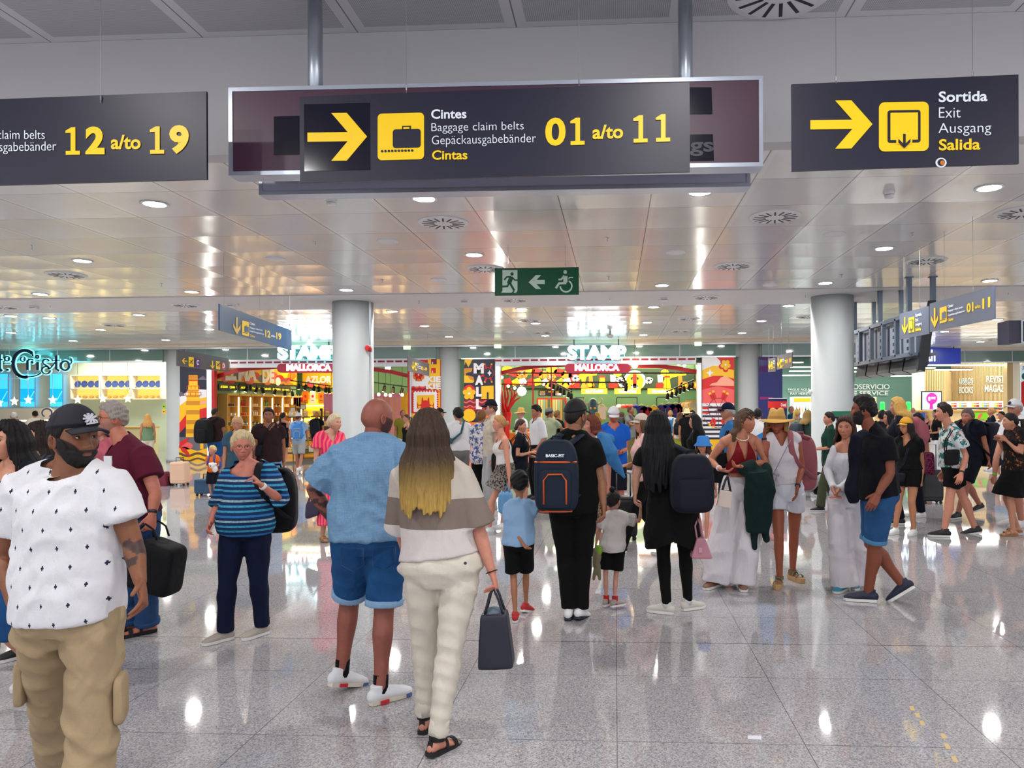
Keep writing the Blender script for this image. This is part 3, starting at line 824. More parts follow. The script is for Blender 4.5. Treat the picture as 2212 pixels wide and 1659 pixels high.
mb=MB();mb.prism([(xa+.26,ya-.08,zt+.22),(xa+.38,ya-.08,zt+.22),(xa+.24,ya-.08,zb-.2),(xa+.06,ya-.08,zb-.3),(xa+.10,ya-.08,zb+.0)],(0,.05,0),m_monf);mb.build('side_panel',t)
t=empty('hanging_screen',P(2196,742,11.5),'black edged screen unit cut by the right picture edge','screen')
a_,b_=P(2180,741,11.5),P(2203,692,11.5);mb=MB();mb.box((a_[0],a_[1],a_[2]),(b_[0],a_[1]+.35,b_[2]),mat('screen_side',(74,72,92)));mb.build('casing',t)
c_=P(2262,741,11.5);mb=MB();mb.box((b_[0],a_[1]-.03,a_[2]),(c_[0],a_[1]+.3,b_[2]),m_steel);mb.build('bezel',t)
mb=MB();mb.box((b_[0]+.03,a_[1]-.04,a_[2]+.02),(c_[0]-.03,a_[1]-.03,b_[2]-.02),m_black);mb.build('screen',t)
mb=MB();mb.bar(P(2230,695,11.6),P(2230,695,11.6)*np.array((1,1,0))+np.array((0,0,HC)),.06,.06,m_rack,up=(0,1,0));mb.build('hanger',t)
# ================================================================ cloth, skin and hair materials
def fabric(name,col,kind='plain',col2=None,scale=1.0,rough=0.85,col3=None):
 if name in MATS:return MATS[name]
 m=mat(name,col,rough=rough,spec=0.2)
 w=NT(m);p=w.pos();s=w.sep(p)
 c1=lin(col);c2=lin(col2 or col);c3=lin(col3 or col2 or col)
 big=w.noise(p,5.0,3)
 if kind=='plain':
  c=w.mix(w.math('MULTIPLY',big,0.35),c1,tuple(v*.78 for v in c1))
 elif kind=='heather': # horizontal slub threads
  mp=w.n('ShaderNodeMapping');mp.inputs['Scale'].default_value=(18,18,260);w.l(p,mp.inputs[0])
  n=w.noise(mp.outputs[0],1.0,3)
  mp2=w.n('ShaderNodeMapping');mp2.inputs['Scale'].default_value=(240,240,14);w.l(p,mp2.inputs[0])
  n2=w.noise(mp2.outputs[0],1.0,2)
  c=w.mix(w.math('MULTIPLY',w.math('ADD',n,n2),0.62),c2,c1)
 elif kind=='denim':
  mp=w.n('ShaderNodeMapping');mp.inputs['Scale'].default_value=(300,300,40);w.l(p,mp.inputs[0])
  c=w.mix(w.math('MULTIPLY',w.noise(mp.outputs[0],1.0,2),0.5),c1,c2)
  fade=w.math('MULTIPLY',w.math('SUBTRACT',big,0.35),1.6)
  fade=w.math('MAXIMUM',w.math('MINIMUM',fade,1.0),0.0)
  c=w.mix(fade,c,c2)
 elif kind=='bands': # col above / col2 middle / col3 below, in height of the object
  c=c1
 elif kind=='stripes':
  u=w.math('MULTIPLY',s[2],1.0/scale)
  f=w.math('FRACT',w.math('ADD',u,50.0));k=w.math('FRACT',w.math('MULTIPLY',w.math('FLOOR',w.math('ADD',u,50.0)),0.25))
  line=w.math('LESS_THAN',f,0.42)
  dash=w.math('GREATER_THAN',w.noise(p,70,1),0.40)
  cc=w.mix(w.math('GREATER_THAN',k,0.6),c2,c3)
  c=w.mix(w.math('MULTIPLY',line,w.math('ADD',w.math('MULTIPLY',dash,0.35),0.55)),c1,cc)
  c=w.mix(w.math('MULTIPLY',w.math('LESS_THAN',k,0.2),line),c,lin((52,120,190)))
 elif kind=='vstripes':
  f=w.math('FRACT',w.math('ADD',w.math('MULTIPLY',w.math('ADD',s[0],w.math('MULTIPLY',big,0.05)),1.0/scale),50.0))
  c=w.mix(w.math('LESS_THAN',f,0.45),c1,c2)
 elif kind in('floral','leopard','camo'):
  n1=w.noise(p,11*scale,3,.6);n2=w.noise(p,17*scale,3,.6)
  if kind=='leopard':
   v=w.n('ShaderNodeTexVoronoi');v.inputs['Scale'].default_value=48*scale;w.l(p,v.inputs['Vector'])
   d=v.outputs['Distance']
   ring=w.math('MULTIPLY',w.math('GREATER_THAN',d,0.22),w.math('LESS_THAN',d,0.48))
   c=w.mix(ring,c1,c2)
  else:
   c=w.mix(w.math('GREATER_THAN',n1,0.53),c1,c2)
   c=w.mix(w.math('GREATER_THAN',n2,0.60),c,c3)
 w.l(c,w.b.inputs['Base Color'])if not isinstance(c,tuple)else None
 mp=w.n('ShaderNodeMapping');mp.inputs['Scale'].default_value=(500,500,500);w.l(p,mp.inputs[0])
 mp3=w.n('ShaderNodeMapping');mp3.inputs['Scale'].default_value=(11,11,5);w.l(p,mp3.inputs[0])
 h=w.math('ADD',w.math('MULTIPLY',w.noise(mp.outputs[0],1,1),0.12),w.math('ABSOLUTE',w.math('SUBTRACT',w.noise(mp3.outputs[0],1.0,3,.5),.5)))
 w.l(w.bump(h,0.7,0.035),w.b.inputs['Normal'])
 return m
def bands(name,stops):
 """cloth whose colour changes at heights above the object's origin: [(z, col), ...] from low to high"""
 m=fabric(name,stops[0][1]);w=NT(m);s=w.sep(w.pos());c=lin(stops[0][1])
 for z,col in stops[1:]:
  z2=w.math('GREATER_THAN',s[2],z);c=w.mix(z2,c,lin(col))
 w.l(c,w.b.inputs['Base Color']);return m
def ticks(name,col,col2):
 """white cloth printed with rows of small dark motifs"""
 m=fabric(name,col);w=NT(m);s=w.sep(w.pos())
 fx=w.math('SUBTRACT',w.math('FRACT',w.math('ADD',w.math('MULTIPLY',s[0],13.0),50.0)),.5)
 row=w.math('ADD',w.math('MULTIPLY',s[2],14.0),50.0)
 fxo=w.math('SUBTRACT',w.math('FRACT',w.math('ADD',w.math('ADD',w.math('MULTIPLY',s[0],11.5),50.0),w.math('MULTIPLY',w.math('FRACT',w.math('MULTIPLY',w.math('FLOOR',row),.5)),1.0))),.5)
 fz=w.math('SUBTRACT',w.math('FRACT',row),.5)
 a=w.math('MULTIPLY',w.math('LESS_THAN',w.math('ABSOLUTE',fxo),.022),w.math('LESS_THAN',w.math('ABSOLUTE',fz),.13))
 b=w.math('MULTIPLY',w.math('LESS_THAN',w.math('ABSOLUTE',fxo),.052),w.math('LESS_THAN',w.math('ABSOLUTE',fz),.05))
 w.l(w.mix(w.math('MAXIMUM',a,b),lin(col),lin(col2)),w.b.inputs['Base Color']);return m
def skin_mat():
 if 'skin' in MATS:return MATS['skin']
 m=mat('skin',(200,150,120),rough=0.5,spec=0.35);w=NT(m)
 a=w.n('ShaderNodeAttribute');a.attribute_name='Col'
 n=w.noise(w.pos(),40,3)
 hs=w.n('ShaderNodeMix',data_type='RGBA');hs.blend_type='MULTIPLY';hs.inputs[0].default_value=0.25
 w.l(a.outputs['Color'],hs.inputs[6]);w.l(n,hs.inputs[7]);w.l(hs.outputs[2],w.b.inputs['Base Color'])
 w.b.inputs['Subsurface Weight'].default_value=0.0
 w.l(w.bump(w.noise(w.pos(),120,2),0.08,0.004),w.b.inputs['Normal'])
 return m
def hair_mat(name,col,tip=None,z=(0,1)):
 """strands; tip = colour towards the lower end (dyed), z = heights between which it changes"""
 if name in MATS:return MATS[name]
 m=mat(name,col,rough=0.55,spec=0.22);w=NT(m);p=w.pos()
 mp=w.n('ShaderNodeMapping');mp.inputs['Scale'].default_value=(140,140,9);w.l(p,mp.inputs[0])
 n=w.noise(mp.outputs[0],1.0,4,.6)
 c1=lin(col)
 if tip is None:c=w.mix(n,tuple(v*.35 for v in c1),tuple(min(1,v*1.7)for v in c1))
 else:
  s=w.sep(p);t=w.n('ShaderNodeMapRange');w.l(w.math('ADD',s[2],w.math('MULTIPLY',w.math('SUBTRACT',n,.5),.25)),t.inputs[0])
  t.inputs[1].default_value=z[1];t.inputs[2].default_value=z[0]
  base=w.mix(t.outputs[0],c1,lin(tip))
  hs=w.n('ShaderNodeMix',data_type='RGBA');hs.blend_type='MULTIPLY';hs.inputs[0].default_value=0.75
  w.l(base,hs.inputs[6]);g=w.n('ShaderNodeMapRange');w.l(n,g.inputs[0]);g.inputs[1].default_value=.3;g.inputs[2].default_value=.7;g.inputs[3].default_value=.25;g.inputs[4].default_value=1.3
  w.l(g.outputs[0],hs.inputs[7]);c=hs.outputs[2]
 w.l(c,w.b.inputs['Base Color']);w.l(w.bump(n,0.6,0.01),w.b.inputs['Normal'])
 return m

# ================================================================ surface tools
def join(parts):
 V=[];F=[];n=0
 for v,f in parts:
  V.append(np.asarray(v));F+=[tuple(int(i)+n for i in q)for q in f];n+=len(v)
 return np.concatenate(V),F
def remesh(parts,voxel,it=2,lam=0.5):
 V,F=join(parts)
 me=bpy.data.meshes.new('r');me.from_pydata([tuple(v)for v in V],[],F)
 o=bpy.data.objects.new('r',me);COL.objects.link(o)
 md=o.modifiers.new('r','REMESH');md.mode='VOXEL';md.voxel_size=voxel;md.adaptivity=0
 dg=bpy.context.evaluated_depsgraph_get();dg.update()
 ev=o.evaluated_get(dg).to_mesh()
 n=len(ev.vertices);v=np.empty(n*3,dtype=np.float32);ev.vertices.foreach_get('co',v);v=v.reshape(-1,3).astype(float)
 nl=len(ev.loops);li=np.empty(nl,dtype=np.int32);ev.loops.foreach_get('vertex_index',li)
 if nl==4*len(ev.polygons):f=li.reshape(-1,4)
 else:
  f=np.array([(list(p.vertices)*2)[:4]if len(p.vertices)==3 else list(p.vertices)[:4]for p in ev.polygons])
 o.evaluated_get(dg).to_mesh_clear()
 bpy.data.objects.remove(o);bpy.data.meshes.remove(me)
 v=smooth(v,f,it,lam)
 return v,f
def smooth(v,f,it,lam=0.5):
 if it<=0 or len(v)==0:return v
 e=np.concatenate([f[:,[0,1]],f[:,[1,2]],f[:,[2,3]],f[:,[3,0]]]);n=len(v)
 a=np.concatenate([e[:,0],e[:,1]]);b=np.concatenate([e[:,1],e[:,0]])
 cnt=np.bincount(a,minlength=n).astype(float);cnt[cnt==0]=1
 for _ in range(it):
  s=np.stack([np.bincount(a,weights=v[b,k],minlength=n)for k in range(3)],1)/cnt[:,None]
  v=v+(s-v)*lam
 return v
def vnormals(v,f):
 q=v[f];fn=np.cross(q[:,2]-q[:,0],q[:,3 if f.shape[1]>3 else 1]-q[:,1 if f.shape[1]>3 else 0])
 n=np.zeros_like(v)
 for k in range(3):
  n[:,k]=sum(np.bincount(f[:,j],weights=fn[:,k],minlength=len(v))for j in range(f.shape[1]))
 return n/(np.linalg.norm(n,axis=1)[:,None]+1e-12)
def folds(v,f,amp,freq=18.0,seed=0,zdir=0.35):
 r=np.random.default_rng(seed);n=vnormals(v,f);h=np.zeros(len(v));q=v-v.mean(0)
 warp=0.05*np.sin(q@r.normal(size=3)*9+r.uniform(0,6))+0.03*np.sin(q@r.normal(size=3)*17)
 for k in range(5):
  d=r.normal(size=3);d[2]=abs(d[2])*(1.6 if k%2 else zdir);d/=np.linalg.norm(d)
  h+=(1-np.abs(np.sin((q@d+warp)*freq*r.uniform(.6,1.5)+r.uniform(0,6)))*1.6)*r.uniform(.4,1)
 return v+n*(amp*h/2.2)[:,None]
def snapcut(v,f,s):
 """removes the surface where s > 0 and lays its rim on s = 0"""
 kill=s>0
 e=np.concatenate([f[:,[0,1]],f[:,[1,2]],f[:,[2,3]],f[:,[3,0]]]);e=np.concatenate([e,e[:,::-1]]);e0=e
 m=kill[e[:,0]]&~kill[e[:,1]];e=e[m];i,j=e[:,0],e[:,1];t=(s[i]/(s[i]-s[j]+1e-9))[:,None];p=v[i]+(v[j]-v[i])*t
 n=np.bincount(i,minlength=len(v));v=v.copy();ok=n>0
 for k in range(3):a=np.bincount(i,weights=p[:,k],minlength=len(v));v[ok,k]=a[ok]/n[ok]
 f2=f[~kill[f].all(1)];lone=np.zeros(len(v),bool);lone[f2.ravel()]=True;lone&=kill&~ok
 m=lone[e0[:,0]]&ok[e0[:,1]];i,j=e0[m,0],e0[m,1];n=np.bincount(i,minlength=len(v));q=n>0;w_=v.copy()
 for k in range(3):a=np.bincount(i,weights=v[j,k],minlength=len(v));w_[q,k]=a[q]/n[q]
 return w_,f2
def ss(a,b,x):
 t=np.clip((x-a)/(b-a),0,1);return t*t*(3-2*t)

# ================================================================ head
def head_shape(k,fem=False,jaw=1.0):
 V0,F=ico(k);p=V0*np.array([.075,.096,.116]);x,y,z=p[:,0].copy(),p[:,1].copy(),p[:,2].copy()
 t=ss(0.0,-.105,z)
 x=x*(1-(.34 if fem else .24*jaw)*t);x=x*(1+.05*ss(.0,.06,z)*(y<0))
 y=np.where(y<0,y*(1-.45*t),y*(1+.02*t))
 y=np.where(y>.068,.068+(y-.068)*.62,y)
 z=np.where(z<-.10,-.10+(z+.10)*.7,z)
 fr=ss(.0,.03,y)
 g=lambda cx,cz,sx,sz:np.exp(-((np.abs(x)-cx)/sx)**2-((z-cz)/sz)**2)*fr
 dy=-.011*g(.031,.012,.017,.011)+.0045*g(.028,.033,.026,.008)
 dy+=.007*g(0,.006,.008,.022)+(.016 if not fem else .013)*g(0,-.022,.010,.014)+.007*g(.012,-.029,.007,.007)
 dy+=.004*g(0,-.056,.03,.02)+.0035*g(0,-.0515,.021,.0045)+.0045*g(0,-.063,.018,.005)-.004*g(0,-.0572,.024,.0022)
 dy+=.007*g(0,-.098,.019,.016)+.004*g(.043,-.018,.018,.022)-.003*g(.0,-.078,.02,.006)
 y=y+dy
 return np.stack([x,y,z],1),F
def hairline(az,style):
 if style in('long','bob','tied'):
  A=[0,35,60,80,100,140,180];Z=[.080,.066,.030,-.02,-.045,-.065,-.07]if style!='tied' else[.078,.064,.035,.012,.0,-.04,-.06]
 elif style=='balding':
  A=[0,50,70,90,110,140,180];Z=[.13,.09,.05,-.01,-.01,-.05,-.06]
 else:
  A=[0,40,62,78,92,112,145,180];Z=[.076,.066,.040,-.008,-.012,.004,-.045,-.06]
 return np.interp(az,A,Z)
def skin_cols(local,base,lips,brow,beard=None,near=True,fem=False):
 """colour of head vertices (local head coordinates): lips, eyebrows, beard are the person's own colouring"""
 x,y,z=local.T;C=np.tile(np.array(lin(base)),(len(local),1));fr=ss(.03,.05,y)
 def blend(wt,col):
  nonlocal C
  C=C*(1-wt[:,None])+np.array(lin(col))*wt[:,None]
 g=lambda cx,cz,sx,sz:np.exp(-((np.abs(x)-cx)/sx)**4-((z-cz)/sz)**4)*fr
 blend(np.clip(g(0,-.0575,.0225,.0095)*.8,0,1),lips)
 bz=.034+.004*(1-((np.abs(x)-.032)/.018)**2)
 blend(np.exp(-((np.abs(x)-.031)/.0195)**6-((z-bz)/.0042)**4)*fr*(.9 if not fem else .75),brow)
 red=tuple(int(a*b)for a,b in zip(base,(1.0,.86,.84)))
 blend(np.clip(np.exp(-((np.abs(x)-.04)/.022)**2-((z+.022)/.02)**2)*fr*.5,0,1),red)
 if beard:
  zb=np.where(np.abs(x)<.03,-.040,-.040+(np.abs(x)-.03)*1.1)
  m=ss(zb+.004,zb-.004,z)*ss(-.02,.0,y)*(1-np.exp(-(x/.017)**4-((z+.0575)/.006)**4))
  blend(m*beard[1],beard[0])
 return C

FAR_K,MID_K,NEAR_K=3,4,5
def person(name='person',label='',px=0,D=8.0,Ht=1.75,hd=0,hh=None,fem=False,skin=(196,146,118),hair=('short',(40,30,26)),build=1.0,belly=0.0,
           joints=None,walk=0.0,arms=('down','down'),top=None,bottom=None,shoes=None,hat=None,lod=None,lean=(0,0),child=False,beard=None,
           lips=None,extras=(),pitch=0,tilt=0,group=None,hs=1.0,foot_hd=None,footlift=(0,0),sit=False,gaze=0,seed=None,glasses=None,headz=0.0,tattoo=None,hipw=1.0,sw=1.0):
 seed=seed if seed is not None else int(px*7+D*13)%9999
 if lod is None:lod=0 if D<7.5 else(1 if D<13 else 2)
 vox=(.0085,.0125,.018)[lod]
 view=-(math.degrees(math.atan((px-CX)/FPX))-3.03) # headings are given as seen; 0 = towards the camera
 hh=(hd if hh is None else hh)+view;hd+=view
 if foot_hd:foot_hd=[q+view for q in foot_hd]
 k=Ht/1.75;hd_=math.radians(hd)
 g=P(px,885,D);g[2]=0
 Fw=np.array((math.sin(hd_),-math.cos(hd_),0));Lf=np.array((math.cos(hd_),math.sin(hd_),0));U=np.array((0,0,1.0))
 loc=lambda l,f,u:g+Lf*l+Fw*f+U*u
 J={}
 wl=abs(walk)
 drop=.018*(wl/.6)if wl else 0
 hipz=(.515*Ht-drop)if not sit else .16
 J['hip']=loc(0,0,hipz+.01)
 sws=(.100 if fem else .113)*(1.0 if not child else .88)*sw
 J['waist']=loc(0,lean[0]*.25,hipz+.085*Ht);J['chest']=loc(lean[1]*.6,lean[0]*.6,hipz+.20*Ht)
 J['neck']=loc(lean[1],lean[0],hipz+.315*Ht)
 hsz=k*1.0*hs if not child else k*hs*(1.0+.35*(1.75-Ht)/.75)
 J['head']=J['neck']+U*(.095*Ht if not child else .075*Ht+.045)+Fw*.012+U*headz
 if joints:
  for key in('hip','neck','head'):
   if key in joints:
    j=joints[key];q=P(j[0],j[1],D+(j[2]if len(j)>2 else 0))
    if key=='hip':q[2]=J[key][2]
    dlt=q-J[key];J[key]=q
    if key=='hip':J['waist']=J['waist']+dlt;J['chest']+=dlt;J['neck']+=dlt;J['head']+=dlt
    if key=='neck':J['waist']=J['waist']+dlt*.3;J['chest']+=dlt*.7;J['head']+=dlt
 up_t=nrm(J['neck']-J['hip'])
 J['sL']=J['neck']+Lf*sws*Ht*.92-U*.022*Ht;J['sR']=J['neck']-Lf*sws*Ht*.92-U*.022*Ht
 J['hL']=J['hip']+Lf*.052*Ht*hipw;J['hR']=J['hip']-Lf*.052*Ht*hipw
 for key in('sL','sR','hL','hR'):
  if joints and key in joints:
   j=joints[key];J[key]=P(j[0],j[1],D+(j[2]if len(j)>2 else 0))
 LT,LS,UA,FA=.245*Ht,.235*Ht,.165*Ht,.145*Ht
 ank=.048*Ht
 for s_,sg in(('L',1),('R',-1)):
  st=walk*sg/2
  lift=max(0,-st)*.25 if walk else 0
  J['a'+s_]=loc(sg*.05*Ht,st*k,ank+lift*.8)
  J['lift'+s_]=lift
 def ik(a,b,l1,l2,pole):
  d=b-a;L=np.linalg.norm(d);dn=d/(L+1e-9)
  if L>(l1+l2)*.999:m=a+dn*L*l1/(l1+l2);return m
  x=(L*L+l1*l1-l2*l2)/(2*L);h=math.sqrt(max(0,l1*l1-x*x))
  pv=pole-dn*np.dot(pole,dn);return a+dn*x+nrm(pv)*h
 for s_,sg in(('L',1),('R',-1)):
  mode=arms[0 if s_=='L' else 1];sh=J['s'+s_]
  sw_=-walk*sg*.28 if walk else 0
  if mode=='down':w_=sh+Lf*sg*.045*k-U*(UA+FA)*.985+Fw*(.03+sw_)
  elif mode=='front':w_=J['waist']+Lf*sg*.06+Fw*.24*k+U*.04
  elif mode=='phone':w_=J['chest']+Lf*sg*.08+Fw*.27*k-U*.06
  elif mode=='pocket':w_=J['hip']+Lf*sg*.15*k+Fw*.08*k+U*.02
  elif mode=='strap':w_=J['neck']+Lf*sg*.10*k+Fw*.17*k-U*.14*k
  elif mode=='reach':w_=sh+Fw*(UA+FA)*.85-U*.18
  elif mode=='hip':w_=J['hip']+Lf*sg*.17*k+U*.05
  elif mode=='head':w_=J['head']+Lf*sg*.10+Fw*.05-U*.03
  else:w_=sh-U*(UA+FA)*.98
  J['w'+s_]=w_
 if joints:
  for key,j in joints.items():
   if key in('wL','wR','aL','aR'):J[key]=P(j[0],j[1],D+(j[2]if len(j)>2 else 0))
 if joints:
  for s_ in 'LR':
   if 'f'+s_ in joints:j=joints['f'+s_];J['a'+s_]=onz(j[0],j[1],0)+U*(ank+(j[2]if len(j)>2 else 0))
 for s_,sg in(('L',1),('R',-1)):
  J['e'+s_]=ik(J['s'+s_],J['w'+s_],UA,FA,-Fw*1.0+Lf*sg*.5-U*.3)
  J['k'+s_]=ik(J['h'+s_],J['a'+s_],LT,LS,Fw)
 if sit:
  for s_,sg in(('L',1),('R',-1)):
   J['h'+s_]=J['hip']+Lf*sg*.09;J['a'+s_]=loc(sg*.12,.55,.09);J['k'+s_]=loc(sg*.16,.36,.42)
 if joints:
  for key,j in joints.items():
   if key in('eL','eR','kL','kR'):J[key]=P(j[0],j[1],D+(j[2]if len(j)>2 else 0))
 # head frame
 ha=math.radians(hh);hF=np.array((math.sin(ha),-math.cos(ha),0));hL=np.array((math.cos(ha),math.sin(ha),0));hU=U.copy()
 pt=math.radians(pitch);hF,hU=hF*math.cos(pt)+hU*math.sin(pt),hU*math.cos(pt)-hF*math.sin(pt)
 tl=math.radians(tilt);hL,hU=hL*math.cos(tl)+hU*math.sin(tl),hU*math.cos(tl)-hL*math.sin(tl)
 HM=np.stack([hL,hF,hU],1);HC_=J['head']
 toh=lambda v:HC_+(np.asarray(v)*hsz)@HM.T
 J.update(F=Fw,L=Lf,U=U,g=g,k=k,HF=hF,HL=hL,HU=hU,hsz=hsz,D=D,lod=lod,toh=toh)

 root=empty(name,g,label,'person',group)
 fs=.86 if fem else 1.0
 if child:fs=.82
 bw=build
 hA=nrm(J['hL']-J['hR']);sA=nrm(J['sL']-J['sR'])
 def spine(h):
  """h = height fraction as on a standing body"""
  X=[.475,.515,.60,.715,.83];Y=[J['hip']-U*.04*Ht,J['hip'],J['waist'],J['chest'],J['neck']]
  c=np.array([np.interp(h,X,[q[i]for q in Y])for i in range(3)])
  if h<.475:c=c-U*(.475-h)*Ht
  if h>.83:c=c+(J['head']-J['neck'])*(h-.83)/.10
  return c,nrm(hA*(1-ss(.5,.8,h))+sA*ss(.5,.8,h))
 HH=[.475,.50,.54,.58,.62,.66,.70,.745,.785,.812,.832]
 if fem:
  AA=[.090,.160,.172,.152,.130,.130,.142,.150,.142,.108,.062];BB=[.09,.115,.118,.103,.094,.098,.118,.120,.092,.072,.055]
 else:
  AA=[.090,.150,.163,.156,.150,.154,.165,.172,.162,.128,.072];BB=[.09,.112,.116,.110,.108,.112,.120,.120,.100,.080,.060]
 if child:AA=[a*(.92)for a in AA]
 AA=[a*k*bw for a in AA];BB=[b*k*(1+(bw-1)*.8)for b in BB]
 def trings(h0,h1,ga=0.0,gb=0.0,boxy=0.0,n=12,hip=1.0,fwd=None):
  pts,rad,ref=[],[],[]
  hs_=np.linspace(h0,h1,n)
  am=np.interp(.745,HH,AA);bm=np.interp(.745,HH,BB)
  for h in hs_:
   c,ax=spine(h);a=float(np.interp(h,HH,AA));b=float(np.interp(h,HH,BB))
   if h<.72 and boxy:a=a+(max(a,am*.97)-a)*boxy;b=b+(max(b,bm*.97)-b)*boxy
   by=belly*math.exp(-((h-.60)/.06)**2)
   bust=(.022*k*math.exp(-((h-.725)/.03)**2))if(fem and not child)else 0
   seat=.016*k*math.exp(-((h-.515)/.025)**2)
   a=a*(hip if h<.56 else 1)+by*.35+ga;b=b+(by+bust+seat)*.5+gb
   pts.append(c+Fw*(by*.5+bust*.5-seat*.5));rad.append((a,b));ref.append(ax)
  return pts,rad,np.array(ref)
 # ---- body
 parts=[]
 pts,rad,ref=trings(.475,.832,-.006,-.006,hip=hipw);csh=1-(.10 if top else 0)
 rad=[(a*csh*(.93 if i<4 else 1),b*csh*(.86 if i<4 else 1))for i,(a,b)in enumerate(rad)]
 if top and top['kind']in('halter','tank','vneck'):rad=[(a/csh*.97,b/csh*.97)if i>6 else(a,b)for i,(a,b)in enumerate(rad)]
 parts.append(loft(pts,rad,20,ref,cap='end'));nk=J['neck']*.72+J['head']*.28-Fw*.015*k
 def trap(gp):
  return loft([J['sL']+U*.012*k,J['sL']*.5+nk*.5+U*.008*k,nk,J['sR']*.5+nk*.5+U*.008*k,J['sR']+U*.012*k],[(.046*k+gp,.046*k+gp),(.046*k+gp,.046*k+gp),(.046*k+gp*.6,.05*k+gp*.4),(.046*k+gp,.046*k+gp),(.046*k+gp,.046*k+gp)],14)
 parts.append(trap(-.006))
 lcov=0 if not bottom else(bottom.get('len',1.0)if bottom['kind']in('trousers','shorts','wide','leggings')else .42)
 acov=(top.get('sleeve',.27)if top else 0)
 closed=shoes and shoes['kind']in('sneaker','shoe','boot')
 cov=lambda ts,c_,f_:[f_ if t<c_-.04 else 1.0 for t in ts]
 neckr=.056*k*(1 if not fem else .84)*(1.0 if not child else .85)
 parts.append(loft([J['neck']-U*.03,(J['neck']+toh((0,-.012,-.07)))/2,toh((0,-.016,-.05))],[(neckr*1.25,neckr*1.15),(neckr,neckr),(neckr*.98,neckr)],14,Lf))
 for s_,sg in(('L',1),('R',-1)):
  S,E,Wp=J['s'+s_],J['e'+s_],J['w'+s_]
  lerp=lambda a,b,t:a+(b-a)*t
  A_=fs*k*(.95+(bw-1)*.6)
  J['armr'+s_]=A_
  parts.append(loft([lerp(S,J['neck'],.25),S,lerp(S,E,.2),lerp(S,E,.55),E,lerp(E,Wp,.25),lerp(E,Wp,.7),Wp],
                          [(r*A_*q,r*A_*q)for r,q in zip((.060,.062,.056,.048,.040,.043,.032,.026),cov((0,0,.1,.27,.5,.62,.85,1),acov,.86))],14))
  Hp,K,A=J['h'+s_],J['k'+s_],J['a'+s_]
  g_=k*(.95+(bw-1)*.7)*(1.0 if not child else .82)*(1.0 if not fem else .97)
  J['legr'+s_]=g_
  back=-Fw*.012*k
  parts.append(loft([Hp+U*.01,lerp(Hp,K,.2),lerp(Hp,K,.55),K,lerp(K,A,.3)+back,lerp(K,A,.6),A],
                          [(a*g_*q,b*g_*q)for(a,b),q in zip([(.086,.09),(.088,.092),(.072,.074),(.053,.055),(.055,.058),(.042,.044),(.034,.037)],cov((0,.1,.27,.5,.65,.8,1),lcov,.82))],16,Lf))
  # foot
  fh=math.radians(foot_hd[0 if s_=='L' else 1])if foot_hd else hd_+sg*.12
  ff=np.array((math.sin(fh),-math.cos(fh),0));fl=np.array((math.cos(fh),math.sin(fh),0))
  lf_=footlift[0 if s_=='L' else 1];lf_=lf_ if lf_ else(J.get('lift'+s_,0)*2.2 if(joints is None or 'a'+s_ not in joints)else 0)
  ff2=ff*math.cos(lf_)-U*math.sin(lf_);fu=U*math.cos(lf_)+ff*math.sin(lf_)
  an=A;fk=k*(1 if not child else 1.12)*(.94 if fem else 1)
  ft=lambda f,l,u,an=an,ff2=ff2,fl=fl,fu=fu,fk=fk:an+(ff2*f+fl*l+fu*u)*fk
  J['foot'+s_]=(ft,ff2,fl,fu,an,fk)
  cf=.55 if closed else 1.0
  parts.append(loft([ft(-.045,0,-.05),ft(-.01,0,-.035),ft(.05,0,-.045),ft(.11,0,-.058),ft(.155 if not closed else .13,0,-.066),ft(.18 if not closed else .14,0,-.070)],
                          [(a*fk*cf,b*fk*cf)for a,b in((.028,.030),(.032,.038),(.034,.028),(.042,.020),(.040,.014),(.026,.010))],14,fl))
 bv,bf=remesh(parts,vox,4 if lod==0 else 2)
 base=np.array(lin(skin));cols=np.tile(base,(len(bv),1))
 if tattoo:
  for key,a0,a1,rad_ in tattoo:
   A,B=J[key[0]],J[key[1]];ab=B-A;t=((bv-A)@ab)/(ab@ab);d=np.linalg.norm(bv-(A+np.outer(np.clip(t,0,1),ab)),axis=1)
   q=(bv-A)*75;pat=np.sin(q[:,0]+2*np.sin(q[:,2]*.7))+np.sin(q[:,1]*1.2+2*np.sin(q[:,0]*.6))+np.sin(q[:,2]*1.1+q[:,0]*.5)
   m=(t>a0)&(t<a1)&(d<rad_)&(pat>-.1)
   cols[m]=base*.22+np.array((.01,.012,.02))
 # ---- hands
 hv,hf=[],[]
 Hs=[]
 for s_,sg in(('L',1),('R',-1)):
  E,Wp=J['e'+s_],J['w'+s_];d=nrm(Wp-E)
  if joints and('d'+s_)in joints:d=nrm(np.array(joints['d'+s_][0])@np.stack([Lf,Fw,U]))
  thumb=Fw-d*np.dot(Fw,d)
  if np.linalg.norm(thumb)<.35:thumb=-Lf*sg-d*np.dot(-Lf*sg,d)
  thumb=nrm(thumb);inn=nrm(np.cross(d,thumb))*1.0
  if np.dot(inn,-Lf*sg)<0 and abs(np.dot(inn,Lf))>.3:inn=-inn
  hk=fs*k*(1.0 if not child else 1.15)
  curl=0.55
  if joints and('c'+s_)in joints:curl=joints['c'+s_]
  pal=[Wp-d*.01,Wp+d*.03*hk,Wp+d*.065*hk,Wp+d*.09*hk]
  hp=[loft(pal,[(.027*hk,.021*hk),(.036*hk,.018*hk),(.042*hk,.015*hk),(.040*hk,.012*hk)],12,thumb)]
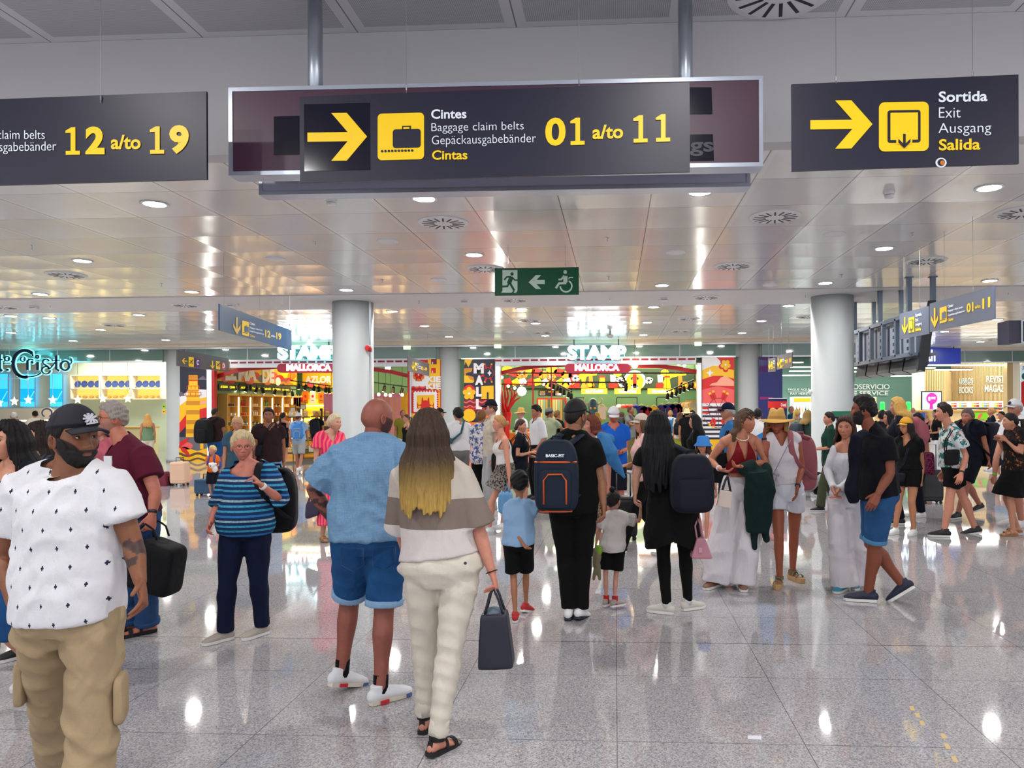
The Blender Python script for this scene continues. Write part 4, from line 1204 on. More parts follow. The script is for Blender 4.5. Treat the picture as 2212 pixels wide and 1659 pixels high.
  for i,ln in enumerate((.070,.080,.074,.058)):
   off_=(.030-.020*i)*hk;b0=Wp+d*(.086-.004*abs(i-1))*hk+thumb*off_
   dirs=d.copy();seg=ln*hk/3;pp=[b0];c_=curl*(1+.12*i)
   for q in range(3):
    dirs=nrm(dirs*math.cos(c_)+inn*math.sin(c_));pp.append(pp[-1]+dirs*seg)
    inn2=inn
   r_=.0088*hk
   hp.append(loft(pp,[(r_,r_),(r_*.98,r_*.98),(r_*.9,r_*.9),(r_*.72,r_*.72)],8,thumb))
  b0=Wp+d*.018*hk+thumb*.026*hk;td=nrm(d*.72+thumb*.58+inn*.2)
  p2=b0+td*.036*hk;p3=p2+nrm(td*.8+d*.25+inn*.35)*.03*hk
  hp.append(loft([b0-td*.01,p2,p3],[(.014*hk,.014*hk),(.0105*hk,.0105*hk),(.0085*hk,.0085*hk)],8,d))
  J['hand'+s_]=Wp+d*.085*hk+inn*.03*hk;J['hd'+s_]=d;J['inn'+s_]=inn
  if lod==0:Hs.append(remesh(hp,.0034,2))
  else:
   v,f=join(hp);Hs.append((v,f))
 # ---- head
 kk=(6 if D<4.7 else 5,MID_K,FAR_K)[lod]
 hv0,hf0=head_shape(kk,fem)
 brow=tuple(int(c*.75)for c in hair[1])if hair and hair[0]!='bald' else(70,50,42)
 lips=lips or tuple(int(a*b)for a,b in zip(skin,(.92,.66,.64)))
 hc=skin_cols(hv0,skin,lips,brow,beard,fem=fem)
 pieces=[(toh(hv0),[tuple(q)for q in hf0],hc)]
 iv,if_=ico(3 if lod==0 else 2)
 for sx in(1,-1):
  dirs=iv;gz=math.radians(gaze);e0=np.array([math.sin(gz),math.cos(gz),0.0])
  ang=np.degrees(np.arccos(np.clip(dirs@e0,-1,1)))
  col=np.tile(np.array(lin((226,220,214))),(len(iv),1))
  col[ang<27]=lin((64,44,30));col[ang<13]=lin((8,8,8))
  zz=dirs[:,2];lim=.42-.25*np.abs(dirs[:,0])
  lid=(zz>lim)|(zz<-.36)
  col[lid]=np.array(lin(skin))*.82
  lash=(zz>lim-.12)&(zz<lim+.10);col[lash&(dirs[:,1]>0)]=lin((30,20,18))
  pieces.append((toh(iv*.0125+np.array((.031*sx,.0610,.011))),[tuple(q)for q in if_],col))
  ev=iv*np.array((.009,.019,.031))+np.array((.0775*sx,-.006,-.004));ev[:,0]+=sx*(ev[:,1]<-.012)*.007
  ec=np.tile(base*np.array((1,.9,.88)),(len(ev),1))
  inner=(iv[:,1]**2+iv[:,2]**2<.28)&(iv[:,0]*sx>0);ev[inner,0]-=sx*.005;ec[inner]*=.8
  pieces.append((toh(ev),[tuple(q)for q in if_],ec))
 V=[bv]+[h[0]for h in Hs]+[q[0]for q in pieces]
 C=[cols]+[np.tile(base*np.array((1.02,.93,.9)),(len(h[0]),1))for h in Hs]+[q[2]for q in pieces]
 F=[tuple(q)for q in bf.tolist()];n=len(bv)
 for h in Hs:F+=[tuple(int(i)+n for i in q)for q in(h[1].tolist()if isinstance(h[1],np.ndarray)else h[1])];n+=len(h[0])
 for q in pieces:F+=[tuple(int(i)+n for i in f)for f in q[1]];n+=len(q[0])
 o=obj('body',np.concatenate(V),F,skin_mat(),root,None,True,np.concatenate(C))
 # ---- clothes
 fold=(.0075,.007,.006)[lod]
 def cloth(nm,parts,m,cut=None,amp=1.0,freq=18,it=3,v_=None):
  v,f=remesh(parts,v_ or vox*1.05,it);v=folds(v,f,fold*amp,freq,seed+len(nm))
  if lod==0:v=smooth(v,f,1,.5)
  if cut is not None:
   q=v-g;loc_=np.stack([q@Lf,q@Fw,q[:,2]],1);v,f=snapcut(v,f,cut(loc_))
  return obj(nm,v,f,m,root,None,True)
 def sleeve(s_,frac,gap,flare):
  S,E,Wp=J['s'+s_],J['e'+s_],J['w'+s_];A_=J['armr'+s_];tot=[lerp(S,J['neck'],.35)];rr=[.052*A_+gap]
  def at(t):return lerp(S,E,t*2)if t<=.5 else lerp(E,Wp,(t-.5)*2)
  n=5 if frac<=.5 else 9
  for i in range(n):
   t=frac*i/(n-1);b=float(np.interp(t,[0,.1,.3,.5,.62,.85,1],[.062,.058,.048,.040,.043,.032,.028]))*A_
   tot.append(at(t));rr.append(b+gap+flare*(i/(n-1)))
  return loft(tot,[(r,r)for r in rr],16,cap='start')
 if top:
  kind=top['kind'];gp=top.get('gap',.014);hem=top.get('hem',.50);tp=[]
  colr=top.get('neck',.826)
  pts,rad,ref=trings(hem,colr,gp,gp,top.get('boxy',.5),14,hip=top.get('hip',1.0));fl=top.get('flare',0)
  bg=(bottom.get('gap',.012)*.8+.012)if bottom else gp
  rad=[(a+max(0,bg-gp)*(1 if h<.62 else max(0,1-(h-.62)/.05)),b+max(0,bg-gp)*(1 if h<.62 else max(0,1-(h-.62)/.05)))for(a,b),h in zip(rad,np.linspace(hem,colr,14))]
  if fl:rad=[(a+fl*max(0,(.62-h)/.12),b+fl*.7*max(0,(.62-h)/.12))for(a,b),h in zip(rad,np.linspace(hem,colr,14))]
  tp.append(loft(pts,rad,24,ref,cap='flat'))
  if top['kind']not in('tank','halter'):tp.append(trap(gp*.75))
  sl=top.get('sleeve',.27)
  if sl:
   for s_ in 'LR':tp.append(sleeve(s_,sl,top.get('sgap',gp),top.get('sflare',.012)))
  if top.get('collar'):
   nb=J['neck'];tp.append(loft([nb-U*.005,nb+U*.035+Fw*.004],[(neckr*1.42,neckr*1.35),(neckr*1.22,neckr*1.2)],18,Lf,cap='flat'))
  nz=J['neck'][2];nl=float((J['neck']-g)@Lf);nf=float((J['neck']-g)@Fw)
  cc=J['neck']*.74+J['head']*.26+Fw*.012*k-g;cc=np.array((cc@Lf,cc@Fw,cc[2]));nv=nrm((0,.62,.78))
  Rr=neckr*{'scoop':1.75,'tank':1.9}.get(kind,1.45);dn_={'scoop':.035,'tank':.05,'vneck':.0,'halter':.0,'shirt':.004}.get(kind,.004)*k
  def cutf(q):
   r_=np.sqrt(((q[:,0]-cc[0])*.85)**2+(q[:,1]-cc[1])**2)
   s=np.minimum((q-cc)@nv+dn_,Rr-r_+.03*(q[:,1]>cc[1])*(kind in('scoop','tank')))
   if kind in('scoop','tank','vneck','halter'):s=np.maximum(s,np.minimum(q[:,2]-(nz+.03*k),neckr*1.9-r_))
   if kind in('vneck','halter','shirt'):
    dp,wd={'vneck':(.12,.062),'halter':(.23,.058),'shirt':(.075,.034)}[kind];l=np.abs(q[:,0]-nl)
    s=np.maximum(s,np.minimum((q[:,2]-(nz-dp*k*(1-l/(wd*k))))*.4,q[:,1]-nf-.02))
   if kind=='tank':s=np.maximum(s,np.minimum(np.abs(q[:,0]-nl)-.118*k,q[:,2]-(nz-.095*Ht)))
   if kind=='halter':
    l=np.abs(q[:,0]-nl);s=np.maximum(s,np.minimum(l-(.15*k-(q[:,2]-(nz-.15*Ht))*.42),q[:,2]-(nz-.15*Ht)));s=np.maximum(s,np.minimum(nf-.02-q[:,1],q[:,2]-(nz-.16*Ht)))
   return s
  o=cloth(top.get('name','shirt'),tp,top['mat'],cutf,top.get('fold',1.0),top.get('freq',18))
  J['top']=o
 if bottom:
  kind=bottom['kind'];gp=bottom.get('gap',.012);bp=[];wh=bottom.get('waist',.60)
  pts,rad,ref=trings(.468 if kind in('trousers','shorts','wide','leggings')else .515,wh,gp*.8,gp*.8,0,8,hip=hipw);
  if kind in('trousers','shorts','wide','leggings'):
   bp.append(loft(pts,rad,22,ref,cap='flat'))
   fr=bottom.get('len',1.0)
   for s_ in 'LR':
    Hp,K,A=J['h'+s_],J['k'+s_],J['a'+s_];g_=J['legr'+s_];q,r=[],[]
    n=9
    for i in range(n):
     t=fr*i/(n-1);p_=lerp(Hp,K,t*2)if t<=.5 else lerp(K,A,(t-.5)*2)
     b=float(np.interp(t,[0,.1,.28,.5,.65,.8,1],[.088,.09,.074,.055,.057,.044,.036]))*g_
     if kind=='leggings':b2=b+.004
     elif kind=='wide':b2=max(b+gp,bottom.get('w',.11)*k*(.8+.25*t))
     else:b2=max(b+gp,bottom.get('w',.066)*k*(1+bottom.get('taper',0.0)*t))
     q.append(p_+(U*.012 if i==0 else 0));b2=max(b2,b*.82+.012);r.append((b2,b2*1.04))
    if kind=='wide' and q:q[-1]=q[-1]-U*.03
    bp.append(loft(q,r,18,Lf,cap='flat'))
   o=cloth('shorts' if kind=='shorts' else 'trousers',bp,bottom['mat'],None,bottom.get('fold',1.0 if kind!='leggings' else .3),bottom.get('freq',16))
   if bottom.get('cuff'):
    cp=[]
    for s_ in 'LR':
     Hp,K,A=J['h'+s_],J['k'+s_],J['a'+s_];f0,f1=fr-.035,fr+.012
     at=lambda t:lerp(Hp,K,t*2)if t<=.5 else lerp(K,A,(t-.5)*2)
     rb=max(.06*J['legr'+s_]+gp,bottom.get('w',.066)*k*(1+bottom.get('taper',0.0)*fr))+.006
     v,f=remesh([loft([at(f0),at(f1)],[(rb,rb*1.04)]*2,20,Lf,cap='flat')],vox,1);obj('cuff',v,f,bottom['cuff'],o,None,True)
  else:
   hz=bottom.get('hem',.30);wdt=bottom.get('w',.20)*k
   c0,ax=spine(.505);feet=(J['aL']+J['aR'])/2;cz=c0.copy()
   wdt=max(wdt,np.linalg.norm((J['kL']-J['kR'])[:2])/2+.085*k);n=7;q=list(pts);r=list(rad);rf=list(ref)
   qq,r2,rf2=[],[],[]
   for i in range(n):
    t=i/n;z_=(hz+(.505-hz)*t)*Ht;cc=(J['kL']+J['kR'])/2*(1-t)+c0*t;cc=cc.copy();cc[2]=z_
    a0,b0=rad[0];a_=wdt*(1-t)+a0*t;b_=wdt*.95*(1-t)+b0*t
    qq.append(cc);r2.append((a_,b_));rf2.append(ax)
   bp.append(loft(qq+q,r2+r,26,np.array(rf2+rf),cap='flat'))
   hemz=hz*Ht+.006
   o=cloth(bottom.get('name','skirt'),bp,bottom['mat'],lambda q:hemz-q[:,2],bottom.get('fold',1.3),bottom.get('freq',14))
  if bottom.get('belt'):
   p2,r2,f2=trings(wh-.026,wh-.006,gp+.003,gp+.003,0,3);mbv,mbf=loft(p2,r2,26,f2,cap='flat');obj('belt',mbv,mbf,bottom['belt'],root,None,True)
  J['bottom']=o
 # ---- shoes
 if shoes:
  for s_,sg in(('L',1),('R',-1)):
   ft,ff,fl,fu,an,fk=J['foot'+s_];kind=shoes['kind']
   out=[(-.070,.0),(-.062,.026),(-.02,.033),(.04,.035),(.10,.045),(.15,.043),(.185,.030),(.200,.0)]
   outl=out+[(a,-b)for a,b in reversed(out[1:-1])]
   z0=-.047*Ht/fk+.001;z0=max(z0,-.092)
   sh=MB();th=shoes.get('sole_h',.024)
   V=[ft(a,b,z0)for a,b in outl]+[ft(a*1.01,b*1.04,z0+th)for a,b in outl];n=len(outl)
   Fq=[tuple(range(n-1,-1,-1)),tuple(range(n,2*n))]+[(i,(i+1)%n,n+(i+1)%n,n+i)for i in range(n)]
   if kind in('sneaker','shoe','boot'):
    ank_h=.02 if kind!='boot' else .05
    up_parts=[loft([ft(-.048,0,z0+th+.02),ft(-.01,0,z0+th+.028),ft(.05,0,z0+th+.024),ft(.11,0,z0+th+.014),ft(.155,0,z0+th+.008),ft(.182,0,z0+th+.002)],
       [(.034*fk,.040*fk),(.039*fk,.046*fk),(.040*fk,.040*fk),(.046*fk,.031*fk),(.043*fk,.025*fk),(.030*fk,.018*fk)],16,fl),
       loft([ft(-.01,0,-.03),ft(-.012,0,.006+ank_h)],[(.036*fk,.046*fk),(.037*fk,.048*fk)],16,fl,cap='flat')]
    v,f=remesh(up_parts,.006 if lod==0 else .011,2)
    up=obj('shoe',v,f,shoes['mat'],root,None,True)
    sh.add(V,Fq,shoes.get('sole',m_white));sh.build('sole',up)
    if lod==0 and kind=='sneaker':
     lc=MB()
     for i in range(4):lc.tube([ft(.045+.018*i,.022,z0+th+.050-.006*i),ft(.048+.018*i,0,z0+th+.060-.006*i),ft(.045+.018*i,-.022,z0+th+.050-.006*i)],.0035,shoes.get('lace',m_white),6)
     lc.build('laces',up,True)
     if shoes.get('patches'):
      pc=MB()
      for(f0,f1,mm)in shoes['patches']:
       for sd in(1,-1):pc.obox(ft((f0+f1)/2,sd*.043,z0+th*.5),ff*(f1-f0)/2*fk,fl*.005*fk,fu*th*.42,mm)
      pc.build('sole_inserts',up)
    if shoes.get('sock'):
     v,f=loft([an-U*.03,an+nrm(J['k'+s_]-an)*shoes.get('sock_h',.06)],[(.040*fk,.042*fk),(.041*fk,.043*fk)],16,fl,cap='flat');obj('sock',v,f,shoes['sock'],root,None,True)
   else:
    sh.add(V,Fq,shoes.get('sole',m_black));up=sh.build('sandal',root)
    st=MB()
    def band(f_,h_,w_=.02,rr=.046):
     for dv in(0,):
      pts_=[ft(f_,math.cos(a)*rr,z0+th+max(0,math.sin(a))*h_)for a in np.linspace(0,math.pi,9)]
      for i in range(8):st.bar(pts_[i],pts_[i+1],.004,w_*fk,shoes['mat'],up=ff)
    band(.12,.036,.028,.044);band(.05,.052,.02,.038)
    if kind=='strap_sandal':
     pts_=[an+(fl*math.cos(a)*.042+ff*math.sin(a)*.046)*fk for a in np.linspace(0,2*math.pi,13)]
     for i in range(12):st.bar(pts_[i],pts_[i+1],.005,.03*fk,shoes['mat'])
     st.bar(ft(-.055,.0,-.01),ft(-.062,0,z0+th),.03,.004,shoes['mat'],up=(0,0,1))
    st.build('straps',up)
 # ---- hair
 if hair and hair[0]not in('bald','none'):
  style,hcol=hair[0],hair[1];opt=hair[2]if len(hair)>2 else{}
  hm=opt.get('mat')or hair_mat('hair_%d_%d_%d'%hcol,hcol)
  line={'short':'short','buzz':'short','curly':'short','long':'long','bob':'bob','bun':'tied','ponytail':'tied','topknot':'tied','balding':'balding'}[style]
  v0,f0=head_shape((5,4,3)[lod],fem);az=np.degrees(np.abs(np.arctan2(v0[:,0],v0[:,1])));hl=hairline(az,line)
  m_=ss(-.006,.006,v0[:,2]-hl)
  th=opt.get('th',{'short':.013,'buzz':.004,'curly':.024,'long':.020,'bob':.022,'bun':.010,'ponytail':.010,'topknot':.010,'balding':.006}[style])
  if hat:th=min(th,.008)
  n0=v0/np.linalg.norm(v0,axis=1)[:,None];r_=np.random.default_rng(seed)
  rough_=.0 if style in('buzz','bun','ponytail')else(.011 if style in('short','curly')else .006)
  nz_=sum(np.sin(v0@r_.normal(size=3)*95+r_.uniform(0,6))for _ in range(5))/5
  up_=v0[:,2]-hl;rough_=0 if hat else rough_;o_=m_*(.0025+th*(ss(-.004,.035,up_)if style not in('long','bob')else 1)+(0 if hat else .010 if style in('short','curly')else .004)*ss(.02,.11,v0[:,2])+rough_*nz_)-(1-m_)*.008
  hp=[(toh(v0+n0*o_[:,None]),[tuple(q)for q in f0])]
  ln=opt.get('len',.35);r2=np.random.default_rng(seed+1)
  if style in('long','bob'):
   lk=[]
   if style=='bob':ln=opt.get('len',.12)
   a0=opt.get('from',62)
   azs=np.concatenate([np.arange(a0,181,13),-np.arange(a0,181,13)])
   for a_ in azs:
    ar=math.radians(a_);L_=ln*(1+r2.uniform(-.10,.10))*(1-(.14 if abs(a_)<95 else 0))
    dx,dy_=math.sin(ar),math.cos(ar);out_=1.0
    pp=[(dx*.070,dy_*.080-.008,.055),(dx*.088,dy_*.098-.01,.0),(dx*.090,dy_*.088-.02,-.07)]
    q=toh(pp);q=list(q);drop_=[.25,.5,.8,1.0]
    for t in drop_:
     e_=q[2]+(-U)*(L_*t)+(toh((dx*.03,dy_*.015-.018-.03*t,0))-toh((0,0,0)))*1.0-Fw*(.030 if abs(a_)>100 else 0)*t
     q.append(e_)
    r0=opt.get('r',.026)*hsz
    lk.append(loft(q,[(r0*.9,r0*.6),(r0,r0*.7),(r0*1.05,r0*.7),(r0*1.1,r0*.7),(r0*1.1,r0*.7),(r0*.85,r0*.6),(r0*.25,r0*.3)],10,toh((dy_,-dx,0))-toh((0,0,0))))
   if lod==0:
    v,f=remesh([hp[0]]+lk,.006,2);
    rr_=np.random.default_rng(seed+5);nn=vnormals(v,f);q=v-HC_;ang_=np.arctan2(q@hL,q@hF)
    v=v+nn*(np.sin(ang_*46+3*np.sin(q[:,2]*11))*.0022+np.sin(ang_*21+q[:,2]*14)*.0025)[:,None]
    hp=[(v,[tuple(x)for x in f.tolist()])]
   else:hp+=lk
  if style=='bun':hp.append((toh(ico(3)[0]*np.array((.036,.030,.036))+np.array(opt.get('at',(0,-.115,.02)))),[tuple(q)for q in ico(3)[1]]))
  if style=='topknot':hp.append((toh(ico(3)[0]*np.array((.032,.032,.034))+np.array((0,-.03,.145))),[tuple(q)for q in ico(3)[1]]))
  if style=='ponytail':
   b0=toh((0,-.10,opt.get('z',.03)));hp.append(loft([b0,b0-hF*.045,b0-hF*.06-U*.09,b0-hF*.04-U*ln*.8,b0-hF*.03-U*ln],[(.016,.016),(.026,.026),(.032,.03),(.026,.024),(.006,.006)],10))
  v,f=join(hp);obj('hair',v,f,hm,root,None,True)
  if beard and beard[1]>.8 and lod==0:
   v0b,f0b=head_shape(5,fem);x,y,z=v0b.T;zb=np.where(np.abs(x)<.026,-.046,np.where(np.abs(x)<.058,-.046+(np.abs(x)-.026)*.35,-.035+(np.abs(x)-.058)*3.0))
   mm=ss(zb+.004,zb-.006,z)*ss(-.015,.02,y)*(1-np.exp(-(x/.024)**4-((z+.0585)/.0105)**4))
   n0=v0b/np.linalg.norm(v0b,axis=1)[:,None];nz2=sum(np.sin(v0b@r_.normal(size=3)*260)for _ in range(4))/4
   obj('beard',toh(v0b+n0*(mm*(.009+.002*nz2)-(1-mm)*.006)[:,None]),f0b,mat('beard_hair_%d_%d_%d'%beard[0],beard[0],rough=.8),root,None,True)
 # ---- hats
 if hat:
  kind=hat['kind']
  if kind=='cap':
   rev=-1 if hat.get('reverse')else 1
   v0,f0=head_shape((5,4,3)[lod],False);v0=v0.copy();cz=hat.get('z',.042)+v0[:,1]*.12*rev
   m_=ss(-.004,.004,v0[:,2]-cz);n0=v0/np.linalg.norm(v0,axis=1)[:,None]
   o_=m_*(.020+.012*ss(.05,.12,v0[:,2]))-(1-m_)*.012
   c=obj('cap',toh(v0+n0*o_[:,None]),f0,hat['mat'],root,None,True)
   vm=MB();pr=[]
   for a_ in np.linspace(-62,62,15):
    ar=math.radians(a_);pr.append((math.sin(ar)*.082,math.cos(ar)))
   top_,bot_=[],[]
   for(x_,c_)in pr:
    fi=rev*(.070*c_+.022);fo=rev*(.070*c_+.018+.078*max(0,1-(x_/.088)**2)**.5)
    zc=.054-abs(x_)*abs(x_)*3.2
    top_.append(((x_,fi,zc+.004),(x_*1.02,fo,zc-.012)))
   Vv=[]
   for dz in(0,-.005):
    for a,b in top_:Vv.append(np.array(a)+(0,0,dz));Vv.append(np.array(b)+(0,0,dz))
   n=len(top_)*2;Fv=[]
   for i in range(len(top_)-1):
    a=2*i;Fv+=[(a,a+1,a+3,a+2),(n+a,n+a+2,n+a+3,n+a+1),(a+1,n+a+1,n+a+3,a+3),(a,a+2,n+a+2,n+a)]
   vm.add(toh(np.array(Vv)),Fv,hat.get('visor',hat['mat']));vm.build('visor',c,True)
   if hat.get('logo'):
    lg=MB();
    for i_ in range(9):
     an_=math.radians(20+40*i_);x_,z_=.016*math.cos(an_),.088+.010*math.sin(an_)-.0005*i_;lg.obox(toh((x_,rev*(.104-(z_-.07)*.55),z_)),(hL*math.cos(an_)+hU*math.sin(an_))*.011*hsz,hF*.004*hsz,(hU*math.cos(an_)-hL*math.sin(an_))*.0035*hsz,hat['logo'])
    lg.obox(toh((0,rev*.108,.068)),(hL+hU*.15)*.022*hsz,hF*.003*hsz,hU*.003*hsz,hat['logo'])
    lg.build('emblem',c)
  else:
   prof={'straw':[(.0,.150),(.045,.155),(.068,.140),(.078,.095),(.088,.045),(.094,.038),(.150,.026),(.172,.020),(.172,.015),(.150,.020),(.080,.030),(.0,.032)],
     'bucket':[(.0,.140),(.06,.138),(.082,.120),(.094,.045),(.135,.002),(.135,-.002),(.090,.035),(.0,.04)]}[kind]
   n=40;Vv=[];Fv=[];
   for r_,h_ in prof:
    for i in range(n):
     a_=2*math.pi*i/n;hh_=h_-(.012*math.cos(2*a_)if(kind=='straw' and r_>.12)else 0)
     if kind=='straw' and h_>.12:hh_-=.022*math.exp(-((math.sin(a_)*r_)/.022)**2)
     Vv.append((math.sin(a_)*r_*.98,math.cos(a_)*r_*1.08-.005,hh_))
   for q in range(len(prof)-1):
    for i in range(n):j=(i+1)%n;Fv.append((q*n+i,q*n+j,(q+1)*n+j,(q+1)*n+i))
   c=obj('hat',toh(np.array(Vv)),Fv,hat['mat'],root,None,True)
   if hat.get('band'):
    b=MB();V2=[];F2=[]
    for h_,r_ in((.044,.0905),(.072,.0855)):
     for i in range(n):a_=2*math.pi*i/n;V2.append((math.sin(a_)*r_*.98,math.cos(a_)*r_*1.08-.005,h_))
    F2=[(i,(i+1)%n,n+(i+1)%n,n+i)for i in range(n)];b.add(toh(np.array(V2)),F2,hat['band']);b.build('hat_band',c,True)
 if glasses:
  gm=MB()
  for sx in(1,-1):
   ring=[(.032*sx+.023*math.cos(a),.088-.010*abs(math.cos(a))*(1 if math.cos(a)*sx>0 else .2),.008+.018*math.sin(a))for a in np.linspace(0,2*math.pi,17)]
   gm.tube(toh(np.array(ring)),.0016*hsz,glasses,6);gm.tube(toh(np.array([(.055*sx,.078,.012),(.078*sx,.04,.012),(.082*sx,-.01,.008)])),.0014*hsz,glasses,6)
  gm.tube(toh(np.array([(-.009,.090,.012),(.009,.090,.012)])),.0014*hsz,glasses,6)
  gm.build('glasses',root,True)
 for e_ in extras:e_(root,J)
 return root,J

# ---------------------------------------------------------------- worn and carried things
def superbox(c,half,ax,e=.45,k=4):
 V0,F=ico(k);V=np.sign(V0)*np.abs(V0)**e;V=V/np.maximum(1,1)
 A=np.stack([nrm(a)for a in ax],1)
 return np.array(c)+(V*np.array(half))@A.T,[tuple(q)for q in F]
def backpack(label,J,m,size=(.30,.46,.16),side=0.0,up=0.0,trim=None,pocket=True,strap=None,text=None,back=.0,group=None,one=None,lat=None):
 k=J['k'];F,L,U=J['F'],J['L'],J['U'];sz=np.array(size)
 c=(J['chest']*.55+J['neck']*.45)-F*(.135*k+sz[2]/2+back)-U*(sz[1]*.30-up)+L*side
 t=empty('backpack',c-U*sz[1]/2,label,'backpack',group)
 lod=J['lod'];kk=5 if lod==0 else 4
 v,f=superbox(c,(sz[0]/2,sz[2]/2,sz[1]/2),(L,-F,U),.42,kk)
 h=np.clip((v-c)@U/(sz[1]/2),0,1);q=v-c;hz=np.outer(q@U,U);v=c+hz+(q-hz)*(1-.22*h[:,None]**2)
 obj('bag_body',folds(v,np.array(f),.0015,24,3),np.array(f),m,t,None,True)
 if pocket:
  v,f=superbox(c-F*(sz[2]*.42)-U*sz[1]*.16,(sz[0]*.36,sz[2]*.22,sz[1]*.27),(L,-F,U),.38,kk);obj('front_pocket',v,np.array(f),m,t,None,True)
 if trim:
  mb=MB();o_=c-F*(sz[2]*.66)-U*sz[1]*.16;a,b=sz[0]*.25,sz[1]*.20
  pts=[o_-L*a-U*b,o_-L*a+U*b*.6,o_-L*a*.6+U*b,o_+L*a*.6+U*b,o_+L*a+U*b*.6,o_+L*a-U*b]
  mb.tube(pts,.007,trim,8);o2=c-F*(sz[2]*.5)+U*sz[1]*.20
  mb.tube([o2-L*sz[0]*.47+F*.03,o2-L*sz[0]*.2,o2+L*sz[0]*.2,o2+L*sz[0]*.47+F*.03],.008,trim,8)
  o3=c-F*(sz[2]*.38)-U*sz[1]*.47;mb.tube([o3-L*sz[0]*.36+F*.02,o3-L*sz[0]*.2,o3+L*sz[0]*.2,o3+L*sz[0]*.36+F*.02],.008,trim,8)
  mb.build('zip',t,True)
 if text:
  o_=c-F*(sz[2]*.5+.016)+U*sz[1]*.27;V,Fq=text_mesh(text[0],.03);w_=.14;h_=.024
  V3=o_+np.outer((V[:,0]-.5)*w_,-L)+np.outer(V[:,1]*h_,U)+np.outer(V[:,2]*.003,-F)
  mb=MB();mb.add(V3,Fq,text[1]);mb.build('lettering',t)
 sm=strap or m;mb=MB()
 for s_,sg in(('L',1),('R',-1)):
  if one and one!=s_:continue
  S=J['s'+s_];q=S*.55+J['neck']*.45
  pts=[c+L*sg*sz[0]*.25+U*sz[1]*.42+F*sz[2]*.4,q-F*.06*k+U*.062*k,q+U*.078*k+F*.02,q+F*.135*k+U*.02*k,q+F*.165*k-U*.12*k,q+F*.10*k+L*sg*.07*k-U*.26*k,c+L*sg*sz[0]*.42-U*sz[1]*.3+F*sz[2]*.4]
  sp=[]
  for i in range(len(pts)-1):
   for tt in(0,.5):sp.append(pts[i]*(1-tt)+pts[i+1]*tt)
  sp.append(pts[-1]);sp=np.array(sp);sp[1:-1]=sp[1:-1]*.5+(sp[:-2]+sp[2:])*.25
  v,f=loft(sp,[(.028*k,.006)]*len(sp),8,L,cap='flat');mb.add(v,f,sm)
 mb.build('strap',t,True)
 mb=MB();hpt=c+U*sz[1]*.49;mb.tube([hpt-L*.04,hpt-L*.03+U*.03,hpt+L*.03+U*.03,hpt+L*.04],.008,sm,8);mb.build('grab_handle',t,True)
 return t
def px_bag(name,label,cat,D,quad,depth,m,handle=None,hm=None,e=.25,group=None,extra=None,hr=.007):
 """soft bag whose face is given by its four corners in the photograph, at depth D; real thickness"""
 q=[P(x,y,D)for x,y in quad];c=sum(q)/4;ux=(q[1]+q[2]-q[0]-q[3])/4;uy=(q[0]+q[1]-q[2]-q[3])/4
 n=nrm(np.cross(ux,uy));V0,F=ico(4);V=np.sign(V0)*np.abs(V0)**e
 tap=(np.linalg.norm(q[1]-q[0])/(np.linalg.norm(q[2]-q[3])+1e-9));f_=1+(tap-1)/(tap+1)*V[:,1]
 v=c+np.outer(V[:,0]*f_,ux)+np.outer(V[:,1],uy)+np.outer(V[:,2]*depth/2,n)
 t=empty(name,(q[2]+q[3])/2,label,cat,group)
 obj('bag_body',folds(v,np.array(F),.002,20,5),np.array(F),m,t,None,True)
 if handle:
  for dz in((-.3,.3)if depth>.05 else(0,)):
   mb=MB();pts=[P(x,y,D)+n*depth*dz for x,y in handle]
   sp=[pts[0]]
   for a,b in zip(pts[:-1],pts[1:]):sp+=[(a+b)/2,b]
   mb.tube(sp,hr,hm or m,8);mb.build('handle',t,True)
 if extra:extra(t,q,n,ux,uy)
 return t
def watch(s_,m,face=None):
 def f(root,J):
  d=nrm(J['w'+s_]-J['e'+s_]);c=J['w'+s_]-d*.03;r=.030*J['armr'+s_]
  mb=MB();mb.lathe(c-d*.011,[(r,0),(r+.003,.003),(r+.003,.019),(r,.022)],m,20,axis=d)
  o=mb.build('watch',root,True)
 return f
# ================================================================ shops
m_yellow=mat('poster_yellow',(246,190,20),rough=.5);m_orange=mat('poster_orange',(236,118,30),rough=.5);m_redp=mat('poster_red',(214,30,28),rough=.5)
m_wine=mat('poster_wine',(122,22,44),rough=.5);m_navyp=mat('poster_navy',(30,32,54),rough=.5);m_whitep=mat('poster_white',(236,234,236),rough=.5);m_pinkp=mat('poster_pink',(238,96,96),rough=.5)
m_greyp=mat('poster_grey',(104,100,112),rough=.5);m_ochre=mat('poster_ochre',(206,136,28),rough=.5);m_peach=mat('poster_peach',(246,168,140),rough=.5);m_mudp=mat('poster_brown',(106,74,40),rough=.5)
m_gwall=mat('shop_green_wall',(78,116,84),rough=.6);m_gwall2=mat('shop_green_light',(120,164,128),rough=.6);m_shopceil=mat('shop_ceiling',(66,78,68),rough=.7)
m_wood=mat('light_wood',(226,176,92),rough=.5,mottle=.12,bump=(20,.1,.002));m_shelfy=mat('shelf_yellow',(238,190,96),rough=.5)
m_tube=em('tube_light',(255,252,240),9);m_tubew=em('warm_strip',(255,236,190),6);m_bulb=em('warm_bulb',(255,214,140),30);m_globe=em('globe_glow',(255,250,232),7)
m_letter=em('letter_glow',(232,252,255),3.2);m_letter2=em('letter_white',(255,255,255),3.2);m_halo=em('letter_edge',(120,230,240),1.2)
def walls(name,boxes,m):
 mb=MB()
 for b in boxes:mb.box(b[0],b[1],m if len(b)<3 else b[2])
 return tag(mb.build(name,origin=(0,0,0)),kind='structure')
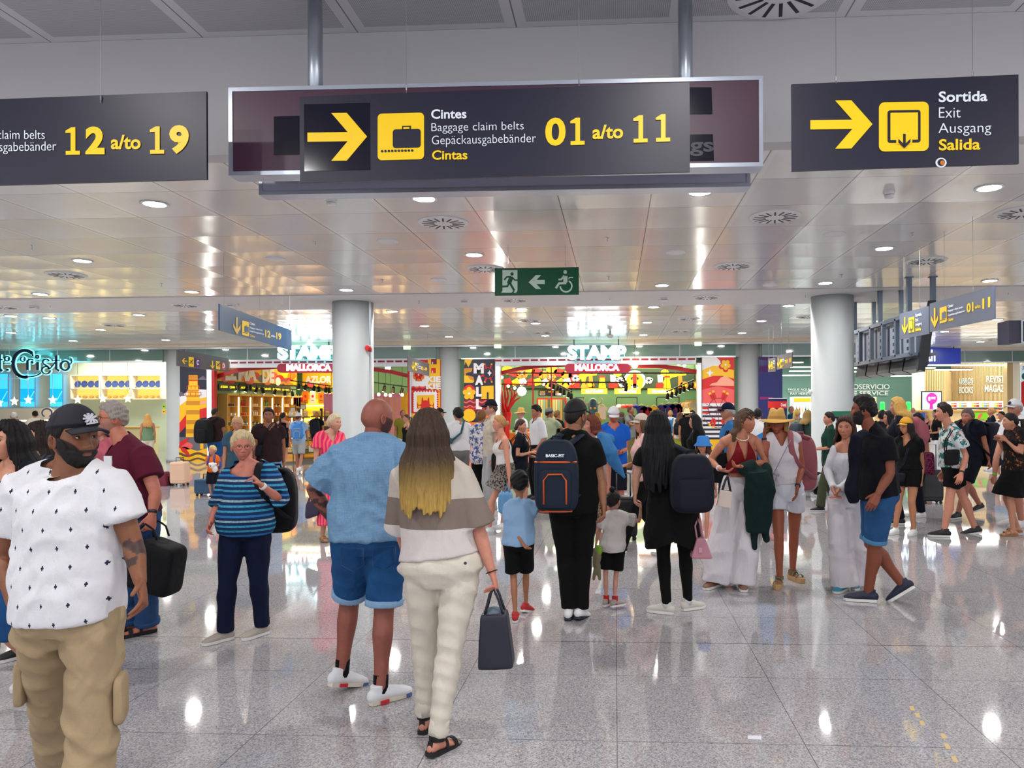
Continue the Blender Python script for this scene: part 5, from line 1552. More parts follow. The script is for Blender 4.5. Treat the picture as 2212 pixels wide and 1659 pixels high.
# partitions and back walls
walls('wall_left_shop',[((-32,31.0,0),(-14.6,31.2,HC)),((-14.75,24.45,0),(-14.6,31,HC)),((-32,24.3,0),(-31.8,31,HC))],mat('pale_mint_wall',(206,222,210),rough=.6))
walls('wall_back_souvenir',[((-14.2,31.4,0),(4.6,31.6,4.3)),((-14.6,24.4,0),(-14.45,31.4,4.3)),((4.45,24.4,0),(4.6,31.4,4.3)),((-6.9,24.45,0),(-4.05,24.6,3.4)),((2.66,24.45,0),(4.4,24.6,3.4))],m_gwall)
walls('ceiling_shops',[((-32,24.5,4.25),(XW,31.6,4.35)),((XW-.2,28.8,4.25),(32,41,4.35))],m_shopceil)
walls('wall_right_back',[((XW-3.3,38.0,0),(32,38.2,4.3)),((31.8,28.4,0),(32,38,4.3)),((4.6,24.45,0),(4.75,38,4.3))],mat('teal_wall',(94,134,122),rough=.6))
# end walls of the hall, far to the sides
walls('wall_left',[((-32.2,-9,0),(-32,24.3,HU))],m_wallgrey);walls('wall_right',[((32,-9,0),(32.2,28.4,HU))],m_wallgrey)

def mural(label,base):
 t=empty('mural',FP.at(base[0],base[3]),label,'mural')
 mb=MB();a=FP.at(base[0],base[1],.02);return t,mb
def mpoly(mb,pts,m,k):poly_on(mb,FP,pts,m,.03+.0025*k,.002)
def mdisc(mb,x,y,r,m,k,ry=None,n=22):disc_on(mb,FP,(x,y),r,ry or r,m,.03+.0025*k,.002,n)
def mstroke(mb,pts,w,m,k):stroke(mb,FP,pts,w,m,.03+.0025*k,.002)
def wavy(x0,x1,y,amp,wl,w,n=14):return[(x0+(x1-x0)*i/n,y+amp*math.sin(2*math.pi*(x0+(x1-x0)*i/n)/wl))for i in range(n+1)]
def clip_frame(mb,x0,y0,x1,y1,m,k):
 mpoly(mb,[(x0,y0),(x1,y0),(x1,y1),(x0,y1)],m,k)
def flower(mb,x,y,r,petals,m,mc,k,n=5,ph=0):
 for i in range(n):
  a=math.radians(ph+360*i/n);mdisc(mb,x+r*.62*math.cos(a),y+r*.62*math.sin(a),r*.40,petals,k)
 mdisc(mb,x,y,r*.42,petals,k+.1);mdisc(mb,x,y,r*.17,mc,k+1)
def jamb(x0,x1,label,mm):
 t=empty('light_post',ony((x0+x1)/2,1000,YF),label,'light');z=lambda p_:(p_[0],p_[1],0)
 a,b=ony(x0,900,YF),ony(x1,900,YF);mb=MB();mb.box((a[0],YF-.10,0),(b[0],YF+.12,3.2),m_alu);mb.build('profile',t)
 mb=MB();w_=(b[0]-a[0]);mb.box((a[0]+w_*.2,YF-.112,.1),(b[0]-w_*.2,YF-.10,3.12),mm);mb.build('light_strip',t)
def panel_back(t,x0,y0,x1,y1,m):
 a,b=ony(x0,y0,YF),ony(x1,y0,YF);mb=MB();mb.box((a[0],YF-.028,0),(b[0],YF+.12,3.38),m);mb.build('backing',t)

# ---- lighthouse mural
t,mb=mural('tall mural of a yellow lighthouse under a dark sky, left shop front',(387,775,449,998));panel_back(t,387,775,449,998,m_navyp)
mpoly(mb,[(387,860),(405,846),(427,841),(449,842),(449,985),(387,985)],m_whitep,1)
mpoly(mb,[(387,878),(405,865),(449,858),(449,944),(387,944)],m_yellow,2)
mpoly(mb,[(387,916),(404,895),(404,925),(388,940),(387,940)],m_redp,3);mpoly(mb,[(433,884),(449,880),(449,902),(433,904)],m_redp,3);mpoly(mb,[(387,938),(404,920),(404,944),(387,944)],m_navyp,4);mpoly(mb,[(433,904),(449,901),(449,944),(433,944)],m_navyp,4)
for cy_,cx_ in((870,441),(818,440),(852,393)):mpoly(mb,[(cx_-12,cy_+3),(cx_-5,cy_-3),(cx_,cy_-6),(cx_+5,cy_-2),(cx_+8,cy_+3)],m_peach if cy_==870 else m_greyp,4)
mpoly(mb,[(405,856),(432,856),(433,944),(403,944)],m_yellow,5)
for y0 in(866,886,907,927):mpoly(mb,[(403.5,y0),(433,y0),(433,y0+9),(403.5,y0+9)],m_ochre,6)
mpoly(mb,[(402,854),(435,853),(431,858),(405,858)],m_ochre,6);mpoly(mb,[(408,832),(430,832),(430,854),(408,854)],m_yellow,5);mpoly(mb,[(405,842),(433,842),(429,846),(408,846)],m_ochre,6)
mpoly(mb,[(409,810),(429,810),(429,833),(409,833)],m_ochre,5);mpoly(mb,[(410,823),(428,823),(428,840),(410,840)],m_yellow,6);mstroke(mb,[(408,822),(430,822)],2,m_redp,7)
for(x0,x1,y0)in((405,433,834),(402,436,848)):
 mstroke(mb,[(x0,y0),(x1,y0)],1,m_redp,7)
 for i in range(4):xx=x0+(x1-x0)*i/3;mstroke(mb,[(xx,y0),(xx,y0+6)],1,m_redp,7)
mpoly(mb,[(387,944),(449,944),(449,999),(387,999)],m_greyp,4);mpoly(mb,[(434,958),(441,958),(441,970),(434,970)],m_yellow,6)
mpoly(mb,[(387,968),(400,964),(414,970),(428,974),(449,968),(449,998),(387,998)],m_yellow,5);mstroke(mb,wavy(387,449,982,3,44,3),5,m_mudp,6);mstroke(mb,wavy(387,449,993,3,44,3),4,m_mudp,6)
mdisc(mb,405,963,13,m_pinkp,5,8);mpoly(mb,[(388,968),(390,955),(402,948),(411,945),(404,956),(396,962)],m_redp,7);mpoly(mb,[(390,965),(402,968),(410,978),(412,988),(404,982),(394,974)],m_redp,7)
mb.build('artwork',t)
jamb(450,461,'bright vertical light strip at the left edge of the left souvenir shop doorway',m_tube)
t=empty('red_post',ony(463.5,1000,YF),'narrow red post beside the lit strip of the left souvenir shop','post');a=ony(463.5,900,YF);mb=MB();mb.box((a[0]-.04,YF-.08,0),(a[0]+.04,YF+.1,3.16),m_red);mb.build('post_body',t)
t=empty('red_post',ony(886,1000,YF),'narrow red post at the right edge of the left souvenir shop doorway','post');a=ony(884,900,YF);mb=MB();mb.box((a[0]-.03,YF-.08,0),(a[0]+.03,YF+.1,3.16),m_red);mb.box((a[0]+.04,YF-.08,0),(a[0]+.09,YF+.1,3.2),m_alu);mb.build('post_body',t)
# ---- stamp mural
t,mb=mural('mural of a flower, waves and a red cathedral stamp between doorway and column',(886,776,951,1000));panel_back(t,888,775,952,998,m_redp)
mpoly(mb,[(925,776),(951,776),(951,880),(925,880)],m_yellow,1);mpoly(mb,[(886,808),(926,808),(924,835),(886,835)],m_whitep,1)
for y0,w_ in((776,12),(795,10)):mpoly(mb,[(932,y0),(932+w_,y0),(932+w_,y0+11),(932,y0+11)],m_wine if y0==776 else m_redp,3);mpoly(mb,[(934,y0+6),(936,y0+6),(936,y0+11),(934,y0+11)],m_whitep,4)
flower(mb,905,812,17,m_whitep,0,m_whitep,2,6,30);flower(mb,905,811,13,m_orange,0,m_redp,4,6,30);flower(mb,905,810,9,m_redp,0,m_whitep,6,6,30)
text_on(mb,FP,'KIE',(923,813,953,826),m_whitep,.05,.045);text_on(mb,FP,'KIE',(921,828,953,841),m_whitep,.05,.045)
for i,yy in enumerate((836,841,846)):mstroke(mb,wavy(887,951,yy,1.6,13,2,20),2.2,m_wine if i%2 else m_pinkp,3)
mpoly(mb,[(893,845),(946,843),(946,888),(893,890)],m_whitep,5)
for i in range(9):
 xx=895+i*6.2;mdisc(mb,xx,844.5,2.4,m_redp,6,n=10);
 yy=848+i*5.0;mdisc(mb,893,yy,2.0,m_redp,6,n=10);mdisc(mb,946,yy,2.0,m_redp,6,n=10)
mpoly(mb,[(901,854),(939,853),(939,882),(901,883)],m_yellow,7)
mpoly(mb,[(902,882),(902,868),(905,875),(911,873),(912,861),(914,857),(916,866),(920,864),(924,866),(926,857),(928,861),(929,873),(935,876),(938,868),(938,882)],m_redp,9);mdisc(mb,907,879,3,m_yellow,10,2.5);mdisc(mb,933,879,3,m_yellow,10,2.5)
for i,cc in enumerate((m_yellow,m_wine,m_orange,m_navyp)):mpoly(mb,[(888,893+i*26),(951,893+i*26),(951,918+i*26),(888,918+i*26)],cc,2)
mb.build('artwork',t)
# ---- MALL mural
t,mb=mural('dark mural with white letters M A L L and pelican',(1003,775,1069,1000));panel_back(t,1003,774,1070,998,m_navyp)
mpoly(mb,[(1004,776),(1022,776),(1014,786),(1020,780),(1012,793),(1006,781),(1004,790)],m_yellow,1);mpoly(mb,[(1003,796),(1021,795),(1019,803),(1007,806),(1007,812),(1003,812)],m_ochre,1)
mpoly(mb,[(1003,812),(1012,811),(1025,824),(1022,827),(1003,827)],m_yellow,2);mpoly(mb,[(1010,811),(1023,814),(1025,822),(1016,820)],m_ochre,3)
for cx_,cy_,k_ in((1055,806,22),):
 for a in range(0,360,45):
  aa=math.radians(a+22);x1,y1=cx_+k_*.45*math.cos(aa),cy_+k_*.45*math.sin(aa);x2,y2=cx_+k_*.95*math.cos(aa),cy_+k_*math.sin(aa)
  if x2<1069:mstroke(mb,[(x1,y1),(x2,y2)],3.4,m_redp,2);mstroke(mb,[(x2-(x2-x1)*.2,y2-(y2-y1)*.2),(x2,y2)],3.6,m_yellow,3)
 mstroke(mb,[(cx_+12*math.cos(math.radians(a)),cy_+12*math.sin(math.radians(a)))for a in range(0,361,20)],1,m_redp,2)
mpoly(mb,[(1058,800),(1060,804),(1063,806),(1060,808),(1058,812),(1056,808),(1053,806),(1056,804)],m_whitep,5)
mpoly(mb,[(1003,833),(1003,866),(1069,866),(1069,833)],m_navyp,1);mpoly(mb,[(1040,834),(1067,833),(1067,862),(1040,864)],m_yellow,2);mpoly(mb,[(1052,849),(1054,846),(1056,849),(1056,862),(1052,862)],m_navyp,3)
mdisc(mb,1014,845,13,m_redp,2,14);flower(mb,1014,850,14,m_yellow,0,m_whitep,4,5,-90)
for i,yy in enumerate((868,873,878,883)):mstroke(mb,wavy(1003,1068,yy,2,17,2,22),3,(m_pinkp,m_wine,m_pinkp,m_redp)[i],3)
mpoly(mb,[(1003,862),(1068,862),(1068,890),(1003,890)],m_wine,2)
mdisc(mb,1014,897,14,m_yellow,4);mdisc(mb,1052,900,16,m_redp,4);mdisc(mb,1052,903,10,m_orange,5);mpoly(mb,[(1003,912),(1069,912),(1069,998),(1003,998)],m_orange,3);mdisc(mb,1030,940,20,m_redp,4)
text_on(mb,FP,'M',(1024,785,1046,807),m_whitep,.07,.07);text_on(mb,FP,'A',(1027,811,1045,832),m_whitep,.07,.07);text_on(mb,FP,'L',(1029,836,1042,857),m_whitep,.07,.07);text_on(mb,FP,'L',(1029,862,1042,884),m_whitep,.07,.07)
mb.build('artwork',t)
jamb(1071,1082,'bright vertical light strip at the left edge of the right souvenir shop doorway',m_tube)
jamb(1505,1515,'bright vertical light strip at the right edge of the right souvenir shop doorway',m_tube)
# ---- ferris mural
t,mb=mural('mural with red ferris wheel over striped ground, right of the doorway',(1516,770,1585,1000));panel_back(t,1516,770,1586,998,m_redp)
mpoly(mb,[(1516,773),(1545,770),(1560,784),(1556,792),(1516,800)],m_whitep,1);mpoly(mb,[(1516,800),(1540,790),(1560,792),(1585,800),(1585,818),(1560,812),(1540,812),(1516,820)],m_yellow,2)
flower(mb,1567,789,15,m_redp,0,m_yellow,3,5,18);flower(mb,1567,788,11,m_yellow,0,m_whitep,5,5,18)
mpoly(mb,[(1525,805),(1531,803),(1533,797),(1536,803),(1542,805),(1536,808),(1533,814),(1530,808)],m_whitep,4)
mpoly(mb,[(1532,833),(1538,828),(1548,826),(1556,816),(1566,812),(1577,818),(1585,824),(1585,834)],m_peach,4)
mpoly(mb,[(1516,842),(1550,834),(1585,842),(1585,872),(1516,872)],m_pinkp,3)
mpoly(mb,[(1516,871),(1585,871),(1585,945),(1516,945)],m_whitep,4)
for i in range(8):mpoly(mb,[(1517,878+i*9.5),(1585,878+i*9.5),(1585,882.5+i*9.5),(1517,882.5+i*9.5)],m_navyp,5)
mpoly(mb,[(1516,946),(1585,946),(1585,999),(1516,999)],m_yellow,4)
wc=(1552,884);mstroke(mb,[(wc[0]+22*math.cos(math.radians(a)),wc[1]+24*math.sin(math.radians(a)))for a in range(0,361,15)],1.3,m_wine,6);mstroke(mb,[(wc[0]+36*math.cos(math.radians(a)),wc[1]+40*math.sin(math.radians(a)))for a in range(30,151,10)],1.3,m_wine,6)
for a in(18,62,118,162,198,242,298,342,90):
 aa=math.radians(a);mstroke(mb,[wc,(wc[0]+30*math.cos(aa),wc[1]+38*math.sin(aa))],1.0,m_wine,6)
for a in(236,250,290,304,56,70,110,124):
 aa=math.radians(a);p1=(wc[0]+20*math.cos(aa),wc[1]+24*math.sin(aa));p2=(wc[0]+36*math.cos(aa),wc[1]+43*math.sin(aa));mstroke(mb,[p1,p2],5,m_redp,7);mstroke(mb,[(p1[0]*.25+p2[0]*.75,p1[1]*.25+p2[1]*.75),p2],5.4,m_yellow,8)
for x0,y0 in((1517,879),(1517,889),(1571,879),(1571,889)):mpoly(mb,[(x0,y0),(x0+13,y0+(1 if x0<1550 else-1)),(x0+13,y0+5),(x0,y0+4)],m_redp,7)
mb.build('artwork',t)

# ---- glowing names over the doors
SP=Plane((0,YF-.55,0),(1,0,0))
def glow_sign(x0,who,xm):
 t=empty('illuminated_sign',SP.at(x0+63,777),'glowing white STAMP letters above the %s souvenir shop door'%who,'sign')
 V,F=text_mesh('STAMP',.055,.95);mb=MB()
 text_on(mb,SP,'STAMP',(x0,746,x0+127,777),m_letter,.055,.02,.03,.95);mb.build('letters',t)
 mb=MB();text_on(mb,SP,'STAMP',(x0-.2,745.8,x0+127.2,777.2),m_halo,.055,-.05,.06,.95);mb.build('letter_sides',t)
 for xx in(x0+14,x0+110):
  mb=MB();a=SP.at(xx,748);mb.bar(a,(a[0],a[1],4.0),.03,.03,m_dark,up=(0,1,0));mb.build('bracket',t)
 t=empty('illuminated_sign',FP.at(xm+70,806,.3),'dark red MALLORCA sign above the %s souvenir shop door'%who,'sign')
 mb=MB();P2=Plane((0,YF-.28,0),(1,0,0));poly_on(mb,P2,rrect(xm,786,xm+141,805.5,9,6),mat('sign_wine',(140,8,40),rough=.35,emit=(150,8,40),es=.35),0,.12);mb.build('board',t)
 mb=MB();text_on(mb,P2,'MALLORCA',(xm+21,786.8,xm+117,801.5),m_letter2,.05,.125,.02,.98);mb.build('lettering',t)
glow_sign(1226,'right',1221);glow_sign(600.5,'left',602)
def arch(pts,label):
 t=empty('red_arch',FP.at(pts[0][0],pts[0][1]),label,'arch');q=[ony(x,y,YF+.35)for x,y in pts];mb=MB()
 for a,b in zip(q[:-1],q[1:]):mb.bar(a,b,.12,.13,m_red,up=(0,0,1))
 mb.build('beam',t)
arch([(466,815),(500,803),(540,796),(590,793),(606,792)],'curved dark red beam inside the left souvenir doorway');arch([(800,797),(840,802),(882,812)],'end of curved red beam right of the near column')
arch([(1083,806),(1120,797),(1170,790),(1222,788)],'curved dark red beam left of the MALLORCA sign on the right');arch([(1362,791),(1420,791),(1460,795),(1505,804)],'curved dark red beam right of the MALLORCA sign on the right')

# ---- illustrated friezes inside
def frieze(label,pl,x0,y0,x1,y1,shapes,slope=0.0):
 t=empty('frieze',pl.at(x0,y1),label,'frieze');mb=MB()
 poly_on(mb,pl,[(x0,y0),(x1,y0+slope*(x1-x0)),(x1,y1+slope*(x1-x0)),(x0,y1)],mat('frieze_green',(40,60,46),rough=.5),0,.03)
 for s in shapes:s(mb,pl)
 mb.build('artwork',t)
def sh(kind,*a):
 def f(mb,pl):
  k=.035+.003*a[-1]
  if kind=='d':disc_on(mb,pl,(a[0],a[1]),a[2],a[3],a[4],k,.002,16)
  elif kind=='p':poly_on(mb,pl,a[0],a[1],k,.002)
  elif kind=='t':text_on(mb,pl,a[0],a[1],a[2],.06,k)
  elif kind=='s':stroke(mb,pl,a[0],a[1],a[2],k,.002)
 return f
BP=Plane((0,31.35,0),(1,0,0))
S=[]
for x in(1262,1455,1530): # palms
 S+=[sh('p',[(x-8,807),(x+4,804),(x+16,809),(x+30,805),(x+26,811),(x+12,812),(x-4,816),(x-26,832),(x-20,820)],m_yellow,2),sh('p',[(x+10,812),(x+18,812),(x+20,838),(x+10,838)],m_orange,2)]
for x in(1295,1435):S+=[sh('p',[(x,812),(x+12,812),(x+12,838),(x,838)],m_redp,3),sh('p',[(x+1,816),(x+11,816),(x+14,838),(x-2,838)],m_yellow,4)]
for x,y in((1243,817),(1339,822),(1401,822),(1371,836),(1345,830)):S+=[sh('d',x,y,8,7.5,m_whitep,5),sh('d',x,y,3,2.6,m_navyp,6),sh('d',x-6,y-3,1.6,1.8,m_navyp,6),sh('d',x+6,y-2,1.6,1.8,m_navyp,6),sh('d',x,y+6,2,1.4,m_navyp,6)]
S+=[sh('p',[(1228,807),(1252,807),(1252,838),(1228,838)],m_redp,1),sh('p',[(1253,812),(1268,812),(1264,828),(1268,838),(1254,838),(1258,828)],m_ochre,3)]
S+=[sh('d',1371,822,24,22,m_whitep,1),sh('d',1371,824,19,18,m_yellow,2),sh('d',1371,827,14,14,m_navyp,3),sh('p',[(1355,838),(1357,818),(1360,813),(1363,820),(1366,822),(1368,808),(1371,803),(1374,808),(1376,822),(1379,820),(1382,813),(1385,818),(1388,838)],m_yellow,4),sh('p',[(1367,808),(1375,808),(1375,838),(1367,838)],m_redp,5)]
for x in(1318,1420):S+=[sh('p',[(x,810),(x+12,810),(x+11,826),(x+1,826)],m_whitep,3),sh('p',[(x-3,828),(x+18,828),(x+16,838),(x-3,838)],m_redp,3),sh('d',x+16,806,9,8,m_yellow,2)]
for x in(1186,1222,1275,1478,1505):S+=[sh('d',x,832,9,8,m_orange,2),sh('d',x,832,5,4.5,m_yellow,3)]
for x in(1332,1408):S+=[sh('p',[(x-3,820),(x,816.5),(x+3,820),(x,824)],m_whitep,6)]
for x,y in((1190,814),(1128,806)):
 for a in range(0,360,60):S.append(sh('d',x+7*math.cos(math.radians(a)),y+6*math.sin(math.radians(a)),4.2,4,m_orange,3))
 S.append(sh('d',x,y,3.5,3.4,m_whitep,4))
for i,x in enumerate(range(1096,1226,16)):S+=[sh('d',x,800+(i%3)*5,12,9,(m_yellow,m_redp,m_orange)[i%3],1),sh('p',[(x-8,820+(i%2)*4),(x+6,816),(x+12,830),(x-4,834)],(m_redp,m_yellow,m_whitep)[i%3],2)]
frieze('long illustrated frieze of footballs, palms and castle on the back wall of the right shop',BP,1090,797,1522,838.5,S)
# diagonal wall of the left shop with shelving
dA,dB=ony(466,900,25.2),ony(640,900,30.6);dA[2]=dB[2]=0
DP=Plane(dA,dB-dA)
walls_mb=MB();nn=-DP.n*.15;walls_mb.prism([dA,dB,dB+(0,0,4.3),dA+(0,0,4.3)],nn,m_gwall2);tag(walls_mb.build('wall_shelving_side',origin=(0,0,0)),kind='structure')
S=[sh('p',[(466,770),(640,796),(640,832),(466,822)],m_yellow,.5)]
for i,x in enumerate(range(472,636,13)):S+=[sh('d',x,812+(i%3)*6,9,8,(m_orange,m_pinkp,m_redp,m_greyp)[i%4],1+.2*i)]
S+=[sh('t','EL',(484,786,508,822),m_whitep,5),sh('t','MA',(512,789,552,823),m_whitep,5),sh('t','DE',(564,794,590,827),m_whitep,5),sh('d',598,824,6,9,m_whitep,5),sh('s',wavy(606,630,820,2,12,2),4,m_redp,6),sh('s',wavy(606,630,828,2,12,2),4,m_orange,6)]
frieze('colourful frieze with big white letters on the slanted wall of the left shop',DP,466,770,638,826,S,.05)
PL2=Plane((0,31.35,0),(1,0,0))
S=[sh('p',[(654,800),(730,800),(730,838),(654,833)],m_yellow,0.5),sh('d',672,828,9,9,m_pinkp,1),sh('d',700,830,10,9,m_orange,1),sh('t','AZLOR',(660,812,718,828),m_whitep,5)]
frieze('yellow frieze with white letters deep in the left shop',PL2,654,802,716,836,S)
# category boards
m_board=mat('category_board',(70,66,64),rough=.5)
for i,(x,s)in enumerate(((480,'ARTESANIA'),(500,'CERAMICA'),(524,'AROMAS'),(549,'Cosmetica'),(573,'Ensaimada'),(594,'DELICIAS'),(614,'GOURMET'))):
 y=834+i*1.0;t=empty('category_board',DP.at(x,y+12),'grey rounded board with yellow words on the slanted wall, number %s from the door'%('one two three four five six seven'.split()[i]),'sign','category boards')
 t['label']=['nearest grey board with yellow words above the shelving','second grey board with yellow words from the lit doorway','third grey board with yellow words from the lit doorway','middle grey board with yellow words above the shelving','fifth grey board with yellow words from the lit doorway','last but one grey board with yellow words above shelving','farthest grey board with yellow words above the shelving'][i]
 mb=MB();poly_on(mb,DP,rrect(x-11,y-6,x+11,y+9,4),m_board,.04,.03);mb.build('board',t);mb=MB();text_on(mb,DP,s,(x-8,y-1,x+8,y+4),mat('board_yellow',(240,230,40),emit=(240,230,40),es=.8),.02,.075);mb.build('lettering',t)
# shelving: cabinets along the slanted wall
jar_m=[mat('jar_%d'%i,c,rough=.3)for i,c in enumerate(((230,224,200),(40,90,60),(210,60,40),(236,190,60),(70,70,74),(120,170,70),(226,120,130),(90,140,180)))]
protos={}
def product(kind,m,loc,label,group):
 key=(kind,m.name)
 if key not in protos:
  mb=MB()
  if kind=='bottle':mb.lathe((0,0,0),[(.03,0),(.032,.01),(.032,.12),(.012,.16),(.012,.2)],m,10);mb.lathe((0,0,.2),[(.014,0),(.014,.02)],m_dark,8)
  elif kind=='jar':mb.lathe((0,0,0),[(.036,0),(.04,.01),(.04,.08),(.032,.09)],m,10);mb.lathe((0,0,.09),[(.036,0),(.036,.02)],m_yellow,10)
  elif kind=='box':mb.box((-.07,-.04,0),(.07,.04,.10),m);mb.box((-.071,-.041,.035),(.071,.041,.06),m_whitep)
  elif kind=='plate':mb.lathe((0,0,.17),[(.02,.0),(.12,.01),(.17,.035),(.175,.035),(.12,0)],m,8,axis=(0,-1,.15));mb.lathe((0,-.035,.17),[(.12,0),(.125,.004),(.15,.004)],mat('plate_blue',(60,84,160)),8,axis=(0,-1,.15))
  elif kind=='book':mb.box((-.06,-.01,0),(.06,.02,.18),m);mb.box((-.055,-.0115,.10),(.055,-.01,.13),m_whitep)
  elif kind=='bun':mb.sphere((0,0,.07),.10,m,12,(1,.8,.6))
  protos[key]=mb.build(kind if kind!='box' else 'gift_box',origin=(0,0,0));o=protos[key]
 else:o=protos[key].copy();COL.objects.link(o)
 o.location=[float(v)for v in loc];tag(o,label,{'bottle':'bottle','jar':'jar','box':'box','plate':'plate','book':'book','bun':'pastry'}[kind],group);return o
ux=DP.ux;dn=DP.n;Ltot=np.linalg.norm(dB-dA)
rg=random.Random(3)
names7=['nearest the doorway','second from the doorway','third from the doorway','in the middle of the row','fifth from the doorway','last but one','farthest from the doorway']
for i in range(7):
 a=dA+ux*(.12+i*(Ltot-.3)/7)+dn*.02;w_=(Ltot-.3)/7-.06;t=empty('shelf_unit',a+ux*w_/2,'tall light wood shelf unit on the slanted wall, '+names7[i],'shelf unit')
 mb=MB();D_=dn*.36;Z=np.array((0,0,1))
 for k in(0,1):mb.prism([a+ux*(w_*k)-ux*.02,a+ux*(w_*k)+ux*.02,a+ux*(w_*k)+ux*.02+Z*2.28,a+ux*(w_*k)-ux*.02+Z*2.28],D_,m_wood)
 mb.prism([a,a+ux*w_,a+ux*w_+Z*2.28,a+Z*2.28],dn*.02,m_shelfy);mb.prism([a+Z*2.26,a+ux*w_+Z*2.26,a+ux*w_+Z*2.33,a+Z*2.33],D_,m_wood);mb.prism([a,a+ux*w_,a+ux*w_+Z*.5,a+Z*.5],D_,m_wood);mb.build('carcass',t)
 hs_=(.52,.86,1.20,1.54,1.88)
 for h in hs_:mb=MB();mb.prism([a+ux*.02+Z*(h-.02),a+ux*(w_-.02)+Z*(h-.02),a+ux*(w_-.02)+Z*h,a+ux*.02+Z*h],dn*.34,m_wood);mb.build('shelf',t)
 mb=MB();mb.prism([a+ux*(w_-.05)+Z*.55+dn*.34,a+ux*(w_+.01)+Z*.55+dn*.34,a+ux*(w_+.01)+Z*2.2+dn*.34,a+ux*(w_-.03)+Z*2.2+dn*.34],dn*.02,m_tubew);mb.build('light_strip',t)
 for h in hs_:
  kd=rg.choice(('bottle','jar','box'));mm=rg.choice(jar_m);n=5 if kd!='box' else 3
  for q in range(n):
   product(kd,mm,a+ux*(.10+(w_-.2)*q/(n-1))+dn*.2+Z*h,'%s small %s on the %s shelf up, unit %s'%(ORD[q],kd,ORD[hs_.index(h)],names7[i]),'souvenirs on the slanted wall shelves')
# round tiered display tables with packets
for(px,py,D,who)in((645,1003,27.0,'nearer'),(694,1000,29.3,'farther')):
 c=P(px,885,D);c[2]=0;t=empty('display_table',c,'round tiered display table stacked with pale packets, %s one in the left shop'%who,'display table')
 mb=MB()
 for k,(r,z)in enumerate(((.85,.18),(.7,.62),(.55,1.05),(.4,1.45))):mb.lathe(c,[(r,z),(r,z+.05)],mat('display_olive',(84,84,50)),28)
 mb.lathe(c,[(.06,0),(.06,1.8)],m_dark,10);mb.build('tiers',t)
 for k,(r,z)in enumerate(((.70,.23),(.56,.67),(.42,1.10),(.26,1.50))):
  n=(12,9,7,4)[k]
  for q in range(n):
   a_=2*math.pi*q/n
   if math.sin(a_)<.35:
    for lv in range(2):product('box',jar_m[0]if q%3 else jar_m[3],c+np.array((math.cos(a_)*r,math.sin(a_)*r,z+lv*.105)),'%s pale packet on tier %s, %s layer, %s round display table'%(ORD[q],'one two three four'.split()[k],('lower','upper')[lv],who),'packets on the round display tables')
# yellow product wall at the back of the left shop
t=empty('display_wall',ony(685,1000,31.2),'bright yellow product wall at the back of the left shop','display wall');mb=MB()
a,b=ony(654,900,31.3),ony(775,900,31.3);mb.box((a[0],31.2,0),(b[0],31.38,2.5),m_yellow);mb.build('panel',t)
for i,h in enumerate((1.0,1.3,1.6,1.9,2.2)):mb=MB();mb.box((a[0]+.1,31.0,h),(b[0]-.1,31.2,h+.03),m_tubew if i%2 else m_wood);mb.build('shelf',t)
for i,(x,c_)in enumerate(((660,m_orange),(676,m_whitep),(694,m_ochre))):
 t=empty('poster',ony(x,870,31.0),['orange vertical poster','white vertical poster with figures','ochre vertical poster with a crest'][i]+' on the yellow wall of the left shop','poster');mb=MB();P3=Plane((0,30.95,0),(1,0,0));poly_on(mb,P3,[(x-6,845),(x+6,845),(x+6,872),(x-6,872)],c_,0,.02);mb.build('sheet',t);mb=MB();disc_on(mb,P3,(x,856),2.6,3,m_redp,.022);stroke(mb,P3,[(x-3,865),(x+3,865)],1,m_dark,.022);mb.build('print',t)
for i in range(9):
 x=610+i*5;q=ony(x,880,30.2);mb=MB();mb.prism([q+(-.1,0,0),q+(.1,0,0),q+(.08,0,.42),q+(-.08,0,.42)],(0,.05,0),(m_pinkp,m_whitep,m_redp)[i%3]);mb.tube([q+(-.04,.02,.42),q+(0,.02,.52),q+(.04,.02,.42)],.008,m_whitep,6);tag(mb.build('hanging_bag'),'%s hanging gift bag in the left shop'%('pink','white','red')[i%3]+', %s from left'%ORD[i],'bag','hanging gift bags in the left shop')
for x,y in((633,882),(655,876)):
 t=empty('price_sign',ony(x,y+14,28.5),'small yellow and white price sign on a stand, %s'%('lower left one' if x==633 else 'upper right one'),'sign');P3=Plane((0,28.5,0),(1,0,0));mb=MB();poly_on(mb,P3,[(x-6,y-8),(x+6,y-8),(x+6,y+8),(x-6,y+8)],m_dark,0,.02);poly_on(mb,P3,[(x-5,y-1),(x+5,y-1),(x+5,y+7),(x-5,y+7)],m_whitep,.022);poly_on(mb,P3,[(x-5,y-7),(x+5,y-7),(x+5,y-2),(x-5,y-2)],m_yellow,.022);mb.build('card',t);mb=MB();q=P3.at(x,y+8);mb.bar(q,(q[0],q[1],0),.03,.03,m_dark,up=(0,1,0));mb.build('stand',t)
# pink striped wall right of the near column
t=empty('striped_wall',ony(850,1000,29),'pink and yellow striped wall panel right of the left near column','wall panel');P3=Plane((0,29.0,0),(1,0,0));mb=MB();poly_on(mb,P3,[(700,850),(866,850),(866,1000),(700,1000)],mat('pastel_pink',(236,150,190)),0,.05)
for i in range(9):x=806+i*6.4;poly_on(mb,P3,[(x,858),(x+3.4,858),(x+3.4,1000),(x,1000)],m_wood if i%2 else m_peach,.052)
poly_on(mb,P3,[(866,848),(880,848),(880,1000),(866,1000)],m_yellow,0.0,.05);mb.build('boards',t)
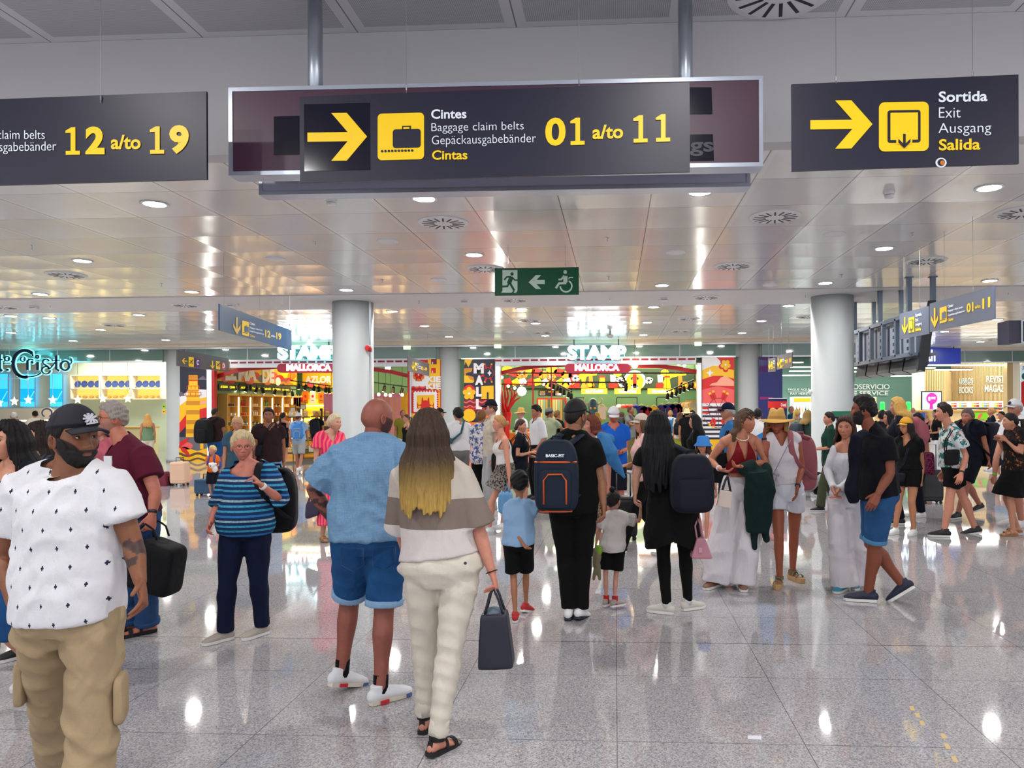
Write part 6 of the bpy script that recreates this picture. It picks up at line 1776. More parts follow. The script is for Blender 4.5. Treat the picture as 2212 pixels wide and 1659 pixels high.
# spotlights on rails
def spot_proto():
 t=empty('spotlight',(0,0,0));mb=MB();mb.lathe((0,0,-.28),[(.055,0),(.06,.02),(.055,.20),(.03,.22)],m_black,14,axis=(.25,-.35,1));mb.build('housing',t)
 mb=MB();mb.lathe((-.008,.010,-.287),[(.045,0),(.045,.004)],em('spot_glow',(255,244,214),14),14,axis=(.25,-.35,1));mb.build('lens',t);mb=MB();mb.bar((0.02,-.03,-.12),(0.02,-.03,.02),.02,.02,m_black,up=(0,1,0));mb.build('arm',t);return t
def rail(pts,y_,label,spots,group):
 q=[ony(x,y,d)for(x,y),d in zip(pts,y_)];t=empty('light_rail',q[0],label,'light rail');mb=MB()
 for a,b in zip(q[:-1],q[1:]):mb.bar(a,b,.04,.04,m_dark)
 mb.build('track',t)
 for a in q:mb=MB();mb.bar(a,(a[0],a[1],4.25),.015,.015,m_dark,up=(0,1,0));mb.build('hanger',t)
 for i,s in enumerate(spots):
  n=len(q)-1;f=s*n;k=min(int(f),n-1);p_=q[k]+(q[k+1]-q[k])*(f-k);o=rail.p if not rail.used else copy_tree(rail.p);rail.used=True;o.location=Vector([float(v)for v in p_]);o.rotation_euler=(0,0,rg.uniform(-.6,.6));tag(o,'%s spotlight on %s'%(ORD[i],label),'spotlight',group)
rail.p=spot_proto();rail.used=False
rail([(466,822),(640,842)],(25.4,29.5),'the rail along the slanted wall of the left shop',[.1,.22,.34,.46,.56,.70,.84,.95],'spotlights on the left rail')
rail([(628,822),(716,834)],(27.5,27.5),'the rail deep in the left shop',[.2,.35,.55,.7,.85,.95],'spotlights deep in the left shop')
rail([(800,825),(882,836)],(26.5,26.5),'the short rail right of the left near column',[.35,.6,.8],'spotlights right of the near column')
rail([(1182,818),(1235,846)],(28.5,26.5),'the left slanting rail in the right shop',[.1,.25,.4,.55,.7,.85,.98],'spotlights on the left slanting rail')
rail([(1440,846),(1500,820)],(26.5,28.5),'the right slanting rail in the right shop',[.02,.15,.3,.45,.6,.75,.9],'spotlights on the right slanting rail')
rail([(1345,812),(1352,830)],(27.0,26.4),'the centre rail in the right shop',[.3,.6,.9],'spotlights on the centre rail')
for(x0,x1,y)in((1082,1505,806),(1130,1350,826)):
 mb=MB();a,b=ony(x0,y,26.0),ony(x1,y,26.0);mb.bar(a,b,.03,.05,m_dark);mb.bar(a,(a[0],a[1],4.25),.015,.015,m_dark,up=(0,1,0));mb.bar(b,(b[0],b[1],4.25),.015,.015,m_dark,up=(0,1,0));tag(mb.build('pipe'),'thin dark pipe crossing the right shop %s the frieze'%('above' if y==806 else 'in front of'),'pipe')
# globe lamps and bulbs
BC={}
def bnth(g_):BC[g_]=BC.get(g_,-1)+1;return ORD[BC[g_]]
def bulb(x,y,Y,r,label,name='lamp',group=None,m=None):
 q=ony(x,y,Y);t=empty(name,q,(label if not group else label+', %s from left'%bnth(group)),'lamp',group);mb=MB();mb.sphere(q,r,m or m_bulb,20 if r>.1 else 12);mb.build('glass_globe',t,True);mb=MB();mb.bar(q+(0,0,r),(q[0],q[1],4.2),.012,.012,m_dark,up=(0,1,0));mb.build('cord',t)
bulb(1127,845,26.5,.165,'large white globe lamp hanging in front of the red tree','globe_lamp',m=m_globe);bulb(1371,788,24.0,.11,'glowing orange bulb at the right end of the MALLORCA sign',m=m_bulb)
for x,y in((1098,834),(1112,838),(1134,824),(1084,815),(1478,790),(1466,787)):bulb(x,y,25.6,.05,'small bare glowing bulb in the right shop',group='small bulbs of the right shop')
for x,y in((818,852),(833,853),(843,854),(869,853)):bulb(x,y,26.2,.055,'small glowing bulb right of the left near column',group='small bulbs right of the near column')
bulb(838,794,25.6,.10,'flat glowing lamp under the beam right of the near column',m=m_tube)
# right shop: red tree, towels, signs, clothes
t=empty('red_tree',ony(1092,1000,25.4),'bright red cut-out tree inside the right shop doorway','decoration');mb=MB();R_=lambda x,y:ony(x,y,25.4);tr=mat('tree_red',(224,24,20),rough=.45)
mb.tube([R_(1090,1000),R_(1092,930),R_(1096,890)],[.16,.14,.17],tr,12)
for pts,r in(([(1094,895),(1086,870),(1083,835)],.07),([(1096,890),(1092,860),(1090,832)],.05),([(1098,890),(1104,868),(1118,848)],.06),([(1104,868),(1106,850),(1104,838)],.04),([(1098,885),(1112,866),(1124,858)],.045),([(1093,880),(1098,856),(1096,836)],.04),([(1110,860),(1112,848),(1110,842)],.03),([(1094,900),(1084,885),(1083,870)],.05)):
 q=[R_(x,y)for x,y in pts];q2=[q[0],(q[0]+q[1])/2,q[1],(q[1]+q[2])/2,q[2]];mb.tube(q2,[r,r*.9,r*.8,r*.65,r*.4],tr,8)
mb.bar(R_(1083,830),R_(1140,830),.05,.04,tr);mb.build('branches',t,True)
for x,w_ in((1152,.05),(1192,.03)):mb=MB();a=ony(x,1000,25.6);mb.bar((a[0],a[1],0),(a[0],a[1],3.9),w_,w_,tr,up=(0,1,0));tag(mb.build('red_pole'),'%s red pole in the right shop'%('thicker' if x==1152 else 'thinner'),'pole')
P3=Plane((0,30.6,0),(1,0,0));t=empty('towel_wall',ony(1195,1000,30.6),'row of striped towels hanging in a red frame in the right shop','display wall');mb=MB();poly_on(mb,P3,[(1160,860),(1224,860),(1224,1000),(1160,1000)],m_redp,0,.05);mb.build('frame',t)
tw=[mat('towel_%d'%i,c,rough=.9)for i,c in enumerate(((206,214,170),(236,224,150),(150,196,190),(196,170,90),(90,120,110),(220,190,60)))]
for i in range(11):
 x=1163+i*5.3;mb=MB();q=[P3.at(x,863,.06),P3.at(x+4.6,863,.06),P3.at(x+4.6,960,.06),P3.at(x,960,.06)];mb.prism(q,(0,-.05,0),tw[i%6]);mb.build('towel',t)
for i,x in enumerate((1172,1190,1206)):
 t=empty('price_sign',ony(x,850,27.5),['yellow and red price card left of the dark rounded board','yellow worded card on the dark rounded board in the right shop','yellow and red price card right of the dark rounded board'][i],'sign');P4=Plane((0,27.5,0),(1,0,0));mb=MB();poly_on(mb,P4,rrect(x-9,843,x+9,856,3),m_board,0,.03);poly_on(mb,P4,[(x-6,845),(x+6,845),(x+6,848),(x-6,848)],m_yellow,.032);poly_on(mb,P4,[(x-6,848.4),(x+6,848.4),(x+6,854),(x-6,854)],m_whitep if i!=1 else m_board,.032);text_on(mb,P4,'4,90',(x-4,849.5,x+4,853),m_redp,.03,.036)if i!=1 else None;mb.build('card',t)
 a=P4.at(x,843);mb=MB();mb.bar(a,(a[0],a[1],4.25),.015,.015,m_dark,up=(0,1,0));mb.build('cord',t)
for i,(x0,x1,s)in enumerate(((1256,1312,'Real Madrid'),(1327,1384,'Producto Oficial'),(1399,1456,'Barcelona'))):
 t=empty('light_sign',ony((x0+x1)/2,852,30.5),'yellow lit box sign hanging at the back of the right shop, '+('left one','middle one','right one')[i],'sign');P4=Plane((0,30.5,0),(1,0,0));mb=MB();poly_on(mb,P4,[(x0,839),(x1,839),(x1,851),(x0,851)],mat('lit_amber',(240,186,60),emit=(250,196,60),es=.9),0,.08);mb.build('box',t);mb=MB();text_on(mb,P4,s,(x0+10,841.5,x1-10,848.5),m_letter2,.02,.085);mb.build('lettering',t)
def shirt(x,y,Y,m,label,sc=1.0,group='shirts hanging in the right shop',trim=None):
 q=ony(x,y,Y);t=empty('hanging_shirt',q-np.array((0,0,.62*sc)),label,'shirt',group);mb=MB();f=lambda a,b:q+np.array((a*sc,0,b*sc))
 mb.prism([f(-.11,.0),f(-.05,-.03),f(.05,-.03),f(.11,0),f(.27,-.10),f(.22,-.24),f(.17,-.20),f(.17,-.62),f(-.17,-.62),f(-.17,-.20),f(-.22,-.24),f(-.27,-.10)][::-1],(0,.07,0),m);mb.build('cloth',t)
 if trim:mb=MB();mb.prism([f(-.06,-.2),f(.06,-.2),f(.06,-.3),f(-.06,-.3)][::-1],(0,-.008,0),trim);mb.prism([f(-.17,-.44),f(.17,-.44),f(.17,-.48),f(-.17,-.48)][::-1],(0,-.006,0),trim);mb.build('print',t)
 mb=MB();mb.tube([f(-.12,.0)+(0,.03,0),f(0,.07)+(0,.03,0),f(.12,0)+(0,.03,0)],.012,m_wood,6);mb.tube([f(0,.07)+(0,.03,0),f(0,.13)+(0,.03,0)],.006,m_steel,6);mb.build('hanger',t)
m_bl=mat('shirt_blue',(34,50,150),rough=.8);m_gr=mat('shirt_claret',(150,20,60),rough=.8)
S_=[(1258,876,m_whitep,'white'),(1300,876,m_whitep,'white'),(1326,880,m_orange,'orange'),(1386,876,m_bl,'blue'),(1396,878,m_gr,'claret'),(1413,878,m_yellow,'yellow'),(1430,874,m_bl,'narrow blue'),(1446,872,m_bl,'blue and claret striped'),(1460,872,m_bl,'second blue and claret striped'),(1472,872,m_redp,'red'),(1478,872,m_redp,'second red')]
for i,(x,y,m,c_)in enumerate(S_):shirt(x,y,29.8,m,(c_ if i!=1 else 'second white')+' shirt on a hanger at the back of the right shop',.9 if i not in(0,6)else .7,trim=m_gr if m is m_bl else None)
for i in range(6):x=1483+i*3.6;shirt(x,868,28.6-i*.2,(m_whitep,m_yellow,m_cream)[i%3],ORD[i]+' pale garment on the rail beside the right door jamb',.8,'garments on the right side rail')
for i,(x,m)in enumerate(((1337,m_whitep),(1346,m_pinkp),(1355,m_redp),(1363,m_redp),(1374,m_bl))):
 q=ony(x,878,30);mb=MB();mb.sphere(q,.12,m,12,(1,1,.75));mb.box(q+(-.08,-.2,-.05),q+(.08,-.08,-.03),m);tag(mb.build('baseball_cap'),['white cap on the rail above the shoppers','pink cap on the rail above the shoppers','red cap left of another red cap on the rail','red cap right of another red cap on the rail','blue cap on the rail above the balding man'][i],'cap','caps on the back rail')
for a_,b_ in((1244,1262),(1332,1376),(1418,1466)):
 mb=MB();p0,p1=ony(a_,860,31.2),ony(b_,860,31.2);z1=p0[2]
 for p_ in(p0,p1):mb.bar((p_[0],31.0,1.0),(p_[0],31.0,z1),.04,.04,m_dark,up=(0,1,0));mb.bar((p_[0],31.35,z1),(p_[0],30.7,z1),.03,.03,m_dark)
 mb.bar((p0[0],30.8,2.2),(p1[0],30.8,2.2),.04,.04,m_dark);tag(mb.build('clothes_rail'),'dark clothes rail on the green back wall, %s'%{1244:'left one',1332:'middle one',1418:'right one'}[a_],'clothes rail')
# bull head
q=ony(1281,882,28.8);t=empty('bull_figure',q-np.array((0,0,.45)),'blue painted bull figure with pale horns in the right shop','figure');m_bull=mat('bull_blue',(60,96,124),rough=.4);v,f=remesh([loft([q+(0,0,.26),q+(0,-.05,.0),q+(0,-.12,-.25),q+(0,-.12,-.4)],[(.16,.14),(.20,.18),(.16,.15),(.13,.12)],18,(1,0,0))],.03,2);obj('head',v,f,m_bull,t,None,True)
for s in(1,-1):mb=MB();mb.tube([q+(s*.14,0,.16),q+(s*.30,0,.18),q+(s*.36,-.02,.32),q+(s*.30,-.03,.44)],[.05,.045,.03,.01],mat('horn',(214,200,176)),10);mb.build('horn',t,True)
mb=MB();[mb.sphere(q+(s*.07,-.19,.0),.05,m_yellow)for s in(1,-1)];mb.box(q+(-.19,-.17,-.06),q+(.19,-.12,.03),mat('mask_teal',(60,170,180)));mb.build('painted_eyes',t);mb=MB();mb.bar(q+(0,0,-.35),(q[0],q[1],0),.12,.12,m_dark,up=(0,1,0));mb.build('stand',t)
for i,(x,c_)in enumerate(((1120,m_orange),(1150,m_yellow),(1215,m_redp),(1240,m_ochre),(1300,m_orange),(1380,m_yellow),(1425,m_redp))):
 q=ony(x,1000,28.2+(i%2));q[2]=0;t=empty('display_stand',q,['orange low','yellow low','red low','ochre low','second orange low','second yellow low','second red low'][i]+' display stand inside the right shop','display stand');mb=MB();mb.box(q+(-.4,-.25,0),q+(.4,.25,.8),c_);mb.build('plinth',t);mb=MB();mb.box(q+(-.42,-.27,.8),q+(.42,.27,.84),m_wood);mb.build('top',t)
 for k in range(5):product(('box','jar','bottle')[k%3],jar_m[(i+k)%8],q+np.array((-.32+.16*k,-.05,.84)),ORD[k]+' small souvenir on the %s display stand'%('orange low','yellow low','red low','ochre low','second orange','second yellow','second red')[i],'souvenirs on the low stands')
# ================================================================ pastry shop on the left
CP=Plane((0,YF-.4,0),(1,0,0))
t=empty('illuminated_sign',CP.at(60,815),'ornate dark lettering reading Cristo with glowing cyan outline, left','sign')
m_ink=mat('sign_ink',(8,40,70),rough=.4);m_cy=em('cyan_outline',(110,226,240),2.6)
def script(mb,lift,extra,m):
 def s(pts,w):stroke(mb,CP,pts,w+extra,m,lift,.03)
 arc=lambda cx,cy,rx,ry,a0,a1,n=18:[(cx+rx*math.cos(math.radians(a0+(a1-a0)*i/n)),cy+ry*math.sin(math.radians(a0+(a1-a0)*i/n)))for i in range(n+1)]
 s(arc(56,786,25,29,-50,-285),7);s([(71,759),(74,770)],2.5);s(arc(63,800,30,14,140,20),2.5);s(arc(52,776,5,5,0,360),2)
 s([(62,778),(62,800)],4.5);s(arc(69,782,6,6,190,330),2.6);s(arc(72,783,2,2,0,360,8),2.4)
 s([(84,782),(84,800)],5);s(arc(83,771,3,3,0,360,10),3.4)
 s(arc(102,783,7,7,-20,-200),2.8);s([(96,786),(106,792),(109,798)],3.4);s(arc(102,800,9,8,0,330),2.8);s([(109,798),(118,788),(124,780)],2)
 s([(124,768),(124,797),(130,801)],4.6);s([(116,779),(132,778)],2.5);s(arc(143,790,9,10,0,360),4);s(arc(153,780,4,7,90,-120,10),2)
 s([(2,766),(2,796),(7,802)],5);s([(-4,778),(8,777)],2.5);s(arc(18,775,5,5,0,360,12),2.6);s([(11,785),(25,785)],2);s(arc(19,799,1.6,1.6,0,360,8),2)
mb=MB();script(mb,0,2.6,m_cy);mb.build('glow_outline',t);mb=MB();script(mb,.035,0,m_ink);mb.build('letters',t)
mb=MB();a,b=CP.at(-10,818),CP.at(60,818);mb.bar(a,b,.02,.02,m_white);a=CP.at(60,800);mb.bar(a,CP.at(60,830),.015,.015,m_white,up=(0,1,0))
for x in(20,124):a=CP.at(x,765);mb.bar(a,(a[0],a[1],3.9),.01,.01,m_white,up=(0,1,0))
mb.build('hanging_frame',t)
for nn_,(x0,x1)in enumerate(((-60,19),(44,77),(108,137))):
 mb=MB();P5=Plane((0,30.9,0),(1,0,0));poly_on(mb,P5,[(x0,808),(x1,808),(x1,878),(x0,878)],em('sky_window',(60,190,255),.95),0,.02);poly_on(mb,P5,[(x0,840),(x1,840),(x1,868),(x0,868)],em('sea_window',(0,160,236),.9),.022);stroke(mb,P5,[(x1-14,866),(x1-2,845)],1.6,em('sky_line',(120,214,255),.9),.026)
 for xx in(x0,x1):stroke(mb,P5,[(xx,806),(xx,880)],2,m_alu,.03)
 tag(mb.build('window_%d'%(6+nn_),origin=(0,0,0)),kind='structure')
for i,(x,y)in enumerate(((31,867),(61,864),(114,864),(-2,870),(168,863),(222,861),(276,861))):
 q=ony(x,y,26);t=empty('star_lamp',q,['glowing star lamp, second from the left window','glowing star lamp in front of the middle blue window','glowing star lamp in front of the right blue window','glowing star lamp cut by the left picture edge','glowing star lamp at the left end of the plate shelves','glowing star lamp under the middle plate shelf','glowing star lamp under the right plate shelf'][i],'lamp','star lamps of the pastry shop');mb=MB();R1=.17
 V=[];
 for k in range(10):r_=R1 if k%2==0 else R1*.45;a_=math.radians(90+36*k);V.append(q+np.array((r_*math.cos(a_),0,r_*math.sin(a_))))
 V+=[q+(0,-.06,0),q+(0,.06,0)];F_=[(k,(k+1)%10,10)for k in range(10)]+[((k+1)%10,k,11)for k in range(10)];mb.add(V,F_,em('star_glow',(255,226,130),9));mb.build('star',t);mb=MB();mb.bar(q+(0,0,R1),(q[0],q[1],4.2),.01,.01,m_white,up=(0,1,0));mb.build('cord',t)
for i,(x0,x1)in enumerate(((158,220),(224,286),(290,352))):
 a,b=ony(x0,880,30.7),ony(x1,880,30.7);t=empty('wall_shelf',(a+b)/2,'lit yellow niche shelf with plates above and pastries below, %s one'%('left','middle','right')[i],'shelf');za=ony(x0,812,30.7)[2];zb_=ony(x0,862,30.7)[2];zm=ony(x0,840,30.7)[2]
 mb=MB();mb.box((a[0],30.9,zb_),(b[0],30.98,za),mat('niche_yellow',(250,214,110),emit=(255,216,110),es=.55));mb.build('niche_back',t)
 mb=MB();[mb.box((a[0],30.55,z),(b[0],30.95,z+.04),m_white)for z in(zb_-.02,zm-.02,za)];[mb.box((x-.03,30.55,zb_),(x+.03,30.95,za),m_white)for x in(a[0],b[0])];mb.build('frame',t)
 for k in range(4):
  xx=a[0]+.2+(b[0]-a[0]-.4)*k/3;product('plate',m_white,(xx,30.75,zm+.03),ORD[k]+' octagonal blue-rimmed plate on the %s niche shelf'%('left','middle','right')[i],'plates on the niche shelves')
  product('bun',mat('pastry_tan',(226,170,90),rough=.8),(xx,30.75,zb_+.02),ORD[k]+' round pastry on the %s niche shelf'%('left','middle','right')[i],'pastries on the niche shelves')
a,b=ony(140,1000,28.5),ony(335,1000,28.5);t=empty('shop_counter',((a[0]+b[0])/2,28.4,0),'long lit pastry counter of the left shop','counter');mb=MB();mb.box((-30,28.2,0),(b[0],28.7,1.05),mat('counter_cream',(246,230,180)));mb.build('base',t);mb=MB();mb.box((-30,28.1,1.05),(b[0],28.8,1.1),m_wood);mb.build('worktop',t);mb=MB();mb.box((-30,28.15,1.34),(b[0]-1.2,28.25,1.39),m_tubew);mb.build('light_strip',t)
mb=MB();P5=Plane((0,30.8,0),(1,0,0));poly_on(mb,P5,[(-20,882),(150,882),(150,940),(-20,940)],m_white,0,.05);tag(mb.build('menu_wall'),'white menu boards behind the pastry counter','menu board')
mb=MB();P5=Plane((0,29.6,0),(1,0,0));poly_on(mb,P5,[(103+14.5*math.cos(math.radians(22.5+45*k)),891+12*math.sin(math.radians(22.5+45*k)))for k in range(8)],m_white,0,.04);stroke(mb,P5,[(103+10.5*math.cos(math.radians(a_)),892+9*math.sin(math.radians(a_)))for a_ in range(120,421,15)],3,mat('plate_blue',(60,84,160)),.042);tag(mb.build('octagonal_sign'),'octagonal white plate-shaped sign with blue ring, behind the capped man','sign')
for i in range(14):product('box',jar_m[0],np.array((ony(166+(i%2)*18,0,28.4)[0],28.4,1.1+(i//2)*.105)),'flat pale pastry box, %s stack, %s from below'%(('left','right')[i%2],ORD[i//2]),'pastry boxes on the counter')
# stickers on the left column
for i,(y,m)in enumerate(((878,mat('lime_sticker',(150,200,40))),(889,m_yellow))):
 q=P(354,y,24.6);mb=MB();mb.box(q+(-.05,-.0,-.07),q+(.05,.03,.07),m);mb.box(q+(-.02,-.004,-.02),q+(.02,0,.02),m_dark);tag(mb.build('sticker'),('small lime sticker above a yellow one' if i==0 else 'small yellow sticker below a lime one')+' on the left back column','sticker')
# ================================================================ bookshop on the right
YR=28.45
t=empty('wall_panel',ony(1664,1000,24.2),'dark blue wall with magenta streaks right of the third column','wall panel');P6=Plane((0,24.25,0),(1,0,0));m_dblue=mat('night_blue',(14,16,100),rough=.15);mb=MB();poly_on(mb,P6,[(1638,771),(1689,771),(1689,1000),(1638,1000)],m_dblue,0,.08);mb.build('panel',t);mb=MB();poly_on(mb,P6,[(1640,857),(1668,858),(1668,862),(1640,863)],mat('magenta',(150,20,110)),.082);poly_on(mb,P6,[(1640,790),(1662,790),(1666,800),(1640,806)],mat('plum',(70,16,90)),.082);poly_on(mb,P6,[(1640,772),(1672,772),(1660,778),(1640,778)],mat('plum',(70,16,90)),.082);mb.build('streaks',t)
t=empty('banner_stand',P(1681,1010,20.5)*np.array((1,1,0)),'red and navy advertising board behind the straw hat','banner');P6=Plane(P(1681,900,20.5),(1,0,0));mb=MB();poly_on(mb,P6,[(1659,861),(1699,861),(1699,1028),(1659,1028)],mat('ad_navy',(20,26,80)),0,.05);poly_on(mb,P6,[(1658,867),(1699,867),(1699,882),(1658,882)],m_redp,.052);mb.build('board',t);mb=MB();text_on(mb,P6,'Deal',(1686,871,1697,878),m_whitep,.03,.057);mb.build('lettering',t);mb=MB();poly_on(mb,P6,[(1660,860),(1699,860),(1699,861.5),(1660,861.5)],m_whitep,-.0,.06);mb.build('top_strip',t)
WP=Plane((0,YR-.5,0),(1,0,0));t=empty('illuminated_sign',WP.at(2020,787),'royal blue shop sign ending in glowing th, partly behind the monitor rack','sign');mb=MB();poly_on(mb,WP,[(1925,748),(2072,753),(2072,786),(1925,789)],mat('royal_blue_sign',(12,40,140),rough=.3,emit=(12,40,150),es=.35),0,.12);mb.build('board',t);mb=MB();text_on(mb,WP,'WHSmith',(1934,756,2017,781),m_letter,.02,.125);mb.build('lettering',t);mb=MB();a=WP.at(2060,755);mb.bar(a,(a[0],a[1],3.95),.03,.03,m_dark,up=(0,1,0));mb.build('bracket',t)
# teal wall texts
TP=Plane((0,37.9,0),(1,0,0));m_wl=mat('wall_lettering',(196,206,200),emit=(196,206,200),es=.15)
for s1,b1,s2,b2,ln,lb in(('PAGUE AQUI',(1702,839,1748,845),'PAY HERE',(1707,848,1744,853),(1702,1748,846.5),'white wall words pague aqui pay here on teal, left of the near column'),('AUTOSERVICIO',(1810,830,1921,841),'ABLE SERVICE',(1812,845,1918,854),(1820,1921,843),'white wall words ending in servicio and service on the teal wall')):
 t=empty('wall_lettering',TP.at(b1[0],b2[3]),lb,'lettering');mb=MB();text_on(mb,TP,s1,b1,m_wl,.015,.02,.02);text_on(mb,TP,s2,b2,m_wl,.015,.02,.02);stroke(mb,TP,[(ln[0],ln[2]),(ln[1],ln[2])],1,m_wl,.02,.02);mb.build('letters',t)
# slatted wood walls
m_slat=mat('slat_wood',(196,168,116),rough=.6);m_slatd=mat('slat_gap',(128,106,72),rough=.7)
def slat_wall(name,x0,y0,x1,y1,z0,z1,n,label):
 a=np.array((x0,y0,z0),dtype=float);b=np.array((x1,y1,z0),dtype=float);t=empty('slatted_wall',(a+b)/2,label,'wall panel');d=nrm(b-a);nn=np.array((d[1],-d[0],0));mb=MB();L_=np.linalg.norm(b-a);Z=np.array((0,0,z1-z0));mb.prism([a,b,b+Z,a+Z],-nn*.08,m_slatd);mb.build('backing',t);mb=MB()
 for i in range(n):q=a+d*(L_*(i+.15)/n);r=a+d*(L_*(i+.75)/n);mb.prism([q,r,r+Z,q+Z],nn*.03,m_slat)
 mb.build('slats',t);return t
q0,q1=ony(1968,0,34.5),ony(1990,0,34.5);mb=MB();mb.box((q0[0],34.3,0),(q1[0],34.6,3.4),mat('pale_pillar',(240,226,190)));tag(mb.build('pillar'),'flat pale pillar between teal wall and slatted wall in the bookshop','pillar')
q0,q1,q2,q3=[ony(x,0,y)for x,y in((1990,34.4),(2034,34.4),(2034,34.4),(2051,36.8))]
slat_wall('a',q0[0],34.4,q1[0],34.4,0,3.45,12,'narrow slatted wood wall behind the price screen');slat_wall('b',q1[0],34.4,q3[0],36.8,0,3.45,10,'slatted wood return wall left of the words libros books')
q4=ony(2166,0,36.8);slat_wall('c',q3[0],36.8,q4[0],34.5,1.8,3.9,60,'long slatted wood wall with the words libros and revistas')
d_=nrm(np.array((q4[0]-q3[0],34.5-36.8,0)));LP=Plane((q3[0],36.8,0),d_)
for s1,b1,s2,b2,lb in(('LIBROS',(2073,817,2103,829),'BOOKS',(2073,836,2103,850),'white words libros books on the slatted wood wall'),('REVISTAS',(2132,812,2186,825),'MAGAZINES',(2128,832,2196,847),'white words revistas magazines on the slatted wood wall')):
 t=empty('wall_lettering',LP.at(b1[0],b2[3]),lb,'lettering');mb=MB();text_on(mb,LP,s1,b1,m_wl,.015,.05,.02);text_on(mb,LP,s2,b2,m_wl,.015,.05,.02);stroke(mb,LP,[(b1[0],b1[3]+2.5),(b1[2],b1[3]+1.5)],1,m_wl,.05,.02);mb.build('letters',t)
mb=MB();a,b=ony(2166,0,28.7),ony(2178,0,28.7);mb.box((a[0],28.5,0),(b[0],28.8,3.45),m_slat);c=ony(2192,0,28.7);mb.box((b[0],28.5,0),(c[0],28.8,3.45),mat('bright_pillar',(248,238,210)));tag(mb.build('pillar'),'pale wood and cream pillar at the right of the bookshop opening','pillar')
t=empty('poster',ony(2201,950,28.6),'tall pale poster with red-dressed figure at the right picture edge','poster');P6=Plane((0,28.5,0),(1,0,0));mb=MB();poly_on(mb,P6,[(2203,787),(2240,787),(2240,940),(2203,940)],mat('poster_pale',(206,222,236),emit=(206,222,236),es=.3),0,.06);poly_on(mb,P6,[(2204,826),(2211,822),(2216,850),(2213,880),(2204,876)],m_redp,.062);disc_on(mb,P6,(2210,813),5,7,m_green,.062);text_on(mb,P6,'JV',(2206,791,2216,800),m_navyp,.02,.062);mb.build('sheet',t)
t=empty('price_screen',ony(2011,890,33.8),'bright screen with a magenta price circle in the bookshop','screen');P6=Plane((0,33.9,0),(1,0,0));mb=MB();poly_on(mb,P6,[(1989,845),(2033,845),(2033,887),(1989,887)],m_black,0,.08);mb.build('housing',t);mb=MB();poly_on(mb,P6,[(1991,847),(2031,847),(2031,885),(1991,885)],em('screen_sky',(140,190,236),1.0),.082);disc_on(mb,P6,(2011,861),12,12.5,em('screen_magenta',(220,10,120),1.0),.088);text_on(mb,P6,'8',(2003,857,2008,866),m_whitep,.05,.094);text_on(mb,P6,'99€',(2009,857,2019,863),m_whitep,.04,.094);poly_on(mb,P6,[(2007,872),(2013,872),(2014,884),(2006,884)],em('screen_magenta',(220,10,120),1.0),.088);mb.build('screen',t)
# bookshop ceiling tubes
for i,(x,y,Y,wpx)in enumerate(((1705,783,29.5,60),(1728,793,31,60),(1740,802,33,70),(1720,811,35.5,60),(1870,795,30,50),(1862,803,32,40),(1890,811,35,80),(1950,812,35.5,50),(1908,806,33,60),(1995,795,30.5,50),(2060,799,31.0,80),(1945,803,32.5,60))):
 a,b=ony(x-wpx/2,y,Y),ony(x+wpx/2,y,Y);b[2]=a[2];t=empty('tube_lamp',(a+b)/2,ORD[i]+' white tube lamp under the dark bookshop ceiling, counted from left','lamp','tube lamps of the bookshop');mb=MB();mb.bar(a,b,.09,.04,m_tube);mb.build('tube',t);mb=MB();mb.bar(a+(0,0,.03),b+(0,0,.03),.12,.03,m_dark);mb.bar(a,(a[0],a[1],4.25),.01,.01,m_dark,up=(0,1,0));mb.bar(b,(b[0],b[1],4.25),.01,.01,m_dark,up=(0,1,0));mb.build('housing',t)
mb=MB();a,b=ony(1987,789,28.6),ony(2172,789,28.6);mb.bar(a,b,.05,.05,m_tube);tag(mb.build('cove_light'),'long thin white light line along the bookshop opening','light')
# fridges, counter, bookshelves
for i,(x0,x1,y0,Y)in enumerate(((1714,1752,857,33),(1848,1893,858,34))):
 a,b=ony(x0,y0,Y),ony(x1,y0,Y);t=empty('drinks_fridge',((a[0]+b[0])/2,Y,0),'lit drinks fridge with yellow top, %s the right near column'%('left of' if i==0 else 'right of'),'fridge');mb=MB();mb.box((a[0],Y,0),(b[0],Y+.7,a[2]),m_white);mb.build('cabinet',t);mb=MB();mb.box((a[0]+.02,Y-.02,a[2]-.22),(b[0]-.02,Y,a[2]-.06),m_yellow);mb.build('top_panel',t);mb=MB();mb.box((a[0]+.05,Y-.01,.3),(b[0]-.05,Y,a[2]-.25),em('fridge_glow',(200,226,236),.9));mb.build('lit_inside',t)
 for k in range(4):
  for q in range(5):product('bottle',jar_m[(k*3+q)%8],(a[0]+.12+(b[0]-a[0]-.24)*q/4,Y-.06,.5+k*.36),'%s drink bottle on the %s shelf up, %s fridge'%(ORD[q],ORD[k],'left' if i==0 else 'right'),'drinks in the fridges')
  mb=MB();mb.box((a[0]+.04,Y-.12,.47+k*.36),(b[0]-.04,Y,.49+k*.36),m_alu);mb.build('shelf',t)
a,b=ony(1880,0,31.5),ony(2140,0,31.5);t=empty('bookshop_counter',((a[0]+b[0])/2,31.5,0),'long light wood counter with blue and green panels in the bookshop','counter');zt_=ony(2000,886,31.5)[2];mb=MB();mb.box((a[0],31.2,0),(b[0],31.9,zt_-.05),mat('counter_wood',(236,206,152),rough=.5));mb.build('base',t);mb=MB();mb.box((a[0]-.05,31.1,zt_-.05),(b[0]+.05,31.95,zt_),m_wood);mb.build('worktop',t)
